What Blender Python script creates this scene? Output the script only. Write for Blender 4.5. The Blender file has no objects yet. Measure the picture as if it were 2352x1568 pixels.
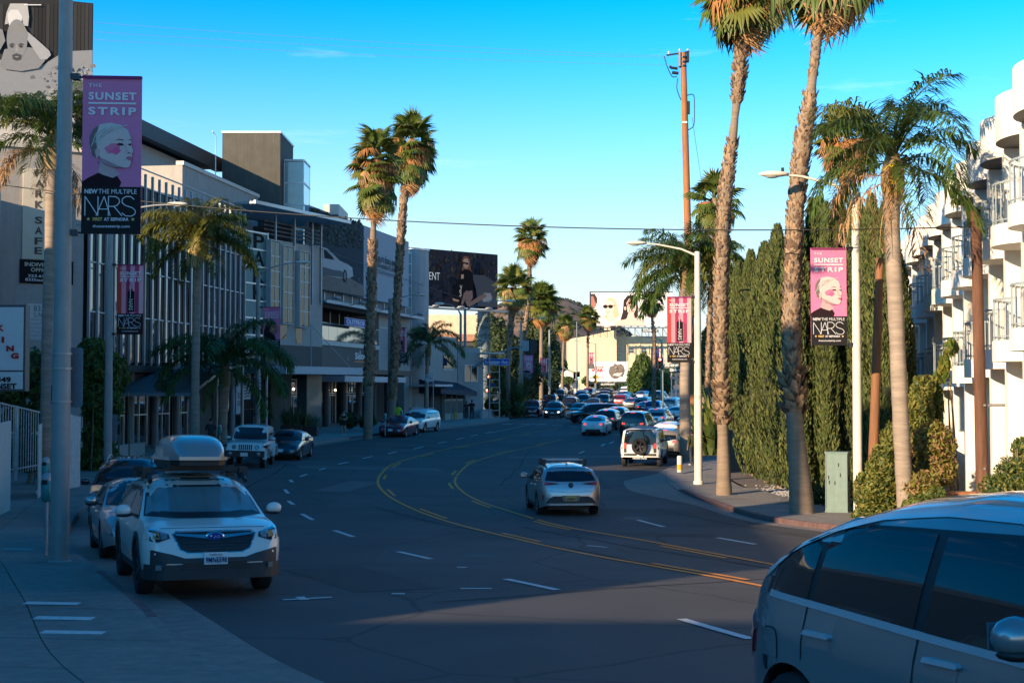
import bpy, bmesh, math, random
import numpy as np
from mathutils import Vector, Matrix, noise
from mathutils.bvhtree import BVHTree
random.seed(7); RNG=np.random.default_rng(7)
S=bpy.context.scene; COL=S.collection
# ---------------- camera
F=3000.; PITCH=math.atan(106/F); EYE=3.0
cam=bpy.data.cameras.new('camera'); co=bpy.data.objects.new('camera',cam); COL.objects.link(co)
cam.sensor_width=36; cam.lens=F/2352*36; cam.clip_start=.1; cam.clip_end=9000
co.location=(0,0,EYE); co.rotation_euler=(math.pi/2+PITCH,0,0); S.camera=co
# ---------------- light: low golden sun from behind left
SUN_EL=math.radians(15.5); SDX,SDY=.682,.731          # horizontal travel direction of the light
SUN_AZ=math.atan2(-SDX,-SDY)
w=bpy.data.worlds.new("World"); S.world=w; w.use_nodes=True
nt=w.node_tree; nt.nodes.clear()
def wn(t,**k):
    n=nt.nodes.new(t)
    for a,b in k.items(): setattr(n,a,b)
    return n
sky=wn('ShaderNodeTexSky',sky_type='NISHITA',sun_disc=False); sky.sun_elevation=SUN_EL; sky.sun_rotation=SUN_AZ
sky.altitude=100; sky.air_density=1.0; sky.dust_density=.3; sky.ozone_density=3.0
hs=wn('ShaderNodeHueSaturation'); hs.inputs['Saturation'].default_value=1.12; hs.inputs['Value'].default_value=1.0
# thin high cloud streaks
tc=wn('ShaderNodeTexCoord'); mp=wn('ShaderNodeMapping'); mp.inputs['Scale'].default_value=(1.6,1.6,13)
mp.inputs['Rotation'].default_value=(0.03,-0.04,0); mp.inputs['Location'].default_value=(3.1,1.7,.4)
nz=wn('ShaderNodeTexNoise'); nz.inputs['Scale'].default_value=2.6; nz.inputs['Detail'].default_value=9; nz.inputs['Roughness'].default_value=.62
cr=wn('ShaderNodeValToRGB'); cr.color_ramp.elements[0].position=.60; cr.color_ramp.elements[1].position=.80
mx=wn('ShaderNodeMix',data_type='RGBA'); mx.inputs[7].default_value=(9.5,9.3,9.2,1)
mm=wn('ShaderNodeMath',operation='MULTIPLY'); mm.inputs[1].default_value=.22
bg=wn('ShaderNodeBackground'); bg.inputs['Strength'].default_value=.090; ow=wn('ShaderNodeOutputWorld')
L=nt.links.new
sx=wn('ShaderNodeSeparateXYZ'); hzr=wn('ShaderNodeMapRange',interpolation_type='SMOOTHERSTEP'); hzr.inputs[1].default_value=-.02; hzr.inputs[2].default_value=.31; hzr.inputs[3].default_value=.97; hzr.inputs[4].default_value=0
hzm=wn('ShaderNodeMix',data_type='RGBA'); hzm.inputs[7].default_value=(5.3,5.4,5.3,1)   # pale haze band all round the horizon
L(tc.outputs['Generated'],sx.inputs[0]); L(sx.outputs['Z'],hzr.inputs[0]); L(hzr.outputs[0],hzm.inputs[0])
tn=wn('ShaderNodeMix',data_type='RGBA',blend_type='MULTIPLY'); tn.inputs[0].default_value=1; tn.inputs[7].default_value=(.60,1.0,1.09,1); L(sky.outputs[0],tn.inputs[6]); gm=wn('ShaderNodeGamma'); gm.inputs[1].default_value=1.3; L(tn.outputs[2],gm.inputs[0]); L(gm.outputs[0],hs.inputs['Color']); L(tc.outputs['Generated'],mp.inputs[0]); L(mp.outputs[0],nz.inputs['Vector'])
L(nz.outputs[0],cr.inputs[0]); L(cr.outputs[0],mm.inputs[0]); L(mm.outputs[0],mx.inputs[0]); L(hs.outputs[0],hzm.inputs[6]); L(hzm.outputs[2],mx.inputs[6])
L(mx.outputs[2],bg.inputs['Color']); L(bg.outputs[0],ow.inputs[0])
sl=bpy.data.lights.new('sun','SUN'); sl.energy=5.0; sl.angle=math.radians(.53); sl.color=(1,.74,.47)
so=bpy.data.objects.new('sun',sl); COL.objects.link(so)
so.rotation_euler=Vector((SDX*math.cos(SUN_EL),SDY*math.cos(SUN_EL),-math.sin(SUN_EL))).to_track_quat('-Z','Y').to_euler()
S.view_settings.view_transform='Standard'; S.view_settings.look='None'; S.view_settings.exposure=1.0; S.view_settings.gamma=1
S.view_settings.use_curve_mapping=False
try: S.cycles.max_bounces=6; S.cycles.transparent_max_bounces=8; S.cycles.use_denoising=True
except Exception: pass
# ---------------- lie of the land (height of the street as a function of place) and picture-to-place helpers
GP=[(-80,1.0),(3,.88),(8,.64),(14,.32),(20,.08),(28,-.3),(36,-.6),(50,-.85),(65,-.9),(80,-.72),(95,-.5),(125,-.15),(150,.12),(190,1.1),(240,1.9),(300,2.3),(420,2.5),(6000,2.6)]
def spl(tab,Y):
    if Y<=tab[0][0]: return tab[0][1]
    for i in range(len(tab)-1):
        a,b=tab[i],tab[i+1]
        if Y<=b[0]:
            p=tab[i-1] if i else a; n=tab[i+2] if i+2<len(tab) else b
            h=b[0]-a[0]; m0=(b[1]-p[1])/(b[0]-p[0]); m1=(n[1]-a[1])/(n[0]-a[0]); t=(Y-a[0])/h
            return (2*t**3-3*t**2+1)*a[1]+(t**3-2*t**2+t)*h*m0+(-2*t**3+3*t**2)*b[1]+(t**3-t**2)*h*m1
    return tab[-1][1]
def sm(a,b,x):
    t=min(1,max(0,(x-a)/(b-a))); return t*t*(3-2*t)
def gz(x,Y):
    return spl(GP,Y)+.032*max(0,min(13,-(x+1)))*sm(28,50,Y)*(1-sm(100,130,Y))
def _ray(u,v):
    z=-(v-784)/F
    return (u-1176)/F, math.cos(PITCH)-z*math.sin(PITCH), math.sin(PITCH)+z*math.cos(PITCH)
def P(u,v,Y):
    x,y,z=_ray(u,v); t=Y/y; return Vector((x*t,Y,EYE+z*t))
def X(u,Y): return (u-1176)/F*Y
def Z(v,Y): return P(1176,v,Y).z
def G(u,v,dz=0):
    x,y,z=_ray(u,v); Y=4.
    while Y<600 and EYE+z*Y/y>gz(x*Y/y,Y)+dz: Y+=.25 if Y<60 else 1
    lo,hi=Y-1,Y
    for _ in range(25):
        m=(lo+hi)/2
        if EYE+z*m/y<=gz(x*m/y,m)+dz: hi=m
        else: lo=m
    return Vector((x*hi/y,hi,gz(x*hi/y,hi)+dz))
LK=[(-80,52),(0,4.2),(6,.9),(11.6,-2.4),(15.5,-4.2),(19.3,-5.9),(25.3,-8.5),(30.8,-10.4),(40,-12.7),(50,-13.8),(60,-14.0),(68,-13.5),(76,-12.3),(84,-10.7),(93,-8.6),(103,-5.9),(118,-2.2),(132,.4),(142,1.6),(160,4),(200,9),(260,15),(420,27)]
RK=[(-80,80),(0,22),(18,13.0),(25,10.2),(31.5,7.9),(35.3,6.8),(41,6.4),(49,6.2),(54,6.4),(59,7.0),(63,7.9),(70,9.7),(80,12),(95,14.8),(110,16.8),(125,18.8),(150,22),(200,31),(260,40),(420,62)]
def Lk(Y): return spl(LK,Y)
def Rk(Y): return spl(RK,Y)
# ---------------- mesh builder and object helpers
class MB:
    def __init__(s): s.v=[]; s.f=[]; s.m=[]; s.mats=[]; s.T=None; s.sm=[]
    def mi(s,m):
        if m not in s.mats: s.mats.append(m)
        return s.mats.index(m)
    def add(s,vs,fs,m,smooth=False):
        o=len(s.v); k=s.mi(m)
        for p in vs:
            p=Vector(p)
            s.v.append(tuple(s.T@p if s.T else p))
        for f in fs: s.f.append([i+o for i in f]); s.m.append(k); s.sm.append(smooth)
    def box(s,a,b,m):
        x0,y0,z0=[min(a[i],b[i]) for i in range(3)]; x1,y1,z1=[max(a[i],b[i]) for i in range(3)]
        s.add([(x0,y0,z0),(x1,y0,z0),(x1,y1,z0),(x0,y1,z0),(x0,y0,z1),(x1,y0,z1),(x1,y1,z1),(x0,y1,z1)],
              [(0,3,2,1),(4,5,6,7),(0,1,5,4),(1,2,6,5),(2,3,7,6),(3,0,4,7)],m)
    def cbox(s,c,d,m): s.box([c[i]-d[i]/2 for i in range(3)],[c[i]+d[i]/2 for i in range(3)],m)
    def bar(s,p,q,w,h,m,up=(0,0,1)):
        p=Vector(p); q=Vector(q); d=(q-p).normalized(); r=d.cross(Vector(up))
        if r.length<1e-4: r=d.cross(Vector((0,1,0)))
        r.normalize(); u=r.cross(d); r*=w/2; u*=h/2
        s.add([p-r-u,p+r-u,p+r+u,p-r+u,q-r-u,q+r-u,q+r+u,q-r+u],[(0,1,2,3),(7,6,5,4),(0,4,5,1),(1,5,6,2),(2,6,7,3),(3,7,4,0)],m)
    def tube(s,pts,rad,m,n=8,cap=True,smooth=True):
        pts=[Vector(p) for p in pts]
        if not isinstance(rad,(list,tuple)): rad=[rad]*len(pts)
        vs=[];pr=None
        for i,p in enumerate(pts):
            d=(pts[min(i+1,len(pts)-1)]-pts[max(i-1,0)]).normalized()
            if pr is None: pr=d.orthogonal().normalized()
            pr=(pr-d*pr.dot(d)).normalized(); q=d.cross(pr)
            for k in range(n):
                a=2*math.pi*k/n; vs.append(p+(pr*math.cos(a)+q*math.sin(a))*rad[i])
        fs=[]
        for i in range(len(pts)-1):
            for k in range(n):
                k2=(k+1)%n; fs.append((i*n+k,i*n+k2,(i+1)*n+k2,(i+1)*n+k))
        s.add(vs,fs,m,smooth)
        if cap:
            o=len(vs)-n; s.add(vs[:n],[tuple(range(n))[::-1]],m); s.add(vs[o:],[tuple(range(n))],m)
    def lathe(s,prof,m,n=16,T=None,smooth=True):
        vs=[]; fs=[]
        for r,z in prof:
            for k in range(n):
                a=2*math.pi*k/n; v=Vector((r*math.cos(a),r*math.sin(a),z)); vs.append(T@v if T else v)
        for i in range(len(prof)-1):
            for k in range(n):
                k2=(k+1)%n; fs.append((i*n+k,i*n+k2,(i+1)*n+k2,(i+1)*n+k))
        s.add(vs,fs,m,smooth)
    def ell(s,c,r,m,nu=12,nv=8):
        c=Vector(c); vs=[]; fs=[]
        for i in range(nv+1):
            t=math.pi*i/nv
            for k in range(nu):
                a=2*math.pi*k/nu; vs.append(c+Vector((r[0]*math.sin(t)*math.cos(a),r[1]*math.sin(t)*math.sin(a),-r[2]*math.cos(t))))
        for i in range(nv):
            for k in range(nu):
                k2=(k+1)%nu; fs.append((i*nu+k,i*nu+k2,(i+1)*nu+k2,(i+1)*nu+k))
        s.add(vs,fs,m,True)
    def prism(s,poly,O,ex,ez,n,d,m,side=None):   # polygon in the plane (ex,ez) at O, front face out along n, depth d behind it
        O,ex,ez,n=[Vector(a) for a in (O,ex,ez,n)]
        fr=[O+ex*a+ez*b for a,b in poly]; bk=[p-n*d for p in fr]; k=len(poly)
        s.add(fr,[tuple(range(k))],m); s.add(bk,[tuple(range(k))[::-1]],m)
        s.add(fr+bk,[(i,i+k,(i+1)%k+k,(i+1)%k) for i in range(k)],side or m)
    def mesh(s,name):
        me=bpy.data.meshes.new(name); me.from_pydata(s.v,[],s.f)
        for m in s.mats: me.materials.append(m)
        me.polygons.foreach_set('material_index',s.m); me.polygons.foreach_set('use_smooth',s.sm)
        return me
    def build(s,name,parent=None,kind=None,sharp=None,label=None):
        me=s.mesh(name)
        if sharp: me.set_sharp_from_angle(angle=math.radians(sharp))
        return ob(name,me,parent,kind,label)
def ob(name,me,parent=None,kind=None,label=None):
    o=bpy.data.objects.new(name,me); COL.objects.link(o)
    if parent: o.parent=parent
    if kind: o['kind']=kind
    if label: o['label']=label
    return o
def thing(name,label,cat,loc=(0,0,0),rz=0,group=None):
    o=bpy.data.objects.new(name,None); COL.objects.link(o); o.location=loc; o.rotation_euler=(0,0,rz); o.empty_display_size=.2
    o['label']=label; o['category']=cat
    if group: o['group']=group
    return o
def tag(o,label,cat,group=None):
    o['label']=label; o['category']=cat
    if group: o['group']=group
    return o
def npmesh(name,V,Fq,mats,midx=None,smooth=False):
    me=bpy.data.meshes.new(name); V=np.asarray(V,dtype=np.float32); Fq=np.asarray(Fq,dtype=np.int32)
    k=Fq.shape[1]; me.vertices.add(len(V)); me.vertices.foreach_set('co',V.ravel())
    me.loops.add(Fq.size); me.loops.foreach_set('vertex_index',Fq.ravel())
    me.polygons.add(len(Fq)); me.polygons.foreach_set('loop_start',np.arange(0,Fq.size,k,dtype=np.int32))
    for m in mats: me.materials.append(m)
    if midx is not None: me.polygons.foreach_set('material_index',np.asarray(midx,dtype=np.int32))
    if smooth: me.polygons.foreach_set('use_smooth',np.ones(len(Fq),dtype=bool))
    me.update(calc_edges=True); return me
# ---------------- materials
_mc={}
def M(name,col=(.5,.5,.5),rough=.7,metal=0,var=.12,scale=2.5,bump=0,bscale=40,coat=0,spec=.5,emit=None,trans=0,streak=0,var2=0,v2scale=.3,stretch=None):
    if name in _mc: return _mc[name]
    m=bpy.data.materials.new(name); _mc[name]=m; m.use_nodes=True; n=m.node_tree; N=n.nodes; K=n.links.new
    b=N['Principled BSDF']; b.inputs['Roughness'].default_value=rough; b.inputs['Metallic'].default_value=metal
    b.inputs['Specular IOR Level'].default_value=spec; b.inputs['Coat Weight'].default_value=coat; b.inputs['Coat Roughness'].default_value=.04
    c=(*col,1); b.inputs['Base Color'].default_value=c
    cur=None
    if var or bump or streak or var2:
        tc=N.new('ShaderNodeTexCoord'); vec=tc.outputs['Object']
        if stretch:
            mp=N.new('ShaderNodeMapping'); mp.inputs['Scale'].default_value=stretch; K(vec,mp.inputs[0]); vec=mp.outputs[0]
    def layer(sc,amt,det=6,vec_=None):
        nonlocal cur
        nz=N.new('ShaderNodeTexNoise'); nz.inputs['Scale'].default_value=sc; nz.inputs['Detail'].default_value=det; nz.inputs['Roughness'].default_value=.65
        K(vec_ or vec,nz.inputs['Vector'])
        mr=N.new('ShaderNodeMapRange'); mr.inputs[1].default_value=.28; mr.inputs[2].default_value=.72; mr.inputs[3].default_value=1-amt; mr.inputs[4].default_value=1+amt*.8
        K(nz.outputs[0],mr.inputs[0]); mu=N.new('ShaderNodeMix'); mu.data_type='RGBA'; mu.blend_type='MULTIPLY'; mu.inputs[0].default_value=1
        if cur is None: mu.inputs[6].default_value=c
        else: K(cur,mu.inputs[6])
        K(mr.outputs[0],mu.inputs[7]); cur=mu.outputs[2]
    if var: layer(scale,var)
    if var2: layer(v2scale,var2,3)
    if streak:
        mp=N.new('ShaderNodeMapping'); mp.inputs['Scale'].default_value=(3,3,.12); K(tc.outputs['Object'],mp.inputs[0]); layer(2.2,streak,5,mp.outputs[0])
    if cur is not None: K(cur,b.inputs['Base Color'])
    if bump:
        nb=N.new('ShaderNodeTexNoise'); nb.inputs['Scale'].default_value=bscale; nb.inputs['Detail'].default_value=4; K(vec,nb.inputs['Vector'])
        bp=N.new('ShaderNodeBump'); bp.inputs['Strength'].default_value=min(1,bump); bp.inputs['Distance'].default_value=.02; K(nb.outputs[0],bp.inputs['Height']); K(bp.outputs[0],b.inputs['Normal'])
    if emit: b.inputs['Emission Color'].default_value=(*emit[:3],1); b.inputs['Emission Strength'].default_value=emit[3]
    if trans:
        t=N.new('ShaderNodeBsdfTranslucent'); ms=N.new('ShaderNodeMixShader'); ms.inputs[0].default_value=trans; out=N['Material Output']
        if cur is not None: K(cur,t.inputs[0])
        else: t.inputs[0].default_value=c
        K(b.outputs[0],ms.inputs[1]); K(t.outputs[0],ms.inputs[2]); K(ms.outputs[0],out.inputs[0])
    return m
def flat(col,name=None,rough=.75): return M(name or 'print_%02x%02x%02x'%tuple(int(min(.999,c)*255) for c in col),col,rough,var=.05,scale=4,spec=.12)
def paint(name,col,metal=.0,rough=.32): return M(name,col,rough,metal,var=.03,scale=1.2,coat=.9)
GLASS=M('dark_window_glass',(.012,.016,.02),.04,0,var=0,spec=.7)
TINT=M('tinted_car_glass',(.008,.012,.016),.03,0,var=0,spec=.55)
BLACK=M('black_plastic',(.012,.012,.013),.5,var=.1,scale=8)
CHROME=M('chrome_trim',(.62,.62,.62),.18,1,var=0)
STEEL=M('galvanised_steel',(.33,.34,.34),.5,.5,var=.12,scale=5)
POLE=M('painted_grey_pole',(.25,.26,.245),.55,0,var=.14,scale=3,streak=.12,bump=.2,bscale=30)
POLEW=M('off_white_pole_paint',(.62,.58,.48),.6,0,var=.12,scale=3,streak=.14)
WHITE=M('white_paint',(.72,.71,.67),.6,var=.08)
DARKM=M('dark_metal',(.03,.032,.036),.5,.3,var=.1)
RUB=M('tyre_rubber',(.014,.014,.015),.8,var=.15,scale=12,bump=.2)
# ---------------- lettering and flat print
_tc={}
def tmesh(s,bold=0.0,sp=1.0):
    k=(s,bold,sp)
    if k in _tc: return _tc[k]
    cu=bpy.data.curves.new('t','FONT'); cu.body=s; cu.offset=bold; cu.space_character=sp; cu.resolution_u=3
    o=bpy.data.objects.new('t',cu); COL.objects.link(o); bpy.context.view_layer.update()
    me=bpy.data.meshes.new_from_object(o.evaluated_get(bpy.context.evaluated_depsgraph_get()))
    vs=[(v.co.x,v.co.y) for v in me.vertices]; fs=[tuple(p.vertices) for p in me.polygons]
    bpy.data.objects.remove(o); bpy.data.curves.remove(cu); bpy.data.meshes.remove(me)
    _tc[k]=(vs,fs); return vs,fs
class Cv:   # flat print on a surface: metres right and up from the lower left corner
    def __init__(s,mb,O,ex,ez,off=.006,flipn=False):
        s.mb=mb; s.O=Vector(O); s.ex=Vector(ex).normalized(); s.ez=Vector(ez).normalized(); s.n=s.ex.cross(s.ez)*(-1 if flipn else 1); s.k=off; s.st=.0025
    def pt(s,a,b): return s.O+s.ex*a+s.ez*b+s.n*s.k
    def up(s): s.k+=s.st
    def poly(s,pts,m): s.mb.add([s.pt(*p) for p in pts],[tuple(range(len(pts)))],m); s.up()
    def rect(s,a,b,c,d,m): s.poly([(a,b),(c,b),(c,d),(a,d)],m)
    def circ(s,a,b,r,m,ry=None,n=20,a0=0,a1=2*math.pi):
        ry=ry or r; s.poly([(a+r*math.cos(a0+(a1-a0)*i/n),b+ry*math.sin(a0+(a1-a0)*i/n)) for i in range(n)],m)
    def line(s,pts,wd,m):
        for (a,b),(c,d) in zip(pts,pts[1:]):
            l=math.hypot(c-a,d-b) or 1; nx,ny=-(d-b)/l*wd/2,(c-a)/l*wd/2
            s.mb.add([s.pt(a+nx,b+ny),s.pt(a-nx,b-ny),s.pt(c-nx,d-ny),s.pt(c+nx,d+ny)],[(0,1,2,3)],m)
        s.up()
    def text(s,t,a,b,wd,h,m,bold=.0,sp=1.0,rot=0):
        vs,fs=tmesh(t,bold,sp)
        if not vs: return
        x0=min(v[0] for v in vs); x1=max(v[0] for v in vs); y0=min(v[1] for v in vs); y1=max(v[1] for v in vs)
        q=[((v[0]-x0)/(x1-x0),(v[1]-y0)/(y1-y0)) for v in vs]
        if rot==1: q=[(1-y,x) for x,y in q]      # reads upward
        if rot==-1: q=[(y,1-x) for x,y in q]     # reads downward
        s.mb.add([s.pt(a+x*wd,b+y*h) for x,y in q],fs,m); s.up()
# ================= ground, road, pavements
def strip(name,f0,f1,ys,dz,m,nx=6,kind='structure',z_of=None):
    mb=MB(); vs=[]; n=nx+1
    for Y in ys:
        a,b=f0(Y),f1(Y)
        for i in range(n):
            x=a+(b-a)*i/nx; vs.append((x,Y,gz(x,Y)+dz))
    fs=[(j*n+i,j*n+i+1,(j+1)*n+i+1,(j+1)*n+i) for j in range(len(ys)-1) for i in range(nx)]
    mb.add(vs,fs,m,True); return mb.build(name,kind=kind)
def asphalt_mat():
    m=M('asphalt',(.056,.054,.052),.82,var=.22,scale=90,bump=.35,bscale=160,var2=.3,v2scale=.28)
    N=m.node_tree.nodes; K=m.node_tree.links.new; b=N['Principled BSDF']; src=b.inputs['Base Color'].links[0].from_socket
    tc=N.new('ShaderNodeTexCoord')
    # cracks
    nz=N.new('ShaderNodeTexNoise'); nz.inputs['Scale'].default_value=.8; nz.inputs['Detail'].default_value=5
    K(tc.outputs['Object'],nz.inputs['Vector'])
    ad=N.new('ShaderNodeMix'); ad.data_type='RGBA'; ad.inputs[0].default_value=.25; K(tc.outputs['Object'],ad.inputs[6]); K(nz.outputs[1],ad.inputs[7])
    vo=N.new('ShaderNodeTexVoronoi'); vo.feature='DISTANCE_TO_EDGE'; vo.inputs['Scale'].default_value=.34; K(ad.outputs[2],vo.inputs['Vector'])
    rp=N.new('ShaderNodeValToRGB'); rp.color_ramp.elements[0].position=.0; rp.color_ramp.elements[0].color=(.35,.35,.35,1); rp.color_ramp.elements[1].position=.011; K(vo.outputs['Distance'],rp.inputs[0])
    mu=N.new('ShaderNodeMix'); mu.data_type='RGBA'; mu.blend_type='MULTIPLY'; mu.inputs[0].default_value=1; K(src,mu.inputs[6]); K(rp.outputs[0],mu.inputs[7])
    # repaired patches
    v2=N.new('ShaderNodeTexVoronoi'); v2.inputs['Scale'].default_value=.13; v2.distance='CHEBYCHEV'; K(tc.outputs['Object'],v2.inputs['Vector'])
    r2=N.new('ShaderNodeMapRange'); r2.inputs[3].default_value=.82; r2.inputs[4].default_value=1.22; K(v2.outputs['Color'],r2.inputs[0])
    m3=N.new('ShaderNodeMix'); m3.data_type='RGBA'; m3.blend_type='MULTIPLY'; m3.inputs[0].default_value=1; K(mu.outputs[2],m3.inputs[6]); K(r2.outputs[0],m3.inputs[7])
    K(m3.outputs[2],b.inputs['Base Color']); return m
ASPH=asphalt_mat()
CONC=M('pavement_concrete',(.20,.18,.155),.85,var=.2,scale=7,bump=.3,bscale=60,var2=.25,v2scale=.6)
JOINT=M('joint_dirt',(.07,.06,.05),.95,var=.2)
KERB=M('kerb_concrete',(.2,.175,.155),.85,var=.25,scale=5,bump=.4,bscale=50)
REDK=M('faded_red_kerb_paint',(.13,.075,.068),.8,var=.4,scale=6,bump=.3)
GUT=M('gutter_concrete',(.19,.165,.14),.85,var=.28,scale=4,bump=.3,bscale=50)
DIRT=M('dry_soil',(.15,.11,.075),.95,var=.3,scale=2,bump=.6,bscale=25)
GRND=M('lot_ground',(.11,.105,.10),.9,var=.3,scale=1.4,bump=.3)
ys=[-80,-60,-40,-20,-10]+list(range(-4,160,2))+list(range(160,420,10))+[450,600,900,1500,2500,4500]
strip('ground',lambda Y:Lk(min(Y,420))-(60 if Y<420 else 2500),lambda Y:Rk(min(Y,420))+(60 if Y<420 else 2500),ys,-.12,GRND,24)
ry=[-60,-40,-20,-10,-4]+[y*1. for y in range(0,160)]+list(range(160,421,6))
strip('road',Lk,Rk,ry,0,ASPH,14)
cy=[y*.5 for y in range(4,260)]+[y*2. for y in range(65,150)]
strip('gutter',lambda Y:Lk(Y),lambda Y:Lk(Y)+.66,cy,.004,GUT,1)
def rgw(Y): return .5+1.3*sm(60,54,Y)*sm(40,50,Y)
strip('gutter',lambda Y:Rk(Y)-rgw(Y),lambda Y:Rk(Y),cy,.004,GUT,1)
def kerb(fn,y0,y1,side,m,hfn,step=1.0):     # individual kerb stones along the edge
    Y=y0; k=0; first=None
    root=None
    while Y<y1:
        Y2=min(Y+2.4,y1); mb=MB(); g_=.012
        n=4; pr=[]
        for i in range(n+1):
            y=Y+g_+(Y2-Y-2*g_)*i/n; x=fn(y); d=(fn(y+.1)-fn(y-.1))/.2; nx,ny=(1,-d); l=math.hypot(nx,ny); nx/=l; ny/=l; nx*=side; ny*=side; h=hfn(y)
            z=gz(x,y); pr.append([(x,y,z-.08),(x+nx*.012,y+ny*.012,z+h-.03),(x+nx*.03,y+ny*.03,z+h),(x+nx*.16,y+ny*.16,z+h+.003),(x+nx*.16,y+ny*.16,z-.08)])
        vs=[p for r in pr for p in r]; fs=[(i*5+j,i*5+j+1,i*5+5+j+1,i*5+5+j) for i in range(n) for j in range(4)]+[(0,1,2,3,4),(n*5+4,n*5+3,n*5+2,n*5+1,n*5)]
        mb.add(vs,fs,m(Y) if callable(m) else m)
        if root is None: root=ob('kerb',mb.mesh('kerb'),kind='structure')
        else: mb.build('kerb_stone',root)
        Y=Y2
def hL(Y): return .03+.11*(sm(13.6,16.5,Y)) if Y<30 else .14
def hR(Y): return .14-.115*sm(47.5,49.5,Y)*(1-sm(58,60.5,Y))
kerb(Lk,8,128,-1,lambda Y: REDK if (14.5<Y<20 or 83<Y<96) else KERB,hL)
kerb(Rk,20,150,1,lambda Y: REDK if (26<Y<47 or 59<Y<72) else KERB,hR)
def slab_walk(name,fn,side,y0,y1,offs,hfn,m,dy=1.9):     # pavement of separate slabs with recessed joints
    base=strip(name,lambda Y:fn(Y)+side*.16,lambda Y:fn(Y)+side*(offs[-1]+.1),[y0+i*.5 for i in range(int((y1-y0)*2)+1)],.0,JOINT,4)
    me=base.data
    for v in me.vertices: v.co.z+=hfn(v.co.y)-.014
    base.location.z=0
    Y=y0
    while Y<y1-.1:
        Y2=min(Y+dy,y1)
        for a,b in zip(offs,offs[1:]):
            mb=MB(); vs=[]; t=random.uniform(-.002,.003)
            A,B=a+(.008 if a>.2 else 0),b-.008
            for y in (Y+.01,(Y+Y2)/2,Y2-.01):
                for o_ in (A,B):
                    x=fn(y)+side*o_; vs.append((x,y,gz(x,y)+hfn(y)+t+.005+.018*(o_-.16)))
            lo=[(x,y,z-.1) for x,y,z in vs]; n=len(vs)
            fs=[(0,1,3,2),(2,3,5,4)] if side>0 else [(0,2,3,1),(2,4,5,3)]
            mb.add(vs+lo,fs+[(0,6,7,1),(4,5,11,10),(0,2,8,6),(2,4,10,8),(1,7,9,3),(3,9,11,5)],m)
            mb.build('slab',base)
        Y=Y2
    return base
slab_walk('pavement',Lk,-1,8,62,[.16,1.5,3.0,4.6,6.2],hL,CONC,1.9)
slab_walk('pavement',Rk,1,30,84,[.16,1.35,2.6],hR,CONC,1.9)
def lx(Y): return Lk(Y)
def lift(o,h):
    for v in o.data.vertices: v.co.z+=h
yy=[62+i*1. for i in range(0,70)]; CONC2=M('pale_pavement_concrete',(.30,.275,.245),.85,var=.2,scale=2,bump=.3,bscale=40,var2=.2,v2scale=.3)  # far strip coloured paler than the near slabs
strip('pavement',lambda Y:lx(Y)-16,lambda Y:lx(Y)-.16,yy,.145,CONC2,6)
strip('pavement',lambda Y:lx(Y)-12,lambda Y:lx(Y)-.16,[131+i*3. for i in range(0,70)],.145,CONC,4)
strip('pavement',lambda Y:Rk(Y)+.16,lambda Y:Rk(Y)+5,[84+i*2. for i in range(0,150)],.145,CONC,4)
strip('soil_bed',lambda Y:Rk(Y)+2.6,lambda Y:Rk(Y)+14,[26+i*1. for i in range(0,59)],.13,DIRT,6)
strip('forecourt',lambda Y:Lk(Y)-40,lambda Y:Lk(Y)-6.2,[-10+i*2. for i in range(0,37)],.12,M('forecourt_asphalt',(.075,.075,.075),.9,var=.2,scale=5,bump=.3),8)
strip('pavement',lambda Y:Lk(Y)-6.2,lambda Y:Lk(Y)-.16,[-40,-20,-10,0,4,8],.045,CONC,4)
# bark and gravel in the bed by the kerb
def pebbles(name,c,n,sx,sy,m,s=(.03,.07),label=''):
    V=[];Fq=[]
    for i in range(n):
        x=c[0]+random.gauss(0,sx); y=c[1]+random.gauss(0,sy); r=random.uniform(*s); z=gz(x,y)+.145; a=random.random()*6.3
        o=len(V); e=(math.cos(a)*r,math.sin(a)*r)
        V+=[(x-e[0],y-e[1],z),(x+e[1],y-e[0],z),(x+e[0],y+e[1],z),(x-e[1],y+e[0],z),(x,y,z+r*.7)]
        Fq+=[(o,o+1,o+4),(o+1,o+2,o+4),(o+2,o+3,o+4),(o+3,o,o+4)]
    tag(ob(name,npmesh(name,V,Fq,[m]),kind='stuff'),label,'gravel')
pebbles('gravel',(10.0,43.0),1500,.6,2.6,M('pale_gravel',(.5,.46,.4),.9,var=.3,scale=9),label='pale gravel strewn at the foot of the cypress row')
pebbles('bark_chips',(9.6,39.2),900,.5,1.6,M('bark_mulch',(.14,.10,.07),.9,var=.4,scale=9),label='brown bark chips around the leaning palm foot')
# ---------------- painted markings
YEL=M('road_yellow_paint',(.74,.24,.012),.75,var=.3,scale=14); RWH=M('road_white_paint',(.5,.5,.48),.75,var=.3,scale=14)
def curve_pts(pts,step=.6):
    out=[]; n=len(pts)
    for i in range(n-1):
        p0=Vector(pts[max(i-1,0)]);p1=Vector(pts[i]);p2=Vector(pts[i+1]);p3=Vector(pts[min(i+2,n-1)])
        k=max(1,int((p2-p1).length/step))
        for j in range(k):
            t=j/k; out.append(.5*((2*p1)+(p2-p0)*t+(2*p0-5*p1+4*p2-p3)*t*t+(3*p1-p0-3*p2+p3)*t**3))
    out.append(Vector(pts[-1])); return out
def mark(mb,pts,wd,m,dz=.010,off=0):
    vs=[]
    for i,p in enumerate(pts):
        d=(pts[min(i+1,len(pts)-1)]-pts[max(i-1,0)]); d=Vector((d.x,d.y)).normalized(); n=Vector((-d.y,d.x))
        for s_ in (off-wd/2,off+wd/2):
            x=p.x+n.x*s_; y=p.y+n.y*s_; vs.append((x,y,gz(x,y)+dz))
    mb.add(vs,[(2*i,2*i+1,2*i+3,2*i+2) for i in range(len(pts)-1)],m)
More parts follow.
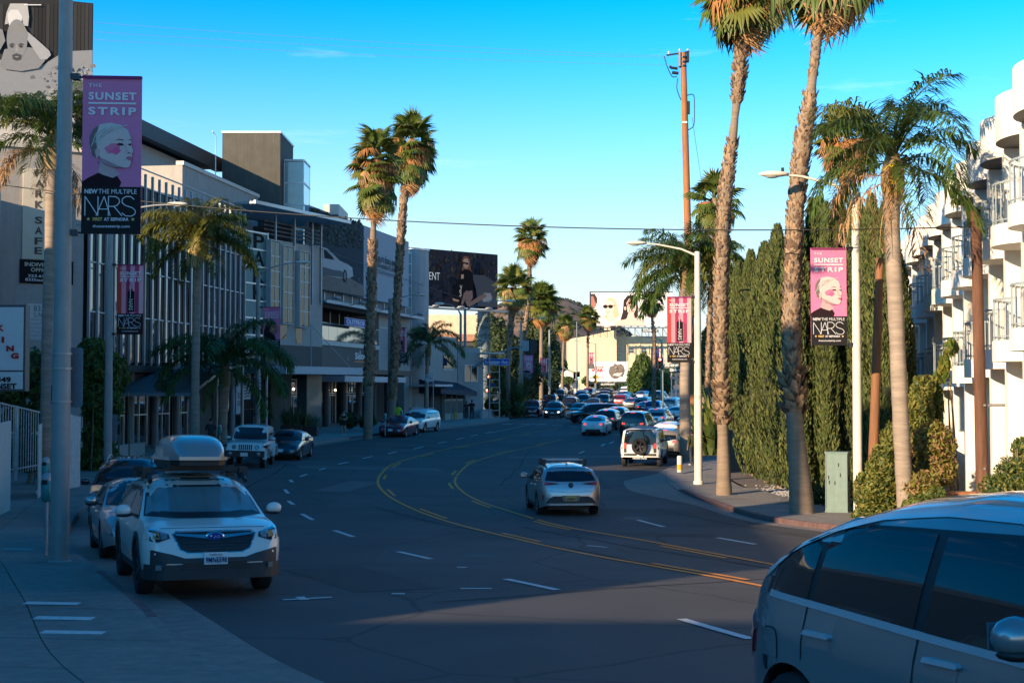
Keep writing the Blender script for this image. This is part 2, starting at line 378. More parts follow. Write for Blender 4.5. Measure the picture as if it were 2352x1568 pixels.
def G2(u,v):
    g=G(u,v); return (g.x,g.y)
def line_obj(px,wd,m,off=0,dash=None,start=0):
    pts=curve_pts([G2(*p) for p in px],.5); mb=MB()
    if not dash: mark(mb,pts,wd,m,off=off); mb.build('painted_line',kind='structure'); return
    acc=start; seg=[pts[0]]
    first=None
    for a,b in zip(pts,pts[1:]):
        acc+=(b-a).length
        if (acc%(dash[0]+dash[1]))<dash[0]: seg.append(b)
        else:
            if len(seg)>1:
                mb=MB(); mark(mb,seg,wd,m,off=off)
                if first is None: first=mb.build('lane_dash',kind='structure')
                else: mb.build('lane_dash',first)
            seg=[b]
    if len(seg)>1:
        mb=MB(); mark(mb,seg,wd,m,off=off); mb.build('lane_dash',kind='structure') if first is None else mb.build('lane_dash',first)
Y1=[(2350,1480),(1780,1352),(1500,1300),(1300,1263),(1020,1195),(930,1160),(885,1133),(868,1108),(878,1085),(910,1063),(1000,1037),(1100,1017),(1200,997),(1290,981)]
Y2=[(2350,1420),(1820,1305),(1500,1245),(1300,1210),(1200,1183),(1100,1150),(1058,1125),(1045,1103),(1062,1078),(1090,1060),(1150,1042),(1220,1027),(1290,1010)]
line_obj(Y1,.11,YEL); line_obj(Y1,.11,YEL,off=-.24,dash=(3.2,5.5),start=2)
line_obj(Y2,.11,YEL,off=.0,dash=(7,.1)); line_obj(Y2,.11,YEL,off=.24,dash=(3.2,5.5))
def dashes(quads,wd,m,name='lane_dash'):
    first=None
    for a,b in quads:
        p=Vector(G2(*a)); q=Vector(G2(*b)); n=max(2,int((q-p).length/.6)); mb=MB(); mark(mb,[p+(q-p)*i/n for i in range(n+1)],wd,m)
        if first is None: first=mb.build(name,kind='structure')
        else: mb.build(name,first)
dashes([((1280,1355),(1162,1330)),((990,1284),(915,1267)),((812,1233),(768,1218)),((719,1194),(693,1180)),((674,1159),(662,1150)),((662,1133),(654,1124)),((672,1107),(666,1102)),((705,1089),(690,1094)),((748,1075),(733,1079)),
  ((800,1061),(776,1066)),((855,1048),(832,1053)),((911,1037),(891,1042)),((972,1026),(950,1031)),((1027,1014),(1006,1018)),((1066,1005),(1049,1009)),((1098,998),(1082,1001)),((1128,992),(1114,995)),
  ((1525,1210),(1465,1194)),((1735,1250),(1648,1235)),((1725,1468),(1565,1422)),((1410,1014),(1400,1018)),((1389,1019),(1381,1024)),((1342,1036),(1330,1041))],.13,RWH)
dashes([((650,1378),(762,1372)),((1058,1352),(1130,1352)),((1348,1253),(1395,1257)),((1180,991),(1330,995)),((1230,972),(1125,994)),((1310,985),(1348,985))],.10,RWH,'painted_line')
dashes([((688,1371),(700,1378)),((900,1364),(930,1364)),((1050,1303),(1072,1303))],.12,RWH,'painted_tick')
dashes([((1155,974),(1178,973)),((1193,974),(1216,974)),((1232,975),(1254,974)),((1267,977),(1291,977)),((1308,980),(1330,980))],.5,RWH,'crosswalk_bar')
# tar sealed seams, trench patches and manhole covers
TAR=M('tar_seal',(.026,.026,.026),.9,var=.2,spec=.15); PAT=M('asphalt_patch',(.035,.034,.034),.85,var=.25,scale=60,bump=.3,bscale=120); PAT2=M('worn_concrete_patch',(.10,.095,.088),.85,var=.25,scale=20,bump=.3)
def wander(a,b,n=26,amp=.12,seed=1):
    rg=random.Random(seed); p=Vector(a);q=Vector(b); d=(q-p).normalized(); nn=Vector((-d.y,d.x)); o=0; out=[]
    for i in range(n+1): o+=rg.gauss(0,amp*.4); o*=.93; out.append(p+(q-p)*i/n+nn*o)
    return out
for i,(a,b,w_) in enumerate((((6.5,15.5),(.2,33),.04),((3.6,19.5),(-4.2,40.5),.045),((9.0,18.5),(4.2,40),.04),((-8.2,36),(-10.8,62),.06),((-1.0,17.2),(9.6,23.5),.035),((-6.6,28.5),(4.5,30.2),.035),((-9.5,46),(5.3,44.5),.05),((2.2,42),(3.4,70),.05),((-5,70),(6,92),.06),((-12,66),(7,66.5),.05),((-10,84),(11,84.5),.06),((-.5,52),(1.8,88),.05))):
    mb=MB(); mark(mb,wander(a,b,seed=i),w_,TAR,dz=.006); mb.build('tar_seam',kind='structure')
for i,(a,b,w_,m_) in enumerate((((-3.2,22),(-1.6,18.6),1.3,PAT),((4.6,30),(1.2,31.2),1.0,PAT),((-9.8,60),(-3.4,61.5),2.2,PAT2),((-1,72),(6.2,73),1.6,PAT2),((-7.2,78),(-2.0,79),2.4,PAT),((3.2,50),(3.0,58),1.4,PAT),((8.4,27),(6.4,31),.9,PAT),((-6.4,46),(-5.8,52),1.2,PAT2),((0,96),(9,97),2.5,PAT2))):
    mb=MB(); p_=Vector(a);q_=Vector(b); mark(mb,[p_.lerp(q_,k/8) for k in range(9)],w_,m_,dz=.004); mb.build('road_patch',kind='structure')
for i,(x,y) in enumerate(((-.6,24.5),(3.4,36.2),(-6.2,41),(.5,60),(-4.5,16.9) if False else (6.0,22.5))):
    mb=MB(); z=gz(x,y)+.008; mb.lathe([(.36,z),(.36,z+.003),(.30,z+.003),(.30,z+.001),(0,z+.001)],M('cast_iron',(.05,.045,.042),.6,.5,var=.3,scale=20,bump=.6,bscale=60),24,Matrix.Translation((x,y,0)),smooth=False); o=mb.build('manhole_cover'); tag(o,('round iron manhole cover '+('in the near lane left of the silver hatchback','just left of the silver hatchback wheel track','in the lane by the left dashes','ahead of the bend between the yellow lines','right of the yellow lines by the passing crossover')[i]),'manhole cover')
# white bars on the near pavement
b0=None
for a,b in (((8,1261),(76,1261)),((57,1384),(182,1384)),((80,1408),(214,1408)),((97,1431),(240,1431))):
    p=G(*a,.16); q=G(*b,.16); mb=MB(); n=6
    vs=[]
    for i in range(n+1):
        c=p+(q-p)*i/n
        for s_ in (-.1,.1): 
            x,y=c.x,c.y+s_; o_=Lk(y)-x; vs.append((x,y,gz(x,y)+hL(y)+.012+.018*(o_-.16)))
    mb.add(vs,[(2*i,2*i+2,2*i+3,2*i+1) for i in range(n)],M('worn_white_pavement_paint',(.55,.55,.52),.8,var=.2,scale=10))
    if b0 is None: b0=mb.build('painted_bar',kind='structure')
    else: mb.build('painted_bar',b0)
# ---------------- far hills
def hills():
    mb=MB(); nx,ny=90,36; vs=[]
    for j in range(ny+1):
        Y=1050+j*45
        for i in range(nx+1):
            x=-250+i*17.
            t=sm(1050,1900,Y); r=noise.fractal(Vector((x*.0035,Y*.0035,3.1)),1,2,6); r2=noise.fractal(Vector((x*.02,Y*.02,8.1)),1,2,4)
            h=2+t*(112*math.exp(-((x-50)/(260 if x<50 else 150))**2)+6+22*r)+6*r2*t
            vs.append((x,Y,h))
    mb.add(vs,[(j*(nx+1)+i,j*(nx+1)+i+1,(j+1)*(nx+1)+i+1,(j+1)*(nx+1)+i) for j in range(ny) for i in range(nx)],M('dry_hillside',(.20,.125,.075),.95,var=.45,scale=.03,var2=.3,v2scale=.01),True)
    h=mb.build('hills',kind='structure')
    bvh=BVHTree.FromPolygons(mb.v,mb.f); V=[];Fq=[]
    for i in range(5200):
        x=random.uniform(-60,420); Y=random.uniform(1150,2000)
        if noise.noise(Vector((x*.012,Y*.012,0)))<-.12+.25*random.random(): continue
        hit=bvh.ray_cast(Vector((x,Y,900)),Vector((0,0,-1)))
        if hit[0] is None: continue
        r=random.uniform(1.4,3.6); z=hit[0].z
        for k in range(3):
            o=len(V); ax=x+random.gauss(0,r*.5); ay=Y+random.gauss(0,r*.5); q=r*random.uniform(.6,1)
            V+=[(ax-q,ay,z),(ax,ay-q,z),(ax+q,ay,z),(ax,ay+q,z),(ax,ay,z+q*1.3)]; Fq+=[(o,o+1,o+4),(o+1,o+2,o+4),(o+2,o+3,o+4),(o+3,o,o+4)]
    tag(ob('hill_scrub',npmesh('hill_scrub',V,Fq,[M('hill_scrub_green',(.05,.055,.03),.9,var=.4,scale=.05)]),kind='stuff'),'dark scrub bushes dotted over the far brown hillside','scrub')
hills()
hz=MB(); hz.box((-900,-90,-4),(1300,2650,240),None) if False else None
# ================= buildings
STUC=M('grey_stucco',(.36,.34,.31),.85,var=.1,scale=3,bump=.25,bscale=50,streak=.1)
STUW=M('warm_white_stucco',(.62,.57,.49),.8,var=.08,scale=2,bump=.2,bscale=50,streak=.1)
STUB=M('pale_blue_grey_stucco',(.38,.37,.36),.85,var=.08,scale=2,bump=.2,bscale=50,streak=.1)
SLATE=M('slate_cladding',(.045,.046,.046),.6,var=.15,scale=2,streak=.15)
BLKST=M('charcoal_render',(.075,.072,.058),.85,var=.2,scale=1.2,bump=.2,streak=.2)
FRAME=M('pale_aluminium_frame',(.55,.55,.54),.4,.5,var=.08)
FIN=M('fin_aluminium',(.27,.30,.33),.4,.4,var=.08)
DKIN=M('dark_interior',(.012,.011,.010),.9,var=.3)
PANE=M('curtain_wall_glass',(.02,.028,.032),.03,.0,var=0,spec=1.0,coat=1)
TEAL=M('teal_frosted_glass',(.07,.17,.18),.45,var=.15,scale=1)
FROST=M('pale_green_glass',(.30,.38,.36),.15,var=.1,coat=.7)
SLABM=M('pale_canopy_edge',(.42,.43,.45),.5,var=.08)
TIMB=M('warm_timber',(.30,.12,.05),.6,var=.3,scale=6)
PW=flat((.72,.72,.70)); PK=flat((.015,.015,.016)); PR=flat((.42,.03,.03)); PNAV=flat((.02,.025,.04))
class Fac:
    def __init__(s,a,b):
        s.A=Vector(a); s.B=Vector(b); d=s.B-s.A; s.L=d.length; s.d=d/s.L; s.ang=math.atan2(d.y,d.x)
    def s(s_,u,y=0):
        k=(u-1176)/F; a=s_.A; d=s_.d; ox=a.x-d.y*y; oy=a.y+d.x*y     # offset y into the building
        return (k*oy-ox)/(d.x-k*d.y)
    def Y(s_,u,y=0): return s_.A.y+s_.d.x*y+s_.d.y*s_.s(u,y)
    def z(s_,u,v,y=0): return Z(v,s_.Y(u,y))
    def thing(s_,name,label,cat,group=None): return thing(name,label,cat,(s_.A.x,s_.A.y,0),s_.ang,group)
def part(name,parent,fn,kind=None,sharp=None,label=None):
    mb=MB(); fn(mb); return mb.build(name,parent,kind,sharp,label)
def bx(name,parent,a,b,m,label=None):
    mb=MB(); mb.box(a,b,m); return mb.build(name,parent,label=label)
_share={}
def sh(name,key,parent,fn,loc,rot=None):    # share mesh data between alike pieces
    if key not in _share:
        mb=MB(); fn(mb); _share[key]=mb.mesh(name)
    o=ob(name,_share[key],parent); o.location=loc
    if rot: o.rotation_euler=rot
    return o
def pane(parent,x0,z0,x1,z1,y=0,m=None,t=.03,name='pane'):
    k=('p',round(x1-x0,3),round(z1-z0,3),(m or PANE).name,t)
    return sh(name,k,parent,lambda q:q.box((0,0,0),(x1-x0,t,z1-z0),m or PANE),(x0,y,z0))
def windows(parent,x0,z0,x1,z1,nx,nz,y,fm,m=None,bw=.07,dep=.12,name='window',fill=True):
    """frame with separate panes"""
    mb=MB()
    for i in range(nx+1):
        x=x0+(x1-x0)*i/nx; mb.box((x-bw/2,y-dep/2,z0-bw/2),(x+bw/2,y+dep/2,z1+bw/2),fm)
    for j in range(nz+1):
        z=z0+(z1-z0)*j/nz
        for i in range(nx):
            xa=x0+(x1-x0)*i/nx+bw/2; xb=x0+(x1-x0)*(i+1)/nx-bw/2
            mb.box((xa,y-dep/2+.002,z-bw/2),(xb,y+dep/2-.002,z+bw/2),fm)
    w_=mb.build(name,parent)
    if fill:
        for i in range(nx):
            for j in range(nz):
                pane(w_,x0+(x1-x0)*i/nx+bw/2,z0+(z1-z0)*j/nz+bw/2,x0+(x1-x0)*(i+1)/nx-bw/2,z0+(z1-z0)*(j+1)/nz-bw/2,y,m)
    return w_
# ---- office wall at the far left with its long banner
f=Fac((-33,54.5),(-20.4,62))
t=f.thing('office_building','grey stucco office wall with tall parking banner at the left edge','building')
zt=f.z(188,352); Lw=f.L
part('wall',t,lambda b:(b.box((-6,0,-2),(Lw,14,zt),STUC)))
part('parapet',t,lambda b:(b.box((-6,-.12,zt+.002),(Lw+.1,14,zt+.22),STUW)))
part('upper_wall',t,lambda b:(b.box((-6,1.2,zt+.222),(Lw-.2,14,zt+3.1),STUW)))
for u0,u1,v0,v1 in ((47,160,385,594),):
    s0,s1=f.s(u0),f.s(u1); z1=f.z(u0,v0); z0=f.z(u0,v1)
    mb=MB(); mb.box((s0,-.06,z0),(s1,-.003,z1),flat((.62,.56,.44)))
    mb.build('banner',t)
    c=MB(); cv=Cv(c,(s0,-.06,z0),(1,0,0),(0,0,1)); h=z1-z0; xl=f.s(75)-s0; xr=f.s(93)-s0
    vv=[405,452,490,520,550,578]
    for ch,v in zip('PARKSAFE',[398,422,446,470,506,530,554,576]):
        cv.text(ch,xl,f.z(80,v)-z0-.17,xr-xl,.34,flat((.10,.09,.08)),.03)
    c.build('banner_lettering',t)
s0,s1=f.s(42),f.s(165); z1=f.z(42,595.5); z0=f.z(42,650)
bx('notice_board',t,(s0,-.08,z0),(s1,-.003,z1),PK)
def q(b):
    cv=Cv(b,(s0,-.08,z0),(1,0,0),(0,0,1)); W_=f.s(120)-s0; H_=z1-z0
    cv.text('INDIVIDUAL',W_*.14,H_*.72,W_*1.05,H_*.17,flat((.6,.56,.45)),.02); cv.text('OFFICES',W_*.32,H_*.50,W_*.65,H_*.16,flat((.6,.56,.45)),.02)
    cv.text('323.656.7100',W_*.24,H_*.27,W_*1.0,H_*.11,PW,.015); cv.text('8335sunset.com',W_*.16,H_*.10,W_*1.1,H_*.12,PW,.015)
part('notice_lettering',t,q)
s0,s1=f.s(60),f.s(150); z1=f.z(60,697); z0=f.z(60,782)
bx('poster',t,(s0,-.05,z0),(s1,-.003,z1),flat((.42,.43,.44)))
def q(b):
    cv=Cv(b,(s0,-.05,z0),(1,0,0),(0,0,1)); W_=f.s(120)-s0; H_=z1-z0; g_=flat((.1,.1,.1))
    cv.rect(0,H_*.6,W_*1.5,H_,flat((.55,.55,.54))); cv.text('8335',W_*.25,H_*.8,W_*.55,H_*.15,g_); cv.text('SUNSET',W_*.25,H_*.64,W_*.6,H_*.12,g_)
    for i,s_ in enumerate(('Small Office','Executive Office','Virtual Office','323.656.7100','www.8335sunset.com')): cv.text(s_,W_*.05,H_*(.49-.11*i),W_*1.1,H_*.07,PW)
part('poster_lettering',t,q)
def q(b):
    b.cbox((f.s(186),-.2,f.z(186,345)),(.25,.3,.16),WHITE); b.ell((f.s(186),-.42,f.z(186,352)),(.17,.17,.2),STEEL)
part('security_camera',t,q)
# ---- black and white billboard top left
fb=Fac((-26.5,47),(X(205,51),51)); W_=fb.L; z0=fb.z(205,226); z1=fb.z(205,8)
t=fb.thing('billboard','huge black and white billboard of a shaven headed figure at top left','billboard')
bx('panel',t,(-2,0,z0),(W_,.35,z1),flat((.03,.03,.032)))
def q(b):
    cv=Cv(b,(0,0,z0),(1,0,0),(0,0,1)); cv.st=.0008; H_=z1-z0
    def pp(u,v): return (fb.s(u),fb.z(u,v)-z0)
    def pl(pts,m): cv.poly([pp(*p) for p in pts],m)
    for i in range(26):
        u=-30+i*9; g_=.025+.02*random.random(); pl([(u,10),(u+8,10),(u+8,150),(u,150)],flat((g_,g_,g_)))
    rock=flat((.24,.25,.26)); sk=flat((.22,.225,.23)); lt=flat((.34,.345,.35)); dk=flat((.08,.08,.08))
    pl([(-60,150),(-10,138),(40,142),(90,150),(125,128),(160,118),(204,116),(204,222),(-60,222)],rock)
    for i in range(60):
        u=random.uniform(60,200); v=random.uniform(150,215); r=random.uniform(3,11); g_=random.uniform(.13,.36); pl([(u,v),(u+r,v-r*.3),(u+r*1.3,v+r*.5),(u+r*.2,v+r*.7)],flat((g_,g_,g_*.96)))
    pl([(-10,150),(0,115),(35,108),(70,112),(95,140),(80,158),(40,165),(0,160)],sk)      # shoulders
    pl([(50,72),(72,90),(104,118),(108,128),(98,138),(84,138),(70,118),(52,92)],lt)      # raised arm, elbow out
    pl([(-30,60),(-5,70),(2,95),(-12,120),(-40,125)],sk)
    pl([(12,10),(52,10),(56,40),(54,62),(44,60),(38,38),(26,26),(14,36),(8,56),(0,58),(4,30)],flat((.42,.41,.39)))
    pl([(6,34),(14,24),(30,24),(40,40),(38,58),(10,60)],flat((.60,.59,.56)))
    cv.circ(*pp(29,92),(fb.s(52)-fb.s(4))/2,sk,ry=.78,n=28)
    pl([(5,88),(7,70),(18,58),(32,56),(46,62),(53,76),(54,88),(48,78),(28,72),(12,76)],flat((.22,.22,.21)))
    for u in (17,38): pl([(u-6,104),(u,100),(u+7,103),(u+6,106),(u-5,107)],dk)
    for u in (17,38): pl([(u-5,108),(u+1,106),(u+6,109),(u,112)],flat((.05,.05,.05)))
    pl([(27,104),(31,104),(34,120),(25,121)],flat((.28,.27,.26))); pl([(18,128),(28,124),(40,128),(38,138),(28,141),(20,138)],flat((.07,.07,.07))); pl([(23,131),(34,131),(29,134)],flat((.3,.27,.26)))
    pl([(44,2+10),(84,12),(84,14),(44,14)],PW)
part('advert_print',t,q)
def q(b):
    for i in range(5): b.box((-2,-.08-.22*i,z0-.55),(W_-.6,-.08-.22*i+.06,z0-.50),BLACK)
    b.box((-2,-1.1,z0-.62),(W_-.6,-1.0,z0-.44),BLACK)
    for x in (2,4.5,7,9.5): b.box((x,-1.2,z0-.9),(x+.12,.3,z0-.64),BLACK)
part('catwalk',t,q)
def q(b):
    for x in (1.5,5.5): b.box((x,.4,-1),(x+.4,.8,z0+2),DARKM)
    b.box((W_-3.4,-.5,z0-.98),(W_-1.2,-.4,z0-.7),PK); cv=Cv(b,(W_-3.1,-.5,z0-.94),(1,0,0),(0,0,1)); cv.text('CLEAR CHANNEL',0,0.02,1.7,.13,flat((.5,.5,.5)))
part('support_frame',t,q)
# ---- glass office building with vertical fins
f=Fac((-20.2,62.3),(-17.2,84)); L_=f.L
t=f.thing('glass_office_building','glass office block with tall vertical metal fins and arched entrance canopy','building')
Z0,Z1=4.25,13.9; nf=25; sp=L_/(nf-1)
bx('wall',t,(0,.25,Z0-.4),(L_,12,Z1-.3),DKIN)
bx('cornice',t,(-.1,-.05,Z0-.45),(L_,.22,Z0-.1),DARKM)
for i in range(nf):
    sh('fin','fin',t,lambda b:b.box((-.055,-.03,Z0-.3),(.055,.09,Z1+.35),FIN),(i*sp,0,0))
rows=[Z0,Z0+2.4,Z0+4.8,Z0+7.2,Z1-.35]
for i in range(nf-1):
    for a,b_ in zip(rows,rows[1:]):
        o=pane(t,i*sp+.055,a+.04,(i+1)*sp-.055,b_-.04,.12); o.rotation_euler=(random.gauss(0,.004),0,random.gauss(0,.006))
def q(b):
    for a in rows[1:]:
        for i in range(nf-1): b.box((i*sp+.052,.03,a-.035),((i+1)*sp-.052,.115,a+.035),FIN)
    b.box((0,-.45,Z1+.36),(L_,-.38,Z1+.42),FIN)
part('transom',t,q)
# recessed ground floor
bx('ground_floor_wall',t,(0,2.2,-1),(L_+.3,11,Z0-.46),SLATE)
for x0_ in (3.4,6.2,9.2,12.4,15.2): windows(t,x0_,-.3,x0_+2.1,3.3,2,2,2.0,FRAME)
for x in (1.5,5.9,9.0,12,15,18,21): sh('column','gcol',t,lambda b:b.tube([(0,0,-1),(0,0,Z0-.46)],.19,M('grey_column_paint',(.2,.21,.21),.6),12),(x,.5,0))
def q(b):   # arched canopy
    n=16; A=4.0; B=17.0
    pr=[]
    for i in range(n+1):
        k=i/n; pr.append((A+(B-A)*k, 1.9+2.35*math.sin(math.pi*(.08+.62*k))**.9))
    top=[(x,z+.16) for x,z in pr]; poly=pr+top[::-1]
    b.prism(poly,(0,-3.6,0),(1,0,0),(0,0,1),(0,-1,0),4.0,M('canopy_metal',(.22,.24,.25),.45,.3,var=.1),side=M('canopy_metal'))
part('canopy',t,q,sharp=40)
def q(b):
    for x in (4.6,8.2,12.2,16.4): b.tube([(x,-3.3,-.8),(x,-3.3,1.9+2.3*math.sin(math.pi*(.08+.62*(x-4)/13)))],.09,STEEL,10)
part('canopy_post',t,q)
part('planter_trough',t,lambda b:[b.box((x,-.9,Z0-.3),(x+1.6,-.5,Z0+.1),DARKM) for x in (7.5,11,14.5,18)])
bx('entrance_plaque',t,(17.9,-.9,1.4),(18.9,-.84,3.1),M('plaque_grey',(.3,.33,.34),.6))
def q(b):
    cv=Cv(b,(17.9,-.9,1.4),(1,0,0),(0,0,1)); cv.text('8335',.2,.95,.6,.35,PK); cv.text('SUNSET',.2,.5,.6,.3,PK)
part('plaque_lettering',t,q)
# roof storey
s1=f.s(415,2.2); s2=f.s(590,2.2)
part('roof_storey',t,lambda b:b.box((s1,2.2,Z1-.298),(s2,10,16.55),STUC))
part('roof_parapet',t,lambda b:b.box((s1-.05,2.1,16.552),(s2+.05,2.6,16.8),STUW))
sa,sb=f.s(300,6),f.s(507,6)
def q(b):
    b.box((sa-8,6,19.0),(sb,6.5,20.0),SLATE); b.box((sa-8,6.52,19.2),(sb,12,19.9),SLATE)
part('roof_beam',t,q)
part('penthouse_wall',t,lambda b:b.box((s1+.5,7.2,16.55),(sb,12,18.99),STUB))
windows(t,f.s(452,7.0),17.0,sb-.2,18.6,3,1,7.05,WHITE)
part('roof_lamp',t,lambda b:(b.tube([(f.s(545,2),1.9,Z1),(f.s(545,2),1.9,Z1+1.5)],.04,STEEL),b.tube([(f.s(478,3),2.6,16.8),(f.s(478,3),2.6,19.6),(f.s(470,3),2.6,19.8)],.035,WHITE)))
# ---- black stair tower with glass lift
t=thing('stair_tower','square charcoal tower with a glazed corner rising behind the glass office','tower',(-21.2,95,0))
bx('shaft',t,(0,0,8),(4.25,5.6,21.6),BLKST); bx('coping',t,(-.06,-.06,21.602),(4.31,5.66,21.75),FRAME)
bx('base_block',t,(1,-3.0,8),(5.6,-.01,14.4),SLATE)
def q(b):
    for z in (13.4,15.0,16.6,18.2,19.9): b.box((4.26,1.6,z-.07),(5.75,4.6,z+.07),WHITE)
    for x,y in ((4.28,1.62),(5.7,1.62),(5.7,4.5)): b.box((x-.03,y-.03,13.4),(x+.03,y+.03,19.9),WHITE)
part('glazing_frame',t,q)
for z in (13.47,15.07,16.67,18.27):
    pane(t,4.3,z,5.66,z+1.5,1.63,FROST); o=pane(t,0,z,2.8,z+1.5,0,FROST); o.location=(5.72,1.66,z); o.rotation_euler=(0,0,math.pi/2)
# ---- pale roof block further back
t=thing('roof_block','low white rooftop block seen behind the charcoal tower','building',(X(686,108),108,0))
bx('wall',t,(0,0,9),(X(745,108)-X(686,108),8,17.6),STUB); bx('white_box',t,(X(745,108)-X(686,108)+.01,-.8,9),(X(780,108)-X(686,108),5,18.1),STUW)
part('roof_rail',t,lambda b:(b.box((0,-1.6,15.9),(3.3,-1.55,15.95),STEEL),b.box((0,-1.6,9),(3.35,-.9,15.3),STUB)))
# ---- parking building
f=Fac((-17.5,84.6),(-13.55,93.2)); L_=f.L
t=f.thing('parking_building','stucco building with vertical parking sign, glazed bays and roof pergola','building')
sA,sB=f.s(555),f.s(610)
zt=f.z(600,545)
bx('wall',t,(sB+.02,0,5.9),(L_,9,zt),STUC); bx('lower_wall',t,(sB+.02,.02,4.1),(L_,9,5.898),SLATE)
bx('ground_floor_wall',t,(-1,2.6,-1),(L_,9,4.09),SLATE)
bx('rear_wall',t,(-1.2,.4,4.1),(sB,9,zt),STUC)
zp=f.z(580,533); pw=sB-sA; ph=1.13
def q(b):
    for i in range(8): b.box((sA,-.12,zp-ph*i-.05),(sB,.3,zp-ph*i+.05),FRAME)
    for x in (sA,sB): b.box((x-.05,-.14,zp-ph*7),(x+.05,.32,zp+.1),FRAME)
fr=part('sign_frame',t,q)
for i in range(7): pane(fr,sA+.05,zp-ph*(i+1)+.05,sB-.05,zp-ph*i-.05,-.05,TEAL,name='sign_pane')
def q(b):
    cv=Cv(b,(sA,-.06,0),(1,0,0),(0,0,1))
    for i,ch in enumerate('PARKING'): cv.text(ch,pw*(.42 if ch!='I' else .6),zp-ph*(i+1)+.06,pw*(.46 if ch!='I' else .12),ph*.88,PK,.02)
part('sign_lettering',fr,q)
bx('phone_panel',t,(sA-.9,-.3,f.z(560,920)),(sB-.6,-.2,f.z(560,838)),PNAV)
def q(b):
    za=f.z(560,920); zb=f.z(560,838); cv=Cv(b,(sA-.9,-.3,za),(1,0,0),(0,0,1)); w_=sB-.6-sA+.9
    cv.rect(w_*.05,.1,w_*.5,zb-za-.05,flat((.42,.42,.42)))
    for i in range(12): cv.line([(w_*.08,.2+i*.19),(w_*.46,.32+i*.19)],.05,PNAV)
    cv.text('323.656.7100',w_*.62,.15,w_*.26,zb-za-.3,PW,.03,rot=1)
part('phone_lettering',t,q)
BAYM=M('bay_frame_paint',(.42,.43,.42),.5,var=.08)
for (ua,ub,va,vb) in ((621,641,553,725),(650,672,565,741),(688,709,578,749)):
    x0_=f.s(ua,-.4); x1_=f.s(ub,-.4); z1_=f.z(ua,va,-.4); z0_=f.z(ua,vb,-.4)
    bay=part('bay_window',t,lambda b:(b.box((x0_-.08,-.45,z0_-.08),(x0_-.02,-.002,z1_+.08),BAYM),b.box((x1_+.02,-.45,z0_-.08),(x1_+.08,-.002,z1_+.08),BAYM),b.box((x0_-.018,-.44,z0_-.08),(x1_+.018,-.002,z0_-.01),BAYM),b.box((x0_-.018,-.44,z1_+.01),(x1_+.018,-.002,z1_+.08),BAYM)))
    for i in range(2):
        for j in range(5):
            hh=(z1_-z0_)/5; ww=(x1_-x0_)/2; o=pane(bay,x0_+i*ww+.02,z0_+j*hh+.03,x0_+(i+1)*ww-.02,z0_+(j+1)*hh-.03,-.40,GLASS)
            o.rotation_euler=(0,0,random.gauss(0,.01))
    part('glazing_bar',bay,lambda b:[b.box((x0_,-.43,z0_+(z1_-z0_)*j/5-.025),(x1_,-.39,z0_+(z1_-z0_)*j/5+.025),WHITE) for j in range(1,5)]+[b.box(((x0_+x1_)/2-.02,-.435,z0_),((x0_+x1_)/2+.02,-.392,z1_),WHITE)])
for u0,va in ((612,560),(643,600),(643,710),(679,612),(679,722),(612,700)):
    x=f.s(u0); z=f.z(u0,va); bx('window',t,(x,-.01,z-2.0),(x+.75,.05,z),GLASS)
zr=f.z(590,470,-1.8)
def q(b):
    b.box((-1.4,-2.0,zr),(L_+.6,-1.86,zr+.22),FRAME); b.box((-1.4,3,zr),(L_+.6,3.14,zr+.2),DARKM); b.box((L_+.46,-1.858,zr),(L_+.6,3,zr+.2),FRAME)
    for i in range(46): b.box((-1.3+i*(L_+1.8)/46,-1.85,zr+.03),(-1.3+i*(L_+1.8)/46+.05,3,zr+.17),STEEL)
    for j in range(9): b.box((-1.35,-1.6+j*.5,zr+.18),(L_+.45,-1.55+j*.5,zr+.22),STEEL)
part('pergola_grid',t,q,kind='stuff')
def q(b):
    for x in (f.s(628),f.s(672),f.s(713),f.s(735)-.1): b.box((x,-.12,f.z(628,690)),(x+.12,-.004,zr),FIN)
    for j in range(4): b.box((sB,.2,zt+.3+.28*j),(L_,.26,zt+.42+.28*j),DARKM)
part('pergola_post',t,q)
bx('canopy',t,(f.s(655,-2.4),-2.4,f.z(660,858,-2.4)),(L_+1.6,.2,f.z(660,840,-2.4)),SLABM)
bx('low_canopy',t,(f.s(560,-1.6),-1.6,4.0),(f.s(655,-2.4)-.02,-.3,4.35),SLABM)
def q(b):
    a=Vector((f.s(719,-.9),-.7,f.z(719,748))); 
    for s_ in (-2.2,2.9): b.tube([a,a+Vector((s_,-1.5,-3.0))],.03,STEEL,6)
part('canopy_tie',t,q)
bx('corner_pier',t,(f.s(694),-.4,-1),(f.s(728),.4,4.0),M('teal_tile',(.07,.10,.10),.3,var=.2,coat=.4))
windows(t,.3,-.5,f.s(690)-.3,3.6,3,2,2.3,DARKM)
# ---- billboard building with storefronts and balcony
f=Fac((X(712,94),94),(X(942,118),118)); L_=f.L
t=f.thing('storefront_building','two storey storefront building with glass balcony under the car billboard','building')
zb0=4.5
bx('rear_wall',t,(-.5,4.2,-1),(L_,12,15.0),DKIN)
bx('slate_band',t,(-.3,0,zb0),(f.s(868),4.1,6.15),SLATE)
bx('ledge',t,(-.3,-.12,6.152),(f.s(868)+.1,4.1,6.5),STUW)
def q(b):
    for x in (f.s(868)+.15,): b.box((x,-.02,zb0-.4),(L_,4.1,9.3),STUB)
    b.box((f.s(868)+.15,-.06,8.0),(L_,-.021,8.1),STUW)
part('stucco_wall',t,q)
bx('terrace_ceiling',t,(-.3,.3,9.0),(f.s(868)+.1,4.1,9.3),SLATE)
bx('terrace_wall',t,(-.3,2.6,6.5),(f.s(868)+.1,2.8,9.0),DKIN)
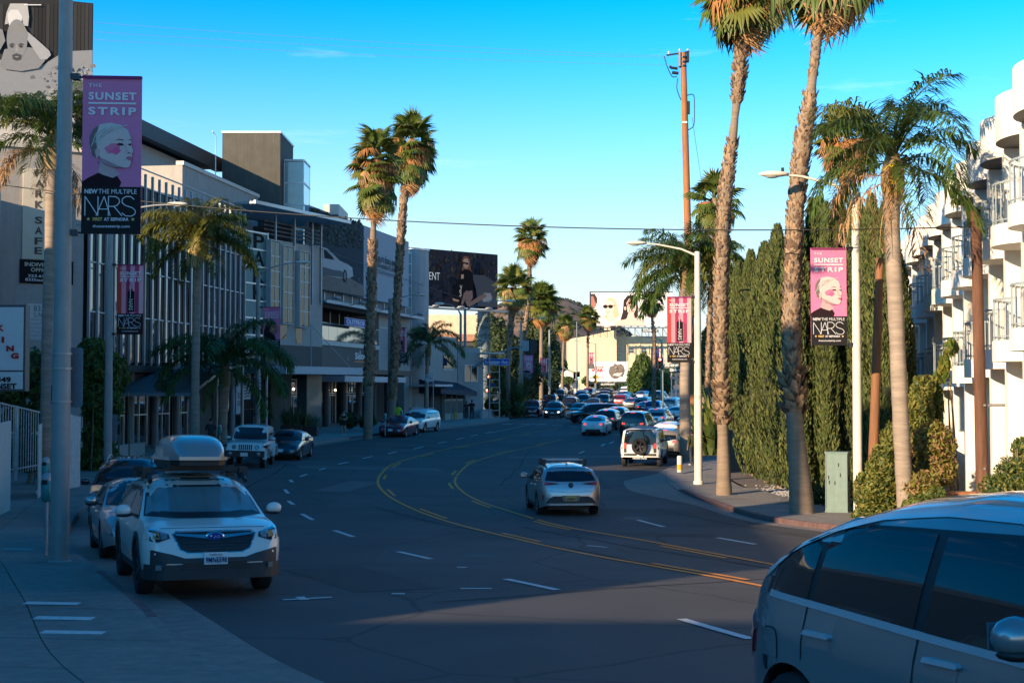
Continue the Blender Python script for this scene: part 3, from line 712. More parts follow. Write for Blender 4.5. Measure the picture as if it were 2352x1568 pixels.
for i in range(7): sh('terrace_post','tpost',t,lambda b:b.box((-.04,1.9,6.5),(.04,1.98,9.0),FRAME),(1.0+i*(f.s(868)-1)/7,0,0))
nb=8; wd=(f.s(868)-.2)/nb
for i in range(nb): pane(t,-.1+i*wd,6.55,-.1+(i+1)*wd-.04,7.75,-.02,M('balcony_glass',(.12,.16,.14),.05,var=0,spec=1,coat=1))
part('balcony_rail',t,lambda b:b.box((-.15,-.05,7.78),(f.s(868),.03,7.84),FRAME))
def q(b):
    for i in range(12): x=.2+i*(L_-.5)/12; b.box((x,-.2,9.32),(x+(L_-.5)/12-.15,0,10.1),M('panel_grey',(.16,.17,.17),.8,var=.2,streak=.3)); b.box((x-.12,-.3,9.3),(x-.04,.1,10.2),FRAME)
    b.box((-.3,-1.3,9.15),(L_,-.2,9.28),STEEL)
    b.box((-.3,-1.35,9.1),(L_,-1.3,9.32),SLABM)
part('billboard_catwalk',t,q)
for u in (738,800,868,938): sh('spotlight','spot',t,lambda b:(b.bar((0,0,0),(0,-.9,.25),.06,.06,STEEL),b.ell((0,-1.1,.22),(.42,.3,.14),STEEL)),(f.s(u,-1.2),-1.2,9.15))
bx('terrace_sign',t,(f.s(791,-.9),-1.0,f.z(791,746,-1)),(f.s(850,-.9),-.9,f.z(791,728,-1)),flat((.16,.12,.42)))
def q(b):
    x=f.s(791,-1); x1=f.s(850,-1); z=f.z(791,746,-1); z1=f.z(791,728,-1); cv=Cv(b,(x,-1.0,z),(1,0,0),(0,0,1)); w_=x1-x; h_=z1-z
    cv.line([(.02,.03),(w_-.02,.03),(w_-.02,h_-.03),(.02,h_-.03),(.02,.03)],.04,PW); cv.text('OUTFRONT',w_*.07,h_*.2,w_*.86,h_*.6,PW,.03)
part('terrace_sign_lettering',t,q)
def q(b):
    x0=f.s(818,-.1); cv=Cv(b,(x0,-.0,4.7),(1,0,0),(0,0,1)); w_=f.s(848)-x0
    cv.text('Sister',w_*-.0,.55,w_*.9,.55,PW,.03); cv.circ(w_*.35,1.1,.2,flat((.6,.4,.4)),n=9); cv.rect(-.1,.3,w_,.45,flat((.6,.22,.12)))
    x0=f.s(870); 
    cv2=Cv(b,(f.s(865-3),0,4.75),(1,0,0),(0,0,1)); 
    cv3=Cv(b,(f.s(800)-.3,0,5.0),(1,0,0),(0,0,1)); cv3.text('215',0,.1,.5,.35,flat((.4,.36,.28)))
    cv4=Cv(b,(f.s(850)+.2,0,4.8),(1,0,0),(0,0,1)); cv4.text('REVERIE',0,.1,f.s(868)-f.s(850)-.3,.95,flat((.22,.17,.11)),.03)
part('shop_lettering',t,q)
bx('canopy',t,(1.8,-2.0,f.z(760,876,-2)),(f.s(932,-2.0),-.1,f.z(760,862,-2)),SLABM)
bx('upper_canopy',t,(-.3,-.15,4.1),(L_,4.1,4.48),DARKM)
xs=[.3,f.s(760),f.s(800),f.s(835),f.s(868),f.s(900)]
for i,(a,b_) in enumerate(zip(xs,xs[1:])):
    windows(t,a+.5,-.35,b_-.5,2.4,2,1,1.6 if i%2 else 2.2,FRAME); windows(t,a+.5,2.55,b_-.5,3.6,3,1,1.6 if i%2 else 2.2,FRAME)
for i,x in enumerate(xs[1:]): sh('column','scol',t,lambda b:b.tube([(0,.4,-1),(0,.4,4.1)],.26,SLATE,14),(x,0,0))
bx('right_pier',t,(f.s(921),-.3,-1),(f.s(932),.6,4.05),M('pier_grey',(.17,.18,.18),.7,var=.1))
part('shop_lamp',t,lambda b:[b.ell((x_,1.9,z_),(.09,.09,.09),M('warm_bulb',(.9,.7,.4),.5,var=0,emit=(1,.7,.35,6)),8,6) for x_,z_ in ((1.6,2.9),(6.2,2.7),(10.4,2.8))])
bx('shop_notice',t,(f.s(905),.2,1.2),(f.s(913),.24,2.6),STUB)
# billboard on top (its own thing)
t2=f.thing('billboard','wide billboard with a grey car parked by dark trees above the storefronts','billboard')
x0=f.s(708,-.6); x1=f.s(938,-.6); z0=10.12; z1=15.9
bx('panel',t2,(x0,-.6,z0),(x1,-.25,z1),flat((.33,.36,.40)))
def q(b):
    cv=Cv(b,(0,-.6,0),(1,0,0),(0,0,1),.008); cv.st=.0004
    def pp(u,v): 
        s_=f.s(u,-.6); k=(u-708)/(938-708); vt=508+k*(556-508); vb=693+k*(722-693); return (s_,z1-(v-vt)/(vb-vt)*(z1-z0))
    def pl(pts,m): cv.poly([pp(*p) for p in pts],m)
    nv=flat((.03,.045,.06)); pl([(708,512),(834,536),(834,708),(708,696)],nv)
    for i in range(220):
        u=random.uniform(712,830); v=random.uniform(522,590) if u>730 else random.uniform(515,560); r=random.uniform(2,6); g_=random.uniform(.02,.09); pl([(u-r,v),(u,v-r),(u+r,v),(u,v+r)],flat((g_*.6,g_*.85,g_*.8)))
    pl([(708,650),(780,656),(832,680),(834,706),(708,694)],flat((.20,.17,.15)))
    for i in range(160):
        u=random.uniform(710,826); v=random.uniform(665,700); r=random.uniform(1,3); g_=random.uniform(.12,.28); pl([(u-r,v),(u,v-r*.5),(u+r,v),(u,v+r*.5)],flat((g_,g_*.88,g_*.8)))
    sil=flat((.40,.41,.42)); dk=flat((.015,.018,.022))
    pl([(708,600),(720,598),(745,602),(760,614),(775,627),(795,634),(804,642),(806,660),(797,666),(770,668),(720,662),(708,658)],sil)
    pl([(708,604),(722,602),(742,606),(758,620),(762,627),(720,624),(708,621)],dk); pl([(735,603),(737,603),(739,626),(736,626)],sil)
    pl([(708,640),(760,650),(775,650),(790,655),(792,666),(735,664),(708,658)],flat((.12,.125,.13)))
    for (u,v,r) in ((787,661,12),(716,652,10)):
        c=pp(u,v); cv.circ(c[0],c[1],r*.034*1.1,dk,ry=r*.037*1.05); cv.circ(c[0],c[1],r*.022,flat((.14,.14,.15)),ry=r*.026)
        for k in range(5):
            a=k*1.257; cv.line([c,(c[0]+r*.024*math.cos(a),c[1]+r*.03*math.sin(a))],.06,flat((.3,.3,.31)))
    pl([(798,637),(804,641),(800,645),(793,640)],flat((.5,.5,.5)))
    tx=flat((.02,.025,.03)); s0=f.s(849,-.6)
    cv.text('The sun has set on',f.s(843,-.6),pp(868,615)[1]-.1,f.s(918,-.6)-f.s(843,-.6),.62,tx,.015); cv.text('out-of-reach luxury',f.s(843,-.6),pp(868,632)[1]-.15,f.s(918,-.6)-f.s(843,-.6),.6,tx,.015)
    cv.text('The 2025 Volkswagen Tiguan',f.s(848,-.6),pp(868,645)[1]-.1,f.s(912,-.6)-f.s(848,-.6),.36,flat((.16,.17,.18)))
part('advert_print',t2,q)
# ---- rounded corner tower
t=thing('corner_tower','rounded blue grey stucco corner tower with a ladder of glass panes','tower',(X(955,120),120.4,0))
def q(b):
    b.lathe([(1.15,-1),(1.15,15.6)],STUB,28); b.lathe([(1.22,15.6),(1.22,15.75),(0,15.76)],FRAME,28,smooth=False)
    b.box((-5.2,.2,-1),(-.6,4,15.0),STUB)
part('shaft',t,q,sharp=40)
for j in range(12):
    z=3.3+j*1.0; pane(t,-.95,z+.04,-.36,z+.96,-1.25,FROST)
part('glazing_frame',t,lambda b:[b.box((-1.0,-1.28,3.3+j-.04),(-.32,-1.1,3.34+j),WHITE) for j in range(13)]+[b.box((x-.04,-1.29,3.3),(x,-1.1,15.4),WHITE) for x in (-.97,-.32)])
bx('lower_pier',t,(-1.2,-1.4,1.2),(-.3,-.6,3.2),STUW); bx('wall_sign',t,(1.0,-2.3,5.0),(1.4,-1.5,6.4),PK)
# ---- small stucco shop at the crossing
f=Fac((X(966,119.5),119.5),(X(1050,127),127)); L_=f.L
t=f.thing('corner_shop','low grey stucco shop with one square window above a navy awning','building')
bx('wall',t,(0,0,2.6),(L_,7,7.7),STUC); bx('parapet',t,(-.05,-.06,7.702),(L_+.05,7,7.85),STUW)
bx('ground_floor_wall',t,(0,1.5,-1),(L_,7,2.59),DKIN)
xa=f.s(1018); xb=f.s(1039); w_=part('window',t,lambda b:(b.box((xa-.15,-.08,f.z(1018,850)),(xb+.15,-.002,f.z(1018,846)),STUW),b.box((xa-.06,-.05,f.z(1018,847)+.03),(xb+.06,-.003,f.z(1018,816)),DARKM)))
pane(w_,xa,f.z(1018,846)+.05,xb,f.z(1018,817),-.07,GLASS)
def q(b):
    NV=M('navy_awning_canvas',(.012,.022,.04),.7,var=.1)
    b.add([(-.3,-.02,3.8),(L_-.2,-.02,3.5),(L_-.2,-2.2,2.6),(-.3,-2.2,2.9),(L_-.2,-2.2,2.2),(-.3,-2.2,2.45),(-.3,0,2.5)],[(0,3,2,1),(3,5,4,2),(0,6,5,3)],NV)
part('awning',t,q)
part('entrance_slab',t,lambda b:b.box((-2.4,-2.6,3.1),(1.4,.3,3.3),SLABM))
for (ua,ub) in ((1023,1036),(1038,1048),(1050,1064)):
    xa=f.s(ua,-1.2); xb=f.s(ub,-1.2); k=part('kiosk_front',t,lambda b:(b.box((xa,-1.2,-.6),(xb,-.3,2.5),M('kiosk_white',(.30,.29,.26),.7,var=.2)),b.box((xa+.1,-1.23,.6),(xb-.1,-1.202,1.75),flat((.13,.12,.11))),b.box((xa+.06,-1.23,1.95),(xb-.06,-1.202,2.35),PK)))
part('dark_opening',t,lambda b:b.box((.2,-.9,-.8),(f.s(1022,-1.2)-.1,.2,2.5),M('opening_black',(.012,.014,.02),.7,var=.1)))  # black box stands in for the darkness of the garage opening
# neighbouring volume right of it
t=thing('stucco_annex','stepped grey stucco annex with a flat white roof behind the signal pole','building',(X(1052,127.2),127.2,0),.5)
bx('wall',t,(0,0,2.4),(2.4,6,6.9),STUC); bx('ground_floor_wall',t,(.3,.5,-1),(2.4,6,2.38),STUB); bx('side_wall',t,(2.41,.8,-1),(3.2,6,6.0),STUB)
part('roof_slab',t,lambda b:b.box((2.2,-1.4,6.3),(4.4,1.5,6.45),STUW)); windows(t,.7,3.6,2.1,5.2,2,1,-.03,FRAME)
def q(b):
    for x in (2.8,3.9): b.box((x,-1.2,-.8),(x+.1,-1.1,6.3),STEEL)
    for j in range(8): b.box((2.8,-1.2,j*.75),(4.0,-1.1,j*.75+.06),STEEL)
part('stair_frame',t,q)
# ---- fashion billboard on an ivy clad column
f=Fac((X(940,142),142),(X(1143,150),150)); L_=f.L
t=f.thing('billboard','dark billboard of a seated figure in black and sunglasses on rocks, on an ivy column','billboard')
z0=12.0; z1=18.3
bx('panel',t,(-4,0,z0),(L_,.5,z1),flat((.018,.022,.035)))
def q(b):
    cv=Cv(b,(0,0,0),(1,0,0),(0,0,1),.01); cv.st=.0005
    def pp(u,v): return (f.s(u),z1-(v-577)/(704-577)*(z1-z0))
    def pl(pts,m): cv.poly([pp(*p) for p in pts],m)
    for i in range(420):
        u=random.uniform(968,1140); v=random.uniform(580,700); up=v<640; g_=random.uniform(.015,.07) if up else random.uniform(.01,.045)
        g_*=.55
        if up and noise.noise(Vector((u*.05,v*.02,0)))>.05: g_*=1.8
        r=random.uniform(1,4)*(2.2 if i<80 else 1); c=(g_,g_*.9,g_*.8) if up else (g_*.6,g_*.85,g_*1.3); pl([(u-r*.5,v),(u,v-r*1.4),(u+r*.5,v),(u,v+r)],flat(c))
    pl([(1080,628),(1110,628),(1140,645),(1140,700),(1096,700),(1090,660)],flat((.05,.06,.075)))
    pl([(1103,676),(1110,668),(1124,668),(1128,680),(1120,690),(1106,688)],flat((.22,.23,.24)))
    hair=flat((.16,.075,.045)); sk=flat((.38,.24,.18)); bk=flat((.004,.004,.006))
    pl([(1058,596),(1062,588),(1071,587),(1076,594),(1078,612),(1081,626),(1074,634),(1060,632),(1058,618),(1060,608)],hair)
    pl([(1061,598),(1064,593),(1071,593),(1074,600),(1073,610),(1067,616),(1062,611)],sk); pl([(1060,601),(1073,602),(1072,607),(1067,606),(1066,604),(1061,606)],bk); pl([(1064,611),(1069,611),(1067,613)],flat((.4,.08,.08)))
    pl([(1058,622),(1064,617),(1076,618),(1083,626),(1084,650),(1084,668),(1064,672),(1056,690),(1038,684),(1036,672),(1044,650),(1052,644)],bk)
    pl([(1056,630),(1062,629),(1062,638),(1056,640)],sk)
    leg=flat((.16,.11,.10)); pl([(1066,668),(1082,664),(1083,680),(1078,690),(1098,676),(1112,670),(1115,676),(1098,688),(1076,702),(1070,700),(1066,690)],leg); pl([(1036,684),(1052,688),(1050,692),(1038,690)],sk); pl([(1062,672),(1069,664),(1072,668),(1064,690),(1059,700),(1056,696)],leg)
    cv.text('Y',pp(1053,0)[0],pp(0,672)[1],.35,.9,flat((.5,.48,.42))); cv.text('S',pp(1052,0)[0],pp(0,680)[1],.3,.8,flat((.5,.48,.42)))
    cv.text('SAINT LAURENT',f.s(905),pp(0,646)[1],f.s(1007)-f.s(905),.85,PW,.0)
part('advert_print',t,q)
def q(b):
    b.box((-4,-1.2,z0-.35),(L_+2,-.1,z0-.25),STEEL); b.box((-4,-1.25,z0-.4),(L_+2.4,-1.2,z0-.2),STEEL)
    for u in (1000,1058,1122): b.ell((f.s(u,-1.6),-1.7,z0-.1),(.5,.3,.18),STEEL)
part('catwalk',t,q)
xc=f.s(1111,.9)
IVY=M('ivy_green',(.035,.06,.03),.8,var=.5,scale=6,trans=.15)
part('column',t,lambda b:b.tube([(xc,.9,-1),(xc,.9,z0-.2)],.72,M('column_paint',(.14,.18,.2),.8,var=.3,scale=4),20))
def leafcards(c,r,n,size,m,name,parent=None,kind='stuff',seed=1,shell=.55,flatz=1,droop=0):
    """many small leaf faces spread through the volume of an ellipsoid (or several)"""
    rg=np.random.default_rng(seed); c=np.atleast_2d(c); r=np.atleast_2d(r); k=len(c)
    vol=np.prod(r,axis=1)**.67; idx=rg.choice(k,n,p=vol/vol.sum())
    d=rg.normal(size=(n,3)); d/=np.linalg.norm(d,axis=1)[:,None]; rad=shell+(1-shell)*rg.random(n)**.6
    rad*=1+.13*np.sin(7*d[:,0]+3*idx)*np.cos(6*d[:,2]+idx)
    p=c[idx]+d*rad[:,None]*r[idx]
    nn=d+rg.normal(size=(n,3))*.8; nn/=np.linalg.norm(nn,axis=1)[:,None]
    a=np.cross(nn,rg.normal(size=(n,3))); a/=np.linalg.norm(a,axis=1)[:,None]; a[:,2]-=droop; b=np.cross(nn,a)
    s=size*(.6+.8*rg.random(n))[:,None]
    V=np.stack([p-a*s,p-b*s*.38,p+a*s,p+b*s*.38],1).reshape(-1,3); Fq=np.arange(n*4).reshape(-1,4)
    if isinstance(m,(list,tuple)): mi=rg.integers(0,len(m),n); ms=m
    else: mi=None; ms=[m]
    return ob(name,npmesh(name,V,Fq,ms,mi),parent,kind)
cc=np.array([(xc,.9,i*.9) for i in range(13)]); leafcards(cc,np.array([(.82,.82,.7)]*13),5200,.10,[IVY,M('ivy_bluegreen',(.06,.09,.08),.8,var=.4)],'ivy',t,seed=3,shell=.9)
# ---- sunlit house behind it
t=thing('hillside_house','sunlit cream house with brick course and dark windows under the fashion billboard','building',(X(940,168),168,0),.1)
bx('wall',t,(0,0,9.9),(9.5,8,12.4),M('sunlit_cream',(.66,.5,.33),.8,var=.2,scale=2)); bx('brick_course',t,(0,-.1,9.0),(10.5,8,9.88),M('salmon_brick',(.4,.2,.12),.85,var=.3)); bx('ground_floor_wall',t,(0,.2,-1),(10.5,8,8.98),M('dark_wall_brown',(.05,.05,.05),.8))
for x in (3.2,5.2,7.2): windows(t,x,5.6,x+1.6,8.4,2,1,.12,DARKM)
# ---- cream building at the bend of the street with its two billboards
YB=256
t=thing('cream_building','cream stucco building with sloping roofline at the far bend of the street','building',(X(1306,YB),YB,0))
CRM=M('cream_stucco',(.64,.54,.36),.85,var=.07,scale=.8,streak=.06)
def q(b):
    pts=[(1306,905),(1306,780),(1314,777),(1352,771),(1416,757),(1417,905)]
    b.prism([(X(u,YB)-X(1306,YB),Z(v,YB)) for u,v in pts],(0,0,0),(1,0,0),(0,0,1),(0,-1,0),12,CRM)
part('wall',t,q)
xx=lambda u:X(u,YB)-X(1306,YB)
bx('wing_wall',t,(xx(1417)+.01,2.5,0),(xx(1545),14,Z(772,YB+2.5)),CRM)
for u in (1418,1446,1475,1500): windows(t,xx(u),Z(810,YB),xx(u)+1.15,Z(797,YB),1,2,2.46,WHITE)
part('roof_vent',t,lambda b:(b.cbox((xx(1396),1,Z(748,YB)),(1.2,1,1.6),STUW),))
part('pilaster',t,lambda b:[b.box((xx(u),2.3,0),(xx(u)+.3,2.49,Z(773,YB)),CRM) for u in (1440,1470,1510)])
part('door_awning',t,lambda b:(b.add([(xx(1345),-.02,Z(875,YB)),(xx(1368),-.02,Z(875,YB)),(xx(1366),-1.6,Z(881,YB)),(xx(1343),-1.6,Z(884,YB))],[(0,3,2,1)],DARKM)))
leafcards(np.array([(xx(1352),-.4,4.3),(xx(1375),-.5,3.4),(xx(1400),-.6,3.2),(xx(1425),-.5,3.4)]),np.array([(1.6,.5,1.1)]*4),1600,.28,[IVY,M('hedge_green',(.06,.12,.025),.7,var=.4,trans=.3)],'creeper',t,seed=5)
YP=250
def fig(cv,sc,cx,cy,skin,hair,kind):
    def pl(pts,m): cv.poly([(cx+a*sc,cy+b*sc) for a,b in pts],m)
    sk=flat(skin); sk2=flat(tuple(c*.82 for c in skin)); hr=flat(hair); dk=flat((.02,.015,.015)); lip=flat((.45,.10,.10))
    if kind=='sun':     # fair haired woman, sunglasses, smiling, facing left
        pl([(-.30,.50),(-.15,.78),(.1,.85),(.38,.70),(.55,.35),(.62,0),(.68,-.45),(.4,-.6),(-.3,-.62),(-.42,-.55),(-.25,-.35)],hr)
        pl([(-.1,-.35),(.25,-.2),(.3,-.55),(.75,-.75),(.85,-1.1),(-.75,-1.1),(-.5,-.75),(-.12,-.6)],sk)
        pl([(-.9,-1.1),(-.6,-.75),(-.2,-.7),(.1,-1.0),(.5,-.7),(.9,-.9),(1,-1.1)],flat((.75,.62,.60)))
        pl([(-.32,.45),(-.15,.68),(.12,.66),(.32,.42),(.32,0),(.12,-.32),(-.08,-.42),(-.27,-.25),(-.33,.05)],sk)
        for a in (-.36,.0): cv.circ(cx+(a+.08)*sc,cy+.22*sc,.17*sc,dk,ry=.13*sc)
        cv.line([(cx-.15*sc,cy+.26*sc),(cx+.4*sc,cy+.3*sc)],.04*sc,dk); pl([(-.24,-.12),(.05,-.08),(0,-.2),(-.16,-.22)],lip); pl([(-.2,-.13),(.02,-.1),(-.02,-.16),(-.16,-.17)],PW)
        pl([(-.2,.1),(-.14,-.02),(-.23,-.04)],sk2)
    elif kind=='dark':    # long dark hair, three quarter face
        pl([(-.45,-.2),(-.4,.5),(-.15,.82),(.2,.85),(.45,.6),(.52,.1),(.5,-.5),(.35,-.7),(-.1,-.5),(-.35,-.75),(-.62,-.8)],hr)
        pl([(-.1,-.3),(.25,-.35),(.3,-.6),(.85,-.78),(1.0,-1.1),(-1.0,-1.1),(-.85,-.8),(-.2,-.68)],sk)
        pl([(-.22,.35),(-.05,.62),(.2,.66),(.38,.45),(.40,.1),(.36,-.12),(.22,-.38),(.05,-.42),(-.15,-.22)],sk)
        for a in (.02,.28): pl([(a-.08,.15),(a,.19),(a+.08,.15),(a,.11)],dk); pl([(a-.1,.25),(a,.3),(a+.09,.26),(a,.27)],hr)
        pl([(.2,.12),(.26,-.05),(.15,-.06)],sk2); pl([(.1,-.17),(.19,-.14),(.28,-.17),(.19,-.23)],lip); cv.circ(cx+(-.3)*sc,cy+.0*sc,.07*sc,sk,ry=.12*sc)
f=Fac((X(1357,YP),YP),(X(1545,YP),YP+.5))
t=thing('billboard','large white billboard with two women and a man in profile on the roof','billboard',(X(1357,YP),YP,0))
x1=X(1545,YP)-X(1357,YP); z0=Z(748,YP); z1=Z(671,YP); px=YP/F
bx('panel',t,(0,0,z0),(x1,.5,z1),flat((.74,.73,.70))); part('panel_frame',t,lambda b:(b.box((-.15,-.1,z1+.002),(x1+.1,.5,z1+.15),DARKM),b.box((-.17,-.1,z0-.2),(-.002,.5,z1),DARKM)))
def q(b):
    cv=Cv(b,(0,0,z0),(1,0,0),(0,0,1),.02); cv.st=.004
    W1=lambda u,v:((u-1357)*px,(748-v)*px)
    cv.poly([W1(1357.5,675),W1(1366,674),W1(1372,684),(W1(1372,695)),W1(1368,700),W1(1357.5,700)],flat((.06,.04,.04))); cv.poly([W1(1357.5,680),W1(1363,680),W1(1366,690),W1(1371,700),W1(1366,706),W1(1357.5,708)],flat((.36,.16,.12)))
    fig(cv,33*px,*W1(1400,711),(.74,.52,.42),(.62,.42,.26),'sun')
    fig(cv,36*px,*W1(1447,708),(.70,.46,.38),(.03,.022,.02),'dark')
    a=W1(1489,714); cv.text('PRADA',a[0],a[1],38*px,7*px,PK)
part('advert_print',t,q)
def q(b):
    b.box((-.2,-1.3,z0-.45),(x1,-.1,z0-.35),DARKM)
    for i in range(12):
        x=.5+i*(x1-1)/11; b.bar((x,.3,z0-.4),(x,.3,Z(775,YP)),.12,.12,DARKM); b.bar((x,.3,z0-.4),(x+1.1,.3,Z(774,YP)),.07,.07,DARKM); b.ell((x+.4,-1.3,z0-.2),(.25,.2,.12),STEEL)
    cv=Cv(b,((1476-1357)*px,-1.35,Z(762,YP)),(1,0,0),(0,0,1)); cv.rect(-.15,-.1,35*px,5.2*px,DARKM); cv.text('OUTFRONT',0,0,33*px,4.2*px,PW,.03)
part('truss',t,q)
YQ=232; px2=YQ/F
t=thing('billboard','small white film billboard with a skull like beast over the street hedge','billboard',(X(1352,YQ),YQ,0))
z0=Z(876,YQ); z1=Z(830,YQ); x1=(1442-1352)*px2
bx('panel',t,(0,0,z0),(x1,.4,z1),flat((.70,.69,.68)))
def q(b):
    cv=Cv(b,(0,0,z0),(1,0,0),(0,0,1),.02); cv.st=.004
    cv.text('PRIMITIVE',.6*0+3*px2,30*px2,31*px2,5*px2,flat((.3,.08,.07)),.03); cv.text('WAR',6*px2,22*px2,28*px2,7.5*px2,PR,.05); cv.text('IN THEATERS',7*px2,12*px2,25*px2,2.6*px2,flat((.45,.3,.3))); cv.text('AUGUST 21',3*px2,7*px2,32*px2,4*px2,flat((.25,.12,.12)),.02)
    pts=[(46,20),(48,34),(56,36),(60,42),(66,38),(74,41),(80,36),(83,26),(81,16),(72,12),(66,7),(58,6),(52,10)]; cv.poly([(a*px2,b_*px2) for a,b_ in pts],flat((.18,.15,.13)))
    for i in range(46):
        a=random.uniform(49,79); c=random.uniform(11,37); r=random.uniform(1,4); g_=random.uniform(.05,.4); cv.poly([((a-r)*px2,c*px2),(a*px2,(c-r*.6)*px2),((a+r)*px2,(c+r*.5)*px2)],flat((g_,g_*.85,g_*.7)))
    cv.poly([(x*px2,y*px2) for x,y in ((54,14),(70,12),(78,20),(60,19))],flat((.6,.55,.5)))
part('advert_print',t,q)
def q(b):
    b.box((0,-.8,z0-.3),(x1,-.1,z0-.2),DARKM); b.box((x1*.28,-.85,z0-.75),(x1*.68,-.8,z0-.25),DARKM); cv=Cv(b,(x1*.3,-.86,z0-.7),(1,0,0),(0,0,1)); cv.text('OUTFRONT',0,.06,x1*.36,.32,PW,.03)
    for x in (1.5,5): b.box((x,.5,0),(x+.3,.8,z1-.5),DARKM)
part('support_frame',t,q)
# dark building and pale tent on the left side of the far street
t=thing('dark_building','dark wooden nightclub front with a lit white sign far down the street','building',(X(1262,266),266,0))
bx('wall',t,(0,0,0),(X(1340,266)-X(1262,266)-2,8,Z(768,266)),M('dark_timber',(.03,.028,.035),.7,var=.3)); bx('roof_band',t,(-.2,-.3,Z(768,266)+.01),(4.9,8,Z(760,266)),M('plum_roof',(.09,.05,.06),.7))
for k in range(3): windows(t,.6+k*1.6,6.4,1.8+k*1.6,9.5,1,3,-.05,DARKM)
def q(b):
    cv=Cv(b,((1271-1262)*.088,-.1,Z(857,266)),(1,0,0),(0,0,1)); cv.text('RPH',0,0,1.3,.9,PW,.04)
part('sign_lettering',t,q)
t=thing('white_tent','small white peaked tent beside the far left pavement','tent',(X(1302,228),228,0))
part('tent_roof',t,lambda b:b.add([(-2.4,-2,4.3),(2.2,-2,4.3),(2.2,2,4.3),(-2.4,2,4.3),(0,0,6.1)],[(0,1,4),(1,2,4),(2,3,4),(3,0,4)],M('tent_canvas',(.68,.6,.52),.8)))
part('tent_wall',t,lambda b:(b.box((-2.3,1.9,2),(2.1,1.95,4.3),WHITE),b.box((-2.3,-1.9,2),(-2.2,-1.8,4.3),WHITE),b.box((2.0,-1.9,2),(2.1,-1.8,4.3),WHITE)))
# green sign building on the right of the far street
t=thing('sign_pylon','dark green shop sign with white lettering beside the far right traffic light','sign',(X(1526,178),178,0))
pg=178/F
bx('panel',t,(0,0,Z(856,178)),(42*pg,.3,Z(834,178)),flat((.012,.03,.02)))
def q(b):
    cv=Cv(b,(0,0,Z(856,178)),(1,0,0),(0,0,1)); cv.text('ENE',14*pg,15*pg,20*pg,5*pg,PW,.04); cv.text('Girls G',12*pg,3*pg,27*pg,7*pg,PW,.04); cv.line([(0,12*pg),(42*pg,13*pg)],.03,PW)
part('sign_lettering',t,q)
part('post',t,lambda b:[b.box((x,.05,1),(x+.15,.2,Z(856,178)-.01),FRAME) for x in (.9,1.5,2.1)])
part('arrow_panel',t,lambda b:b.prism([(0,0),(20*pg,-6*pg),(20*pg,-12*pg),(0,-7*pg)],(14*pg,-.05,Z(862,178)),(1,0,0),(0,0,1),(0,-1,0),.1,M('salmon_panel',(.55,.3,.25),.7)))
# ---- hotel with stepped round balconies on the right
HW=M('hotel_white_render',(.80,.76,.68),.8,var=.05,scale=1,bump=.12,bscale=40,streak=.05)
HRAIL=M('hotel_rail_paint',(.28,.33,.35),.5,var=.1); HDOOR=M('hotel_door_glass',(.06,.10,.12),.1,var=.2,coat=.4)
fa=math.atan2(24,4.6)      # façade runs away from the camera
t=thing('hotel','white hotel with stepped facade, rounded balconies and metal railings','hotel',(12.15,29.6,0),fa)
# local x runs along the facade away from the viewer, local y points left to the street when positive
nb=11; bl=2.3
roofz=[10.3,10.1,9.95,9.75,9.6,9.5,9.4,9.3,9.2,9.1,9.05]
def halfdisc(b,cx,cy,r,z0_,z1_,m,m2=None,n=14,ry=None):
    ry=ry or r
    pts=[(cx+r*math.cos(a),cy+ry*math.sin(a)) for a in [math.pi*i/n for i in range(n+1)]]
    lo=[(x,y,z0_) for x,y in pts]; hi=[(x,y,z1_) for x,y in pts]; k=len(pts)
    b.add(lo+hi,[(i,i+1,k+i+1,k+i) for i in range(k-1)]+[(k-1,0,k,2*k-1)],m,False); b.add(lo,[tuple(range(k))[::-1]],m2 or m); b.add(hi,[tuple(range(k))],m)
def rail(b,cx,cy,r,z,ry,n=20):
    pts=[(cx+r*math.cos(math.pi*i/n),cy+ry*math.sin(math.pi*i/n)) for i in range(n+1)]
    for p_,q_ in zip(pts,pts[1:]):
        b.bar((*p_,z+1.0),(*q_,z+1.0),.04,.05,HRAIL); b.bar((*p_,z+.1),(*q_,z+.1),.03,.03,HRAIL)
    for p_ in pts: b.bar((*p_,z),(*p_,z+1.0),.022,.022,HRAIL)
bx('rear_wall',t,(-10,-9,-1.5),(nb*bl+6,-1.6,9.0),HW)
for i in range(nb+3):
    x=(i-1.6)*bl; rz_=roofz[min(max(i-1,0),10)]; 
    part('fin_wall',t,lambda b:b.box((x+bl-.16,-1.6,-1.5),(x+bl+.16,.35,rz_-1.1),HW))
    fl=[rz_-3.55,rz_-6.35]
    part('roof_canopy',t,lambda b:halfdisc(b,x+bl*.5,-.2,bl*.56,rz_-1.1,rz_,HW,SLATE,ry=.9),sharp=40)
    for k,z in enumerate(fl):
        part('balcony_slab',t,lambda b:halfdisc(b,x+bl*.5,-.2,bl*.5,z-.12,z+.38,HW,ry=1.05),sharp=40)
        part('balcony_railing',t,lambda b:rail(b,x+bl*.5,-.2,bl*.48,z+.38,1.0,14))
    part('door',t,lambda b:[b.box((x+.5,-1.61,z+.4),(x+bl-.7,-1.55,z+2.5),HDOOR) for z in fl+[rz_-9.2]])
part('garden_screen',t,lambda b:(b.box((9.5,.9,-1),(22,1.0,1.15),M('screen_panel',(.30,.31,.29),.5,var=.15)),b.box((9.4,.86,1.15),(22,1.04,1.3),WHITE),b.box((9.4,.86,-1),(9.5,1.04,1.15),WHITE)))
t=thing('garden_wall','low cream rendered garden wall with a round pier in front of the hotel','wall',(11.2,33.6,0))
part('wall',t,lambda b:(b.box((0,0,-1),(2.4,.3,.2),STUW),b.lathe([(.3,-1),(.3,-.1),(.2,0),(0,.02)],STUW,14,Matrix.Translation((-.1,-.1,0)))))
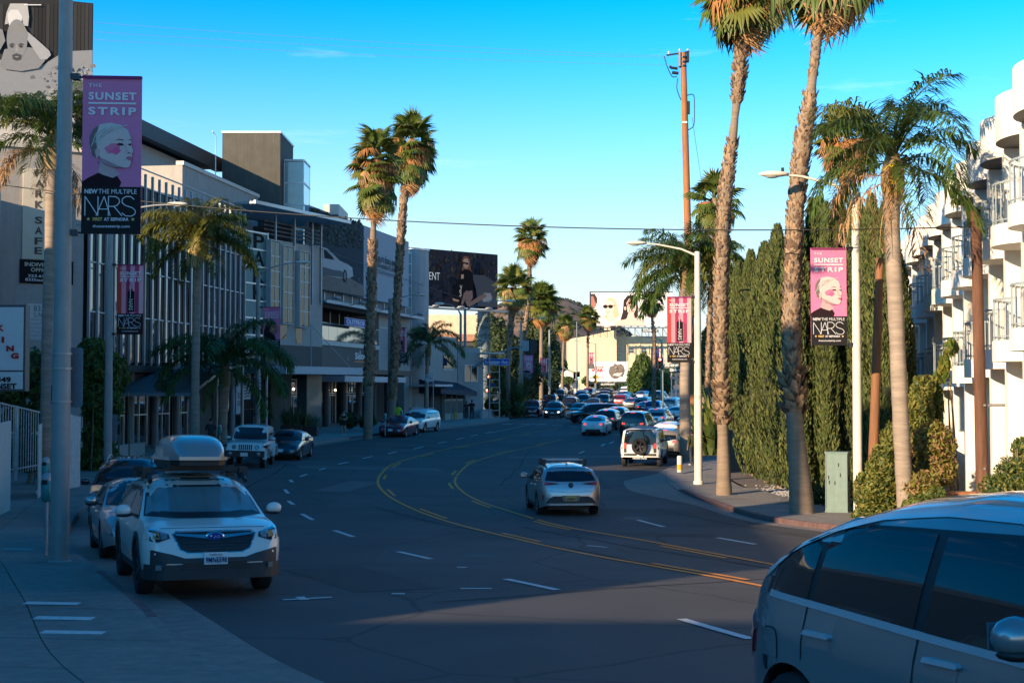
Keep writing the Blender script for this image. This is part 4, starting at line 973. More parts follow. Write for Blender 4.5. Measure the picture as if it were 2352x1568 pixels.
part('coping',t,lambda b:b.box((-.1,-.05,.21),(2.5,.35,.33),TIMB))
# ---- buildings of the same street outside the picture, which throw the long shadows
def block(x0,y0,x1,y1,h,label,m):
    t=thing('street_building',label,'building',(x0,y0,0))
    bx('wall',t,(0,0,-1),(x1-x0,y1-y0,h),m); bx('parapet',t,(-.1,-.1,h+.002),(x1-x0+.1,y1-y0+.1,h+.4),STUW)
    n=max(2,int((y1-y0)/4))
    for i in range(n): windows(t,0,0,1.8,1.6,2,1,0,FRAME).matrix_basis=Matrix.Translation((x1-x0+.05,(i+.3)*(y1-y0)/n,h*.5))@Matrix.Rotation(math.pi/2,4,'Z')
    return t
block(-60,-34,-4.5,-3.2,6.9,'cream office block just behind the photographer on the left pavement',STUW)
block(-36,-2.9,-19,34,9.3,'grey shop building left of the parking lot outside the view',STUC)
block(-48,36,-22.8,58,12.0,'grey apartment block behind the parking lot outside the view',STUB)

# unseen panel added left of the view to shade the nearest pole and banner
t=thing('shade_panel','tall slender blank panel added outside the view to shade the nearest lamp pole and banner','sign',(-14.9,13.4,0),math.atan2(-.682,.731))
bx('panel',t,(-1.55,-.15,-1),(1.55,.15,13.4),SLATE); part('post',t,lambda b:[b.box((x_-.12,-.3,-1),(x_+.12,-.152,13.6),STEEL) for x_ in (-1.2,1.2)])
# ================= vegetation
LG=M('fan_leaf_green',(.095,.14,.022),.5,var=.35,scale=1.5,trans=.25); LG2=M('fan_leaf_yellow_green',(.16,.17,.03),.5,var=.3,scale=1.5,trans=.25)
LD=M('dead_leaf_brown',(.42,.19,.06),.8,var=.4,scale=2,trans=.2); LD2=M('dead_leaf_tan',(.44,.26,.12),.8,var=.3,scale=2,trans=.2)
QG=M('feather_leaf_green',(.085,.14,.028),.5,var=.35,scale=1.2,trans=.25); QG2=M('feather_leaf_olive',(.17,.18,.035),.5,var=.3,scale=1.2,trans=.25)
BARK=M('palm_trunk_bark',(.22,.165,.115),.9,var=.25,scale=3,bump=.5,bscale=12,stretch=(1,1,5),var2=.2,v2scale=.5)
BOOT=M('leaf_base_tan',(.30,.20,.12),.9,var=.4,scale=5); BOOT2=M('leaf_base_brown',(.13,.08,.05),.9,var=.4,scale=5)
def fan_mesh(seed,droop,dead=False,R=1.0,lp=.9):
    rg=random.Random(seed); V=[];Fa=[]; mi=[]
    w0=.025
    V+=[(-w0,0,0),(w0,0,0),(w0*.6,lp,0),(-w0*.6,lp,0),(0,lp*.5,-.03)]; Fa+=[(0,1,4),(1,2,4),(2,3,4),(3,0,4)]; mi+=[0]*4
    n=24 if not dead else 16; A=math.radians(135 if not dead else 70)
    for k in range(n):
        a=-A+2*A*(k+.5)/n; da=A/n*1.04; r=R*(.78+.22*math.cos(a))*rg.uniform(.86,1.06); rm=r*.58
        def pt(an,rr,dz=0):
            z=-droop*(rr/R)**2*.42+dz; s_=1-.25*droop*(rr/R)
            return (math.sin(an)*rr*s_,lp+math.cos(an)*rr*s_-.02,z)
        o=len(V); tw=rg.gauss(0,.05)
        V+=[(0,lp,0),pt(a-da,rm,-.02),pt(a,rm,.05),pt(a+da,rm,-.02),pt(a+tw,r,-.10*R-droop*.25*rg.random()-(.2 if dead else 0))]
        Fa+=[(o,o+1,o+2),(o,o+2,o+3),(o+1,o+4,o+2),(o+2,o+4,o+3)]
    return V,Fa
FAN=[npmesh('frond',*fan_mesh(i,d),[LG]) for i,d in enumerate((.15,.35,.6,.9,.5,.75))]
FAND=[npmesh('frond',*fan_mesh(20+i,d,True,1.0,.7),[LD]) for i,d in enumerate((.7,1.0,1.2))]
def trunk(parent,pts,rads,m=None,n=12):
    mb=MB(); P2=[];R2=[]
    for i in range(len(pts)-1):
        k=max(2,int((Vector(pts[i+1])-Vector(pts[i])).length/.35))
        for j in range(k):
            t=j/k; P2.append(Vector(pts[i]).lerp(Vector(pts[i+1]),t)); R2.append((rads[i]*(1-t)+rads[i+1]*t)*(1+random.uniform(-.04,.04)))
    P2.append(Vector(pts[-1]));R2.append(rads[-1])
    # smooth path
    for _ in range(4): P2=[P2[0]]+[(P2[i-1]+P2[i]*2+P2[i+1])/4 for i in range(1,len(P2)-1)]+[P2[-1]]
    mb.tube(P2,R2,m or BARK,n); o=mb.build('trunk',parent); return P2,R2
def boots(parent,path,rads,z0,z1,per_m=60,size=.16,name='leaf_bases',out=.5,seed=1,mats=None):
    rg=random.Random(seed); V=[];Fa=[];mi=[]
    tot=0
    for i in range(len(path)-1):
        a,b=path[i],path[i+1]
        if a.z<z0 or a.z>z1: continue
        k=int(per_m*(b-a).length+rg.random()); ax=(b-a).normalized()
        for _ in range(k):
            t=rg.random(); c=a.lerp(b,t); r=rads[i]*.95; th=rg.random()*6.283; u=Vector((math.cos(th),math.sin(th),0)); tg=Vector((-u.y,u.x,0)); s=size*rg.uniform(.6,1.3)
            p=c+u*r; up=(ax*(1-out*.2)+u*out*rg.uniform(.5,1.4)+tg*rg.gauss(0,.25)).normalized(); o=len(V)
            V+=[p-tg*s*.42,p+tg*s*.42,p+up*s*1.1+tg*s*.22,p+up*s*1.25-tg*s*.12,p+up*s*.55+u*s*.28]; Fa+=[(o,o+1,o+4),(o+1,o+2,o+4),(o+2,o+3,o+4),(o+3,o,o+4)]; k_=0 if rg.random()<.6 else 1; mi+=[k_]*4
    if V: ob(name,npmesh(name,V,Fa,mats or [BOOT,BOOT2],mi),parent,'stuff')
def place_fronds(parent,c,n,meshes,elo,ehi,scale,seed,mats=None,pw=1.0,spread=.25):
    rg=random.Random(seed); ga=2.399963
    for i in range(n):
        k=(i+.5)/n; e=math.radians(ehi+(elo-ehi)*k**pw+rg.gauss(0,6)); az=i*ga+rg.gauss(0,.2); s=scale*rg.uniform(.85,1.12)
        o=ob('frond',rg.choice(meshes),parent); o.location=Vector(c)+Vector((0,0,-spread*s*k))
        o.rotation_euler=(Matrix.Rotation(az,4,'Z')@Matrix.Rotation(e,4,'X')@Matrix.Rotation(rg.gauss(0,.25),4,'Y')).to_euler(); o.scale=(s,s,s)
        if mats and rg.random()<mats[0]:
            o.material_slots[0].link='OBJECT'; o.material_slots[0].material=mats[1]
def fan_palm(label,base,px,rads,crown_v=None,sc=1.0,Y=None,ng=30,nd=20,bt=None,seed=1,group=None,dead_lo=-78,yel=.35,bsz=.16,bden=60,gend=-45,small=False,spread=.5):
    b=Vector(base); t=thing('palm_tree',label,'palm tree',b,0,group)
    pts=[P(u,v,b.y)-b for u,v in px]; pts[0]=Vector((0,0,-.15))
    rads=[r*(.72 if bt else .85) for r in rads]
    path,rr=trunk(t,pts,rads,n=8 if small else 12)
    for (v0,v1,den,sz,out) in (bt or []):
        boots(t,path,rr,P(px[0][0],v0,b.y).z-b.z,P(px[0][0],v1,b.y).z-b.z,den,sz*.82,out=out*.8,seed=seed)
    c=pts[-1]
    place_fronds(t,c,ng,FAN,gend,82,sc,seed*7,(yel,LG2),pw=.8,spread=spread)
    place_fronds(t,c+Vector((0,0,-.1*sc)),nd,FAND,dead_lo,-5,sc*1.05,seed*7+3,(.4,LD2),spread=spread*1.15)
    return t
def feather(e0,bend,L_=3.0,seed=1,n=96,ll=.55,dead=False,plum=.6):
    rg=random.Random(seed); V=[];Fa=[]; pos=Vector((0,0,0)); st=30; rach=[pos.copy()]; dirs=[]
    for i in range(st):
        s=(i+.5)/st; e=math.radians(e0-bend*s**1.4); d=Vector((0,math.cos(e),math.sin(e))); dirs.append(d); pos=pos+d*L_/st; rach.append(pos.copy())
    for i in range(st):
        a,b=rach[i],rach[i+1]; w0=.035*(1-i/st)+.006; w1=.035*(1-(i+1)/st)+.006; o=len(V)
        V+=[a+Vector((-w0,0,0)),a+Vector((w0,0,0)),b+Vector((w1,0,0)),b+Vector((-w1,0,0)),a+Vector((0,0,w0)),b+Vector((0,0,w1))]; Fa+=[(o,o+1,o+2),(o,o+2,o+3),(o,o+3,o+5),(o,o+5,o+4),(o+1,o+4,o+5),(o+1,o+5,o+2)]
    for i in range(n):
        s=.16+.84*(i+.5)/n; j=min(st-1,int(s*st)); c=rach[j].lerp(rach[j+1],s*st-j) if s*st-j<=1 else rach[j+1]; d=dirs[j]
        l0=ll*(.35+.95*math.sin(math.pi*min(1,(s-.1)*.95))**.7)*rg.uniform(.8,1.15)
        for sd in (-1,1):
            up=rg.gauss(.15,plum*.55); v=(Vector((sd,0,0))+d*rg.uniform(.45,.8)+Vector((0,-d.z,d.y))*up).normalized()
            w=.017+.007*rg.random(); m_=c+v*l0*.5; g=(v+Vector((0,0,-(.9 if not dead else 1.6)*rg.uniform(.6,1.3)))).normalized(); tp=m_+g*l0*.55; sdv=v.cross(Vector((0,0,1))); 
            if sdv.length<.1: sdv=Vector((0,1,0))
            sdv=sdv.normalized()*w*1.3; o=len(V); V+=[c,m_-sdv,m_+sdv,tp]; Fa+=[(o,o+1,o+2),(o+1,o+3,o+2)]
    return V,Fa
FEA=[(e,npmesh('frond',*feather(e,b,seed=40+i),[QG])) for i,(e,b) in enumerate(((80,85),(68,105),(58,120),(48,110),(38,125),(25,110),(10,95),(-10,70),(62,80),(44,80)))]
FEAD=[(e,npmesh('frond',*feather(e,b,seed=60+i,n=46,dead=True,plum=.8),[LD2])) for i,(e,b) in enumerate(((20,120),(-20,65),(-50,35)))]
def queen_palm(label,base,px,rads,sc=1.0,n=16,nd=0,seed=1,group=None,yel=.3,fruit=None,lowv=True,small=False,gz_=None,azs=None):
    b=Vector(base); t=thing('palm_tree',label,'palm tree',b,0,group); rg=random.Random(seed)
    pts=[P(u,v,b.y)-b for u,v in px]; pts[0]=Vector((0,0,-.15)); path,rr=trunk(t,pts,rads,M('smooth_palm_trunk',(.27,.215,.165),.85,var=.2,scale=3,bump=.4,bscale=14,stretch=(1,1,7),var2=.3,v2scale=.8),n=12)
    c=pts[-1]; k=rads[-1]*1.25
    mb=MB(); mb.lathe([(k*.9,-.9*sc),(k*1.25,-.5*sc),(k*1.2,-.1*sc),(k*.7,.35*sc),(.05,.7*sc)],M('crownshaft',(.24,.17,.08),.7,var=.3,scale=4),10,Matrix.Translation(c)); mb.build('crownshaft',t)
    pool=FEA if lowv else FEA[:6]+FEA[8:]
    for i in range(n):
        e,m=pool[i%len(pool)]; o=ob('frond',m,t); az=(azs[i] if azs and i<len(azs) else i*2.399963+rg.gauss(0,.25)); s=sc*rg.uniform(.85,1.12)
        o.location=c+Vector((0,0,.1)); o.rotation_euler=(rg.gauss(0,.05),rg.gauss(0,.06),az); o.scale=(s,s,s)
        if rg.random()<yel: o.material_slots[0].link='OBJECT'; o.material_slots[0].material=QG2
    for i in range(nd):
        e,m=FEAD[i%3]; o=ob('frond',m,t); s=sc*rg.uniform(.6,.9); o.location=c+Vector((0,0,-.3)); o.rotation_euler=(0,0,rg.random()*6.3); o.scale=(s,s,s)
    if fruit:
        FR=M('palm_fruit_%s'%fruit[0],fruit[1],.6,var=.25,scale=10); V=[];Fa=[]
        fc=c+Vector(fruit[2])
        for i in range(260):
            az=rg.random()*6.283; r=rg.random()**.5*.28*sc; l0=rg.uniform(.45,.95)*sc; u=Vector((math.cos(az),math.sin(az),0)); p=fc+u*.05; q_=fc+u*r+Vector((0,0,-l0*.25)); e_=fc+u*r*1.15+Vector((0,0,-l0)); tg=Vector((-u.y,u.x,0))*.014; o=len(V)
            V+=[p-tg,p+tg,q_+tg,q_-tg,e_+tg,e_-tg]; Fa+=[(o,o+1,o+2),(o,o+2,o+3),(o+3,o+2,o+4),(o+3,o+4,o+5)]
        ob('fruit_cluster',npmesh('fruit_cluster',V,Fa,[FR]),t)
    return t
# --- tall palms right
b=G(1663,1137,.14); fan_palm('tall fan palm with shaggy lower trunk, left of the two nearest the right kerb',b,[(1663,1137),(1661,1000),(1655,830),(1656,640),(1664,450),(1679,350),(1689,265),(1697,190),(1708,60),(1716,-45)],[.38,.27,.29,.31,.30,.24,.17,.26,.20,.16],sc=1.14,ng=64,nd=22,gend=-62,spread=.5,bt=[(905,345,150,.17,.5),(990,880,70,.3,.9),(262,95,160,.20,.8)],seed=3,yel=.4)
b=G(1843,1180,.14); fan_palm('tall leaning fan palm with flared foot beside the green cabinet',b,[(1845,1180),(1838,1100),(1826,990),(1819,850),(1818,700),(1822,560),(1832,430),(1843,330),(1858,250),(1866,180),(1886,20),(1904,-140)],[.52,.40,.33,.31,.31,.30,.30,.34,.22,.17,.16,.15],sc=1.22,ng=64,nd=22,gend=-62,spread=.5,bt=[(900,250,170,.16,.45),(985,870,110,.32,.9),(210,30,100,.12,.3)],seed=5,yel=.4)
# --- twin palms left
b=G(845,1003,.14); fan_palm('left one of the twin tall fan palms on the left pavement',b,[(845,1003),(848,850),(852,700),(856,568),(860,470),(862,400),(864,350)],[.42,.40,.36,.33,.20,.34,.2],sc=1.2,ng=60,nd=54,spread=2.0,gend=-60,bt=[(900,562,90,.28,.5),(490,420,110,.26,.8)],seed=9,yel=.35)
b=G(903,990,.14); b=Vector((X(898,96),96,gz(X(898,96),96)+.14)); fan_palm('right one of the twin tall fan palms with heavy brown skirt',b,[(898,985),(905,850),(912,700),(920,560),(930,430),(940,350),(946,312)],[.40,.36,.33,.34,.33,.28,.2],sc=1.25,ng=60,nd=56,spread=1.7,gend=-60,bt=[(930,400,90,.28,.45)],seed=11,yel=.25)
# --- mid distance
def FPY(label,u,Y,px,rads,**k):
    x=X(u,Y); fan_palm(label,Vector((x,Y,gz(x,Y)+.14)),px,rads,**k)
FPY('tall fan palm standing highest above the dark trees at the crossing',1190,140,[(1190,960),(1200,800),(1213,700),(1216,620),(1220,540)],[.34,.30,.30,.26,.18],sc=1.22,ng=44,nd=40,spread=1.0,bt=[(900,590,40,.28,.5)],seed=13,small=True)
FPY('middle fan palm with bright lower leaves just right of the fashion billboard',1168,133,[(1165,957),(1167,850),(1172,760),(1178,700),(1182,655)],[.34,.30,.32,.34,.2],sc=1.3,ng=44,nd=22,bt=[(800,690,60,.3,.6)],seed=15,small=True,yel=.6)
FPY('dark full crowned fan palm right of the tallest crossing palm',1243,172,[(1243,930),(1243,800),(1244,690)],[.34,.3,.2],sc=1.65,ng=60,nd=14,seed=17,small=True,yel=.05)
FPY('small far fan palm with thin trunk left of the cream building',1291,204,[(1291,905),(1293,820),(1297,745)],[.34,.28,.2],sc=1.2,ng=34,nd=22,bt=[(790,750,30,.3,.5)],seed=19,small=True,group=None)
FPY('small far fan palm in front of the cream building gable',1349,206,[(1347,905),(1350,820),(1351,725)],[.32,.26,.2],sc=1.2,ng=34,nd=18,bt=[(800,740,30,.3,.5)],seed=21,small=True)
FPY('thin fan palm with curved trunk in front of the white two women billboard',1500,118,[(1500,935),(1503,850),(1503,780),(1497,720),(1496,690)],[.26,.24,.22,.16,.12],sc=.72,ng=34,nd=24,bt=[(930,740,30,.2,.5)],seed=23,small=True)
FPY('fan palm behind the big feather palm with its crown at the orange pole',1642,78,[(1650,1000),(1655,850),(1650,600),(1642,455)],[.3,.28,.26,.2],sc=1.1,ng=40,nd=8,seed=25,yel=.3,small=True)
FPY('fan palm with brown skirt hidden behind the right feather palm',1930,62,[(1920,1100),(1922,800),(1930,500),(1945,310)],[.26,.24,.22,.18],sc=1.05,ng=34,nd=56,seed=27,yel=.6,small=True)
FPY('slim fan palm trunk standing among the right pavement palms',1625,88,[(1622,1010),(1626,850),(1632,700),(1640,560)],[.26,.24,.22,.18],sc=1.0,ng=20,nd=8,bt=[(990,600,50,.22,.5)],seed=29,small=True)
# --- feather palms
b=G(1575,1060,.14); b=Vector((X(1575,68),68,gz(X(1575,68),68)+.14)); queen_palm('large feather palm with drooping fronds over the right pavement bend',b,[(1575,1058),(1572,880),(1578,760),(1578,690),(1584,632)],[.33,.27,.27,.5,.34],sc=1.2,n=50,nd=2,seed=31,yel=.25)
b=Vector((X(2078,33),33,gz(X(2078,33),33)+.14)); queen_palm('feather palm with yellow fruit cluster in front of the white hotel',b,[(2076,1160),(2068,950),(2057,700),(2048,520),(2046,440),(2050,385)],[.21,.2,.195,.19,.23,.2],sc=.92,n=22,nd=7,seed=34,yel=.1,fruit=('gold',(.62,.42,.03),(-.02,-.12,.1)))
b=Vector((X(447,64),64,gz(X(447,64),64)+.14)); queen_palm('feather palm with pale hanging fruit in front of the vertical fins',b,[(447,1010),(449,850),(451,720),(453,640),(455,560)],[.24,.2,.2,.22,.24],sc=1.08,n=40,nd=0,seed=37,yel=.6,fruit=('pale',(.62,.46,.22),(-.15,-.35,-.2)))
b=Vector((X(510,68),68,gz(X(510,68),68)+.14)); queen_palm('short feather palm beside the parked white off-roader',b,[(508,1030),(512,950),(514,890),(516,850)],[.28,.24,.3,.2],sc=1.3,n=26,seed=41,yel=.05)
b=Vector((X(981,114),114,gz(X(981,114),114)+.14)); queen_palm('small feather palm in front of the corner shop wall',b,[(978,975),(980,880),(982,825),(986,795)],[.22,.17,.16,.12],sc=1.1,n=22,seed=43,yel=.1)
b=Vector((X(104,40.5),40.5,gz(X(104,40.5),40.5)+.14)); queen_palm('feather palm with golden dead fronds behind the near lamp pole',b,[(104,1150),(106,950),(108,750),(116,560),(118,430),(124,330)],[.23,.17,.16,.17,.19,.2],sc=.95,n=22,nd=7,seed=47,yel=.1)
# --- Italian cypress row
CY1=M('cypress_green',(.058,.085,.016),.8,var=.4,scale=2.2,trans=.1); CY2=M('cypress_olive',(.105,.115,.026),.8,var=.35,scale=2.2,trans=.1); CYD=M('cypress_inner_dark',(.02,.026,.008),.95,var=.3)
def cypress(u,Y,vtop,rad,label,n=11000,seed=1,lobes=5,vb=None):
    rg=np.random.default_rng(seed); x=X(u,Y); b=Vector((x,Y,gz(x,Y)+.14)); H=Z(vtop,Y)-b.z; t=thing('cypress',label,'cypress',b,0,'Italian cypresses along the right pavement')
    mb=MB(); mb.tube([(0,0,-.1),(0,0,H*.5)],[.12,.05],BARK,8); mb.build('trunk',t)
    off=rg.random()*10
    def R(th,z):
        k=z/H; base=rad*(.62+.5*np.minimum(1,k*5))*(1-np.clip((k-.55)/.47,0,1)**1.7)**.8
        return base*(1+.16*np.sin(3*th+off+2.0*z)+.12*np.sin(lobes*th+off*2-1.3*z)+.08*np.sin(9*th+4.3*z))
    mb=MB(); prof=[]
    mb.lathe([(float(R(0.,z_)*.72)*(1 if z_<H*.97 else .2),z_) for z_ in np.linspace(.15,H*.97,18)],CYD,14); mb.build('dark_core',t)  # solid core in darker green, added to close gaps between the sprigs
    z=rg.random(n)**.85*H*.995+.08; th=rg.random(n)*2*np.pi; r=R(th,z)*(.80+.24*rg.random(n)); p=np.stack([np.cos(th)*r,np.sin(th)*r,z],1)
    ou=np.stack([np.cos(th),np.sin(th),0*th],1); tg=np.stack([-np.sin(th),np.cos(th),0*th],1)
    a=np.array([0,0,1.])+ou*rg.uniform(-.05,.55,(n,1))+tg*rg.normal(0,.28,(n,1)); a/=np.linalg.norm(a,axis=1)[:,None]; bb=tg*np.cos(rg.uniform(-1.2,1.2,(n,1)))+ou*np.sin(rg.uniform(-1.2,1.2,(n,1)))
    s=rg.uniform(.06,.17,(n,1))*(1 if Y<70 else 1.3); V=np.stack([p-a*s*.5,p-bb*s*.22+a*s*.1,p+a*s,p+bb*s*.22+a*s*.1],1).reshape(-1,3)
    V=np.vstack([V]); ob('foliage',npmesh('foliage',V,np.arange(n*4).reshape(-1,4),[CY1,CY2],(rg.random(n)<.42).astype(int)),t,'stuff')
for i,(u,Y,vt,r,lb) in enumerate(((1697,61,605,.68,'farthest cypress of the front row, next to the shaggy palm'),(1726,56,578,.66,'cypress second from the far end of the front row'),(1758,52,560,.64,'cypress with a broad lit flank near the middle of the front row'),(1788,48.5,520,.62,'cypress just left of the leaning palm trunk'),(1828,46.5,474,.62,'cypress directly behind the leaning palm trunk'),
    (1868,47,462,.5,'cypress showing between the leaning palm and the pink banner'),(1900,44.5,470,.33,'slim pale cypress column above the green cabinet'),(1928,46,452,.6,'dark cypress behind the near white lamp pole'),(1968,45,440,.6,'dark cypress between the white pole and the wooden pole'),(2005,44,452,.6,'dark cypress behind the wooden pole stub'),(2036,43,470,.6,'nearest dark cypress beside the ringed palm trunk'),(1885,52,455,.55,'rear cypress showing above the pink banner'),(2060,45,560,.5,'last cypress against the white hotel'))):
    cypress(u,Y,vt,r,lb,n=12000 if i not in (11,) else 6000,seed=50+i)
# --- shrubs and bamboo
BAM=M('bamboo_leaf',(.10,.15,.02),.6,var=.4,scale=3,trans=.35); BAM2=M('bamboo_leaf_dark',(.04,.075,.015),.6,var=.4,scale=3,trans=.3)
GOLD=M('shrub_gold_green',(.20,.19,.03),.6,var=.4,scale=3,trans=.35); GRN=M('shrub_green',(.06,.10,.02),.6,var=.4,scale=3,trans=.3); DGR=M('tree_dark_green',(.028,.05,.018),.7,var=.45,scale=1.2,trans=.2); RED_=M('dry_leaf',(.22,.12,.05),.8,var=.3)
def shrub(name,label,cat,els,n,size,mats,seed,group=None,stems=0,droop=.3,shell=.4,fn='foliage'):
    c0=els[0]; b=Vector((P(c0[0],c0[1],c0[2]).x,c0[2],gz(P(c0[0],c0[1],c0[2]).x,c0[2])+.12)); t=thing(name,label,cat,b,0,group)
    cs=[];rs=[]
    for (u,v,Y,ru,rv,ry) in els:
        p=P(u,v,Y)-b; cs.append(tuple(p)); rs.append((ru*Y/F,ry,rv*Y/F))
    leafcards(np.array(cs),np.array(rs),n,size,mats,fn,t,seed=seed,shell=shell,droop=droop)
    rg=random.Random(seed); mb=MB()
    for i in range(max(3,stems)):
        p=Vector(rg.choice(cs)); r=rg.choice(rs); e=p+Vector((rg.gauss(0,r[0]*.35),rg.gauss(0,r[1]*.3),0)); s0=Vector((e.x+rg.gauss(0,.2),e.y,-.1)); mb.tube([s0,s0.lerp(e,.5)+Vector((rg.gauss(0,.08),0,0)),e],[.035*max(1,b.y/60),.03*max(1,b.y/60),.012],M('stem_bark',(.16,.12,.06),.8,var=.3),6)
    mb.build('stems',t,'stuff'); return t
shrub('bamboo_hedge','bright green bamboo hedge between the near lamp pole and the arched canopy','hedge',[(230,850,52,50,55,.7),(225,1060,52,60,45,.6),(235,930,52,50,60,.7),(190,880,52,35,60,.7),(270,860,53,28,45,.6),(215,800,52,35,25,.5),(225,1000,52,38,30,.6)],17000,.085,[BAM,BAM,BAM2],61,stems=20,droop=.4)
shrub('bamboo_hedge','green bamboo hedge behind the parking sign and white fence','hedge',[(70,850,50,45,50,.7),(60,1050,50,70,60,.6),(110,900,50,45,55,.7),(20,900,50,45,40,.7),(60,960,50,60,35,.6),(-40,880,50,50,60,.7)],15000,.085,[BAM,BAM2,BAM2],62,stems=16,droop=.4)
shrub('golden_shrub','sunlit golden green shrub thicket around the wooden pole stub','shrub',[(2040,1090,34,55,80,.5),(2030,1180,34,70,45,.6),(2000,1130,34,40,50,.5),(2060,1010,35,40,45,.5),(2110,940,35,35,50,.5),(2120,900,35.5,25,40,.4)],17000,.06,[GOLD,GOLD,GRN],63,stems=14,droop=.3)
shrub('golden_shrub','olive shrub with bare twigs between the ringed palm and the glass screen','shrub',[(2140,1020,34,55,55,.5),(2140,1170,34,70,50,.6),(2150,1080,34,50,50,.5),(2110,1120,33,50,40,.5)],11000,.055,[GOLD,GOLD,RED_],64,stems=22)
shrub('green_shrub','leafy green shrub at the foot of the garden wall','shrub',[(2120,1165,31,50,35,.5),(2290,1185,31,60,30,.6),(2190,1200,31,80,25,.5),(2235,1172,31,35,28,.4),(2150,1140,31.5,22,28,.3)],8000,.05,[GRN,GOLD,BAM],65,stems=6)
shrub('green_shrub','dark shrub with thin upright shoots at the right edge by the hotel','shrub',[(2330,1090,28,45,50,.5),(2310,1180,28,70,60,.5),(2300,1120,28,50,35,.5),(2345,1030,28,22,28,.3)],9000,.045,[GRN,GOLD,BAM2],66,stems=20,shell=.2)
shrub('climbing_shoot','tall leafy shoot rising before the hotel balconies','plant',[(2150,920,36,14,60,.15),(2170,840,36,12,30,.12),(2185,800,36,16,18,.12),(2135,960,36,30,35,.25),(2160,870,36,22,10,.1)],900,.10,[GOLD,BAM],67,stems=4,droop=.8)
def blades(parent,c,n,l0,wd,mats,seed,sp=1.0,up=.75,bend=.5,name='leaf_blades'):
    rg=random.Random(seed); V=[];Fa=[];mi=[]
    for i in range(n):
        az=rg.random()*6.283; u=Vector((math.cos(az),math.sin(az),0)); e=rg.uniform(up-.35,min(1.5,up+.45)); d=u*math.cos(e)+Vector((0,0,math.sin(e))); l=l0*rg.uniform(.6,1.1); tg=Vector((-u.y,u.x,0))*wd*rg.uniform(.7,1.2)
        p=Vector(c)+Vector((rg.gauss(0,sp*.3),rg.gauss(0,sp*.3),0)); q_=p+d*l*.6; r_=q_+(d+Vector((0,0,-bend*2*rg.random()))).normalized()*l*.45; o=len(V)
        V+=[p-tg*.4,p+tg*.4,q_+tg,q_-tg,r_]; Fa+=[(o,o+1,o+2),(o,o+2,o+3),(o+3,o+2,o+4)]; mi+=[rg.randrange(len(mats))]*3
    ob(name,npmesh(name,V,Fa,mats,mi),parent,'stuff')
def plant(label,u,v,Y,n,l0,wd,mats,seed,sp=1.,up=.75,bend=.5,cat='plant',name='grass_plant',pot=None,h=0):
    x=X(u,Y); b=Vector((x,Y,gz(x,Y)+.14)); t=thing(name,label,cat,b)
    if pot: part('pot',t,lambda m:(m.box((-pot[0]/2,-pot[0]/3,0),(pot[0]/2,pot[0]/3,pot[1]),BLACK),)); h=pot[1]
    blades(t,(0,0,h),n,l0,wd,mats,seed,sp,up,bend); return t
plant('fern with long arching leaves left of the green cabinet',1895,1100,40,160,1.4,.035,[GRN,BAM2],71,.7,.5,.5)
plant('young cycad behind the green cabinet',1985,1100,39,120,1.4,.04,[GRN,BAM],72,.6,.8,.3)
plant('spiky snake plant in a black planter box',671,985,84,120,1.2,.05,[GRN,DGR],73,1.0,1.35,.1,pot=(1.3,.7))
plant('pale grassy plant in a black planter box in front of the storefront',706,990,85,220,.9,.03,[M('grass_olive',(.13,.13,.05),.7,var=.3),GRN],74,1.0,1.2,.3,pot=(1.4,.6))
plant('bird of paradise clump with big leaves behind the right kerb pole',1628,1000,72,90,2.6,.22,[M('paddle_leaf',(.09,.13,.03),.5,var=.3,trans=.3),LG2],75,1.0,1.2,.6)
plant('bird of paradise clump at the foot of the far right palm',1640,1000,80,90,3.6,.22,[M('paddle_leaf'),LG2],76,1.2,1.3,.6)
shrub('green_shrub','low dark bush outside the storefront windows behind the walking woman','shrub',[(800,965,91,25,18,.5),(845,968,93,22,16,.5)],2600,.11,[GRN,DGR],77)
shrub('flowering_shrub','low bush with orange leaves beside the twin palms','shrub',[(935,970,99,18,18,.5),(915,965,99,10,14,.4)],1800,.11,[GRN,RED_,GOLD],78)
shrub('green_shrub','bush with broad leaves behind the low wall at the crossing','shrub',[(1150,935,130,22,18,.8),(1190,938,131,18,14,.8),(1125,930,130,12,14,.6)],2600,.18,[GRN,BAM2],79)
plant('papyrus clump behind the low wall at the crossing',1176,940,134,260,4.6,.05,[GRN,DGR],80,2.2,1.3,.4)
shrub('hedge_wall','thick vine covered hedge left of the far traffic light','hedge',[(1475,850,205,24,40,1.2),(1500,880,205,30,35,1.2),(1470,895,205,30,18,1),(1530,870,205,18,34,1),(1452,870,206,12,25,1)],9000,.30,[M('vine_green',(.07,.13,.02),.6,var=.4,trans=.3),GRN],81)
shrub('hedge_wall','clipped green hedge at the foot of the far left pavement','hedge',[(1300,873,222,20,8,1),(1282,868,222,10,8,1)],1500,.25,[BAM,GRN],82)
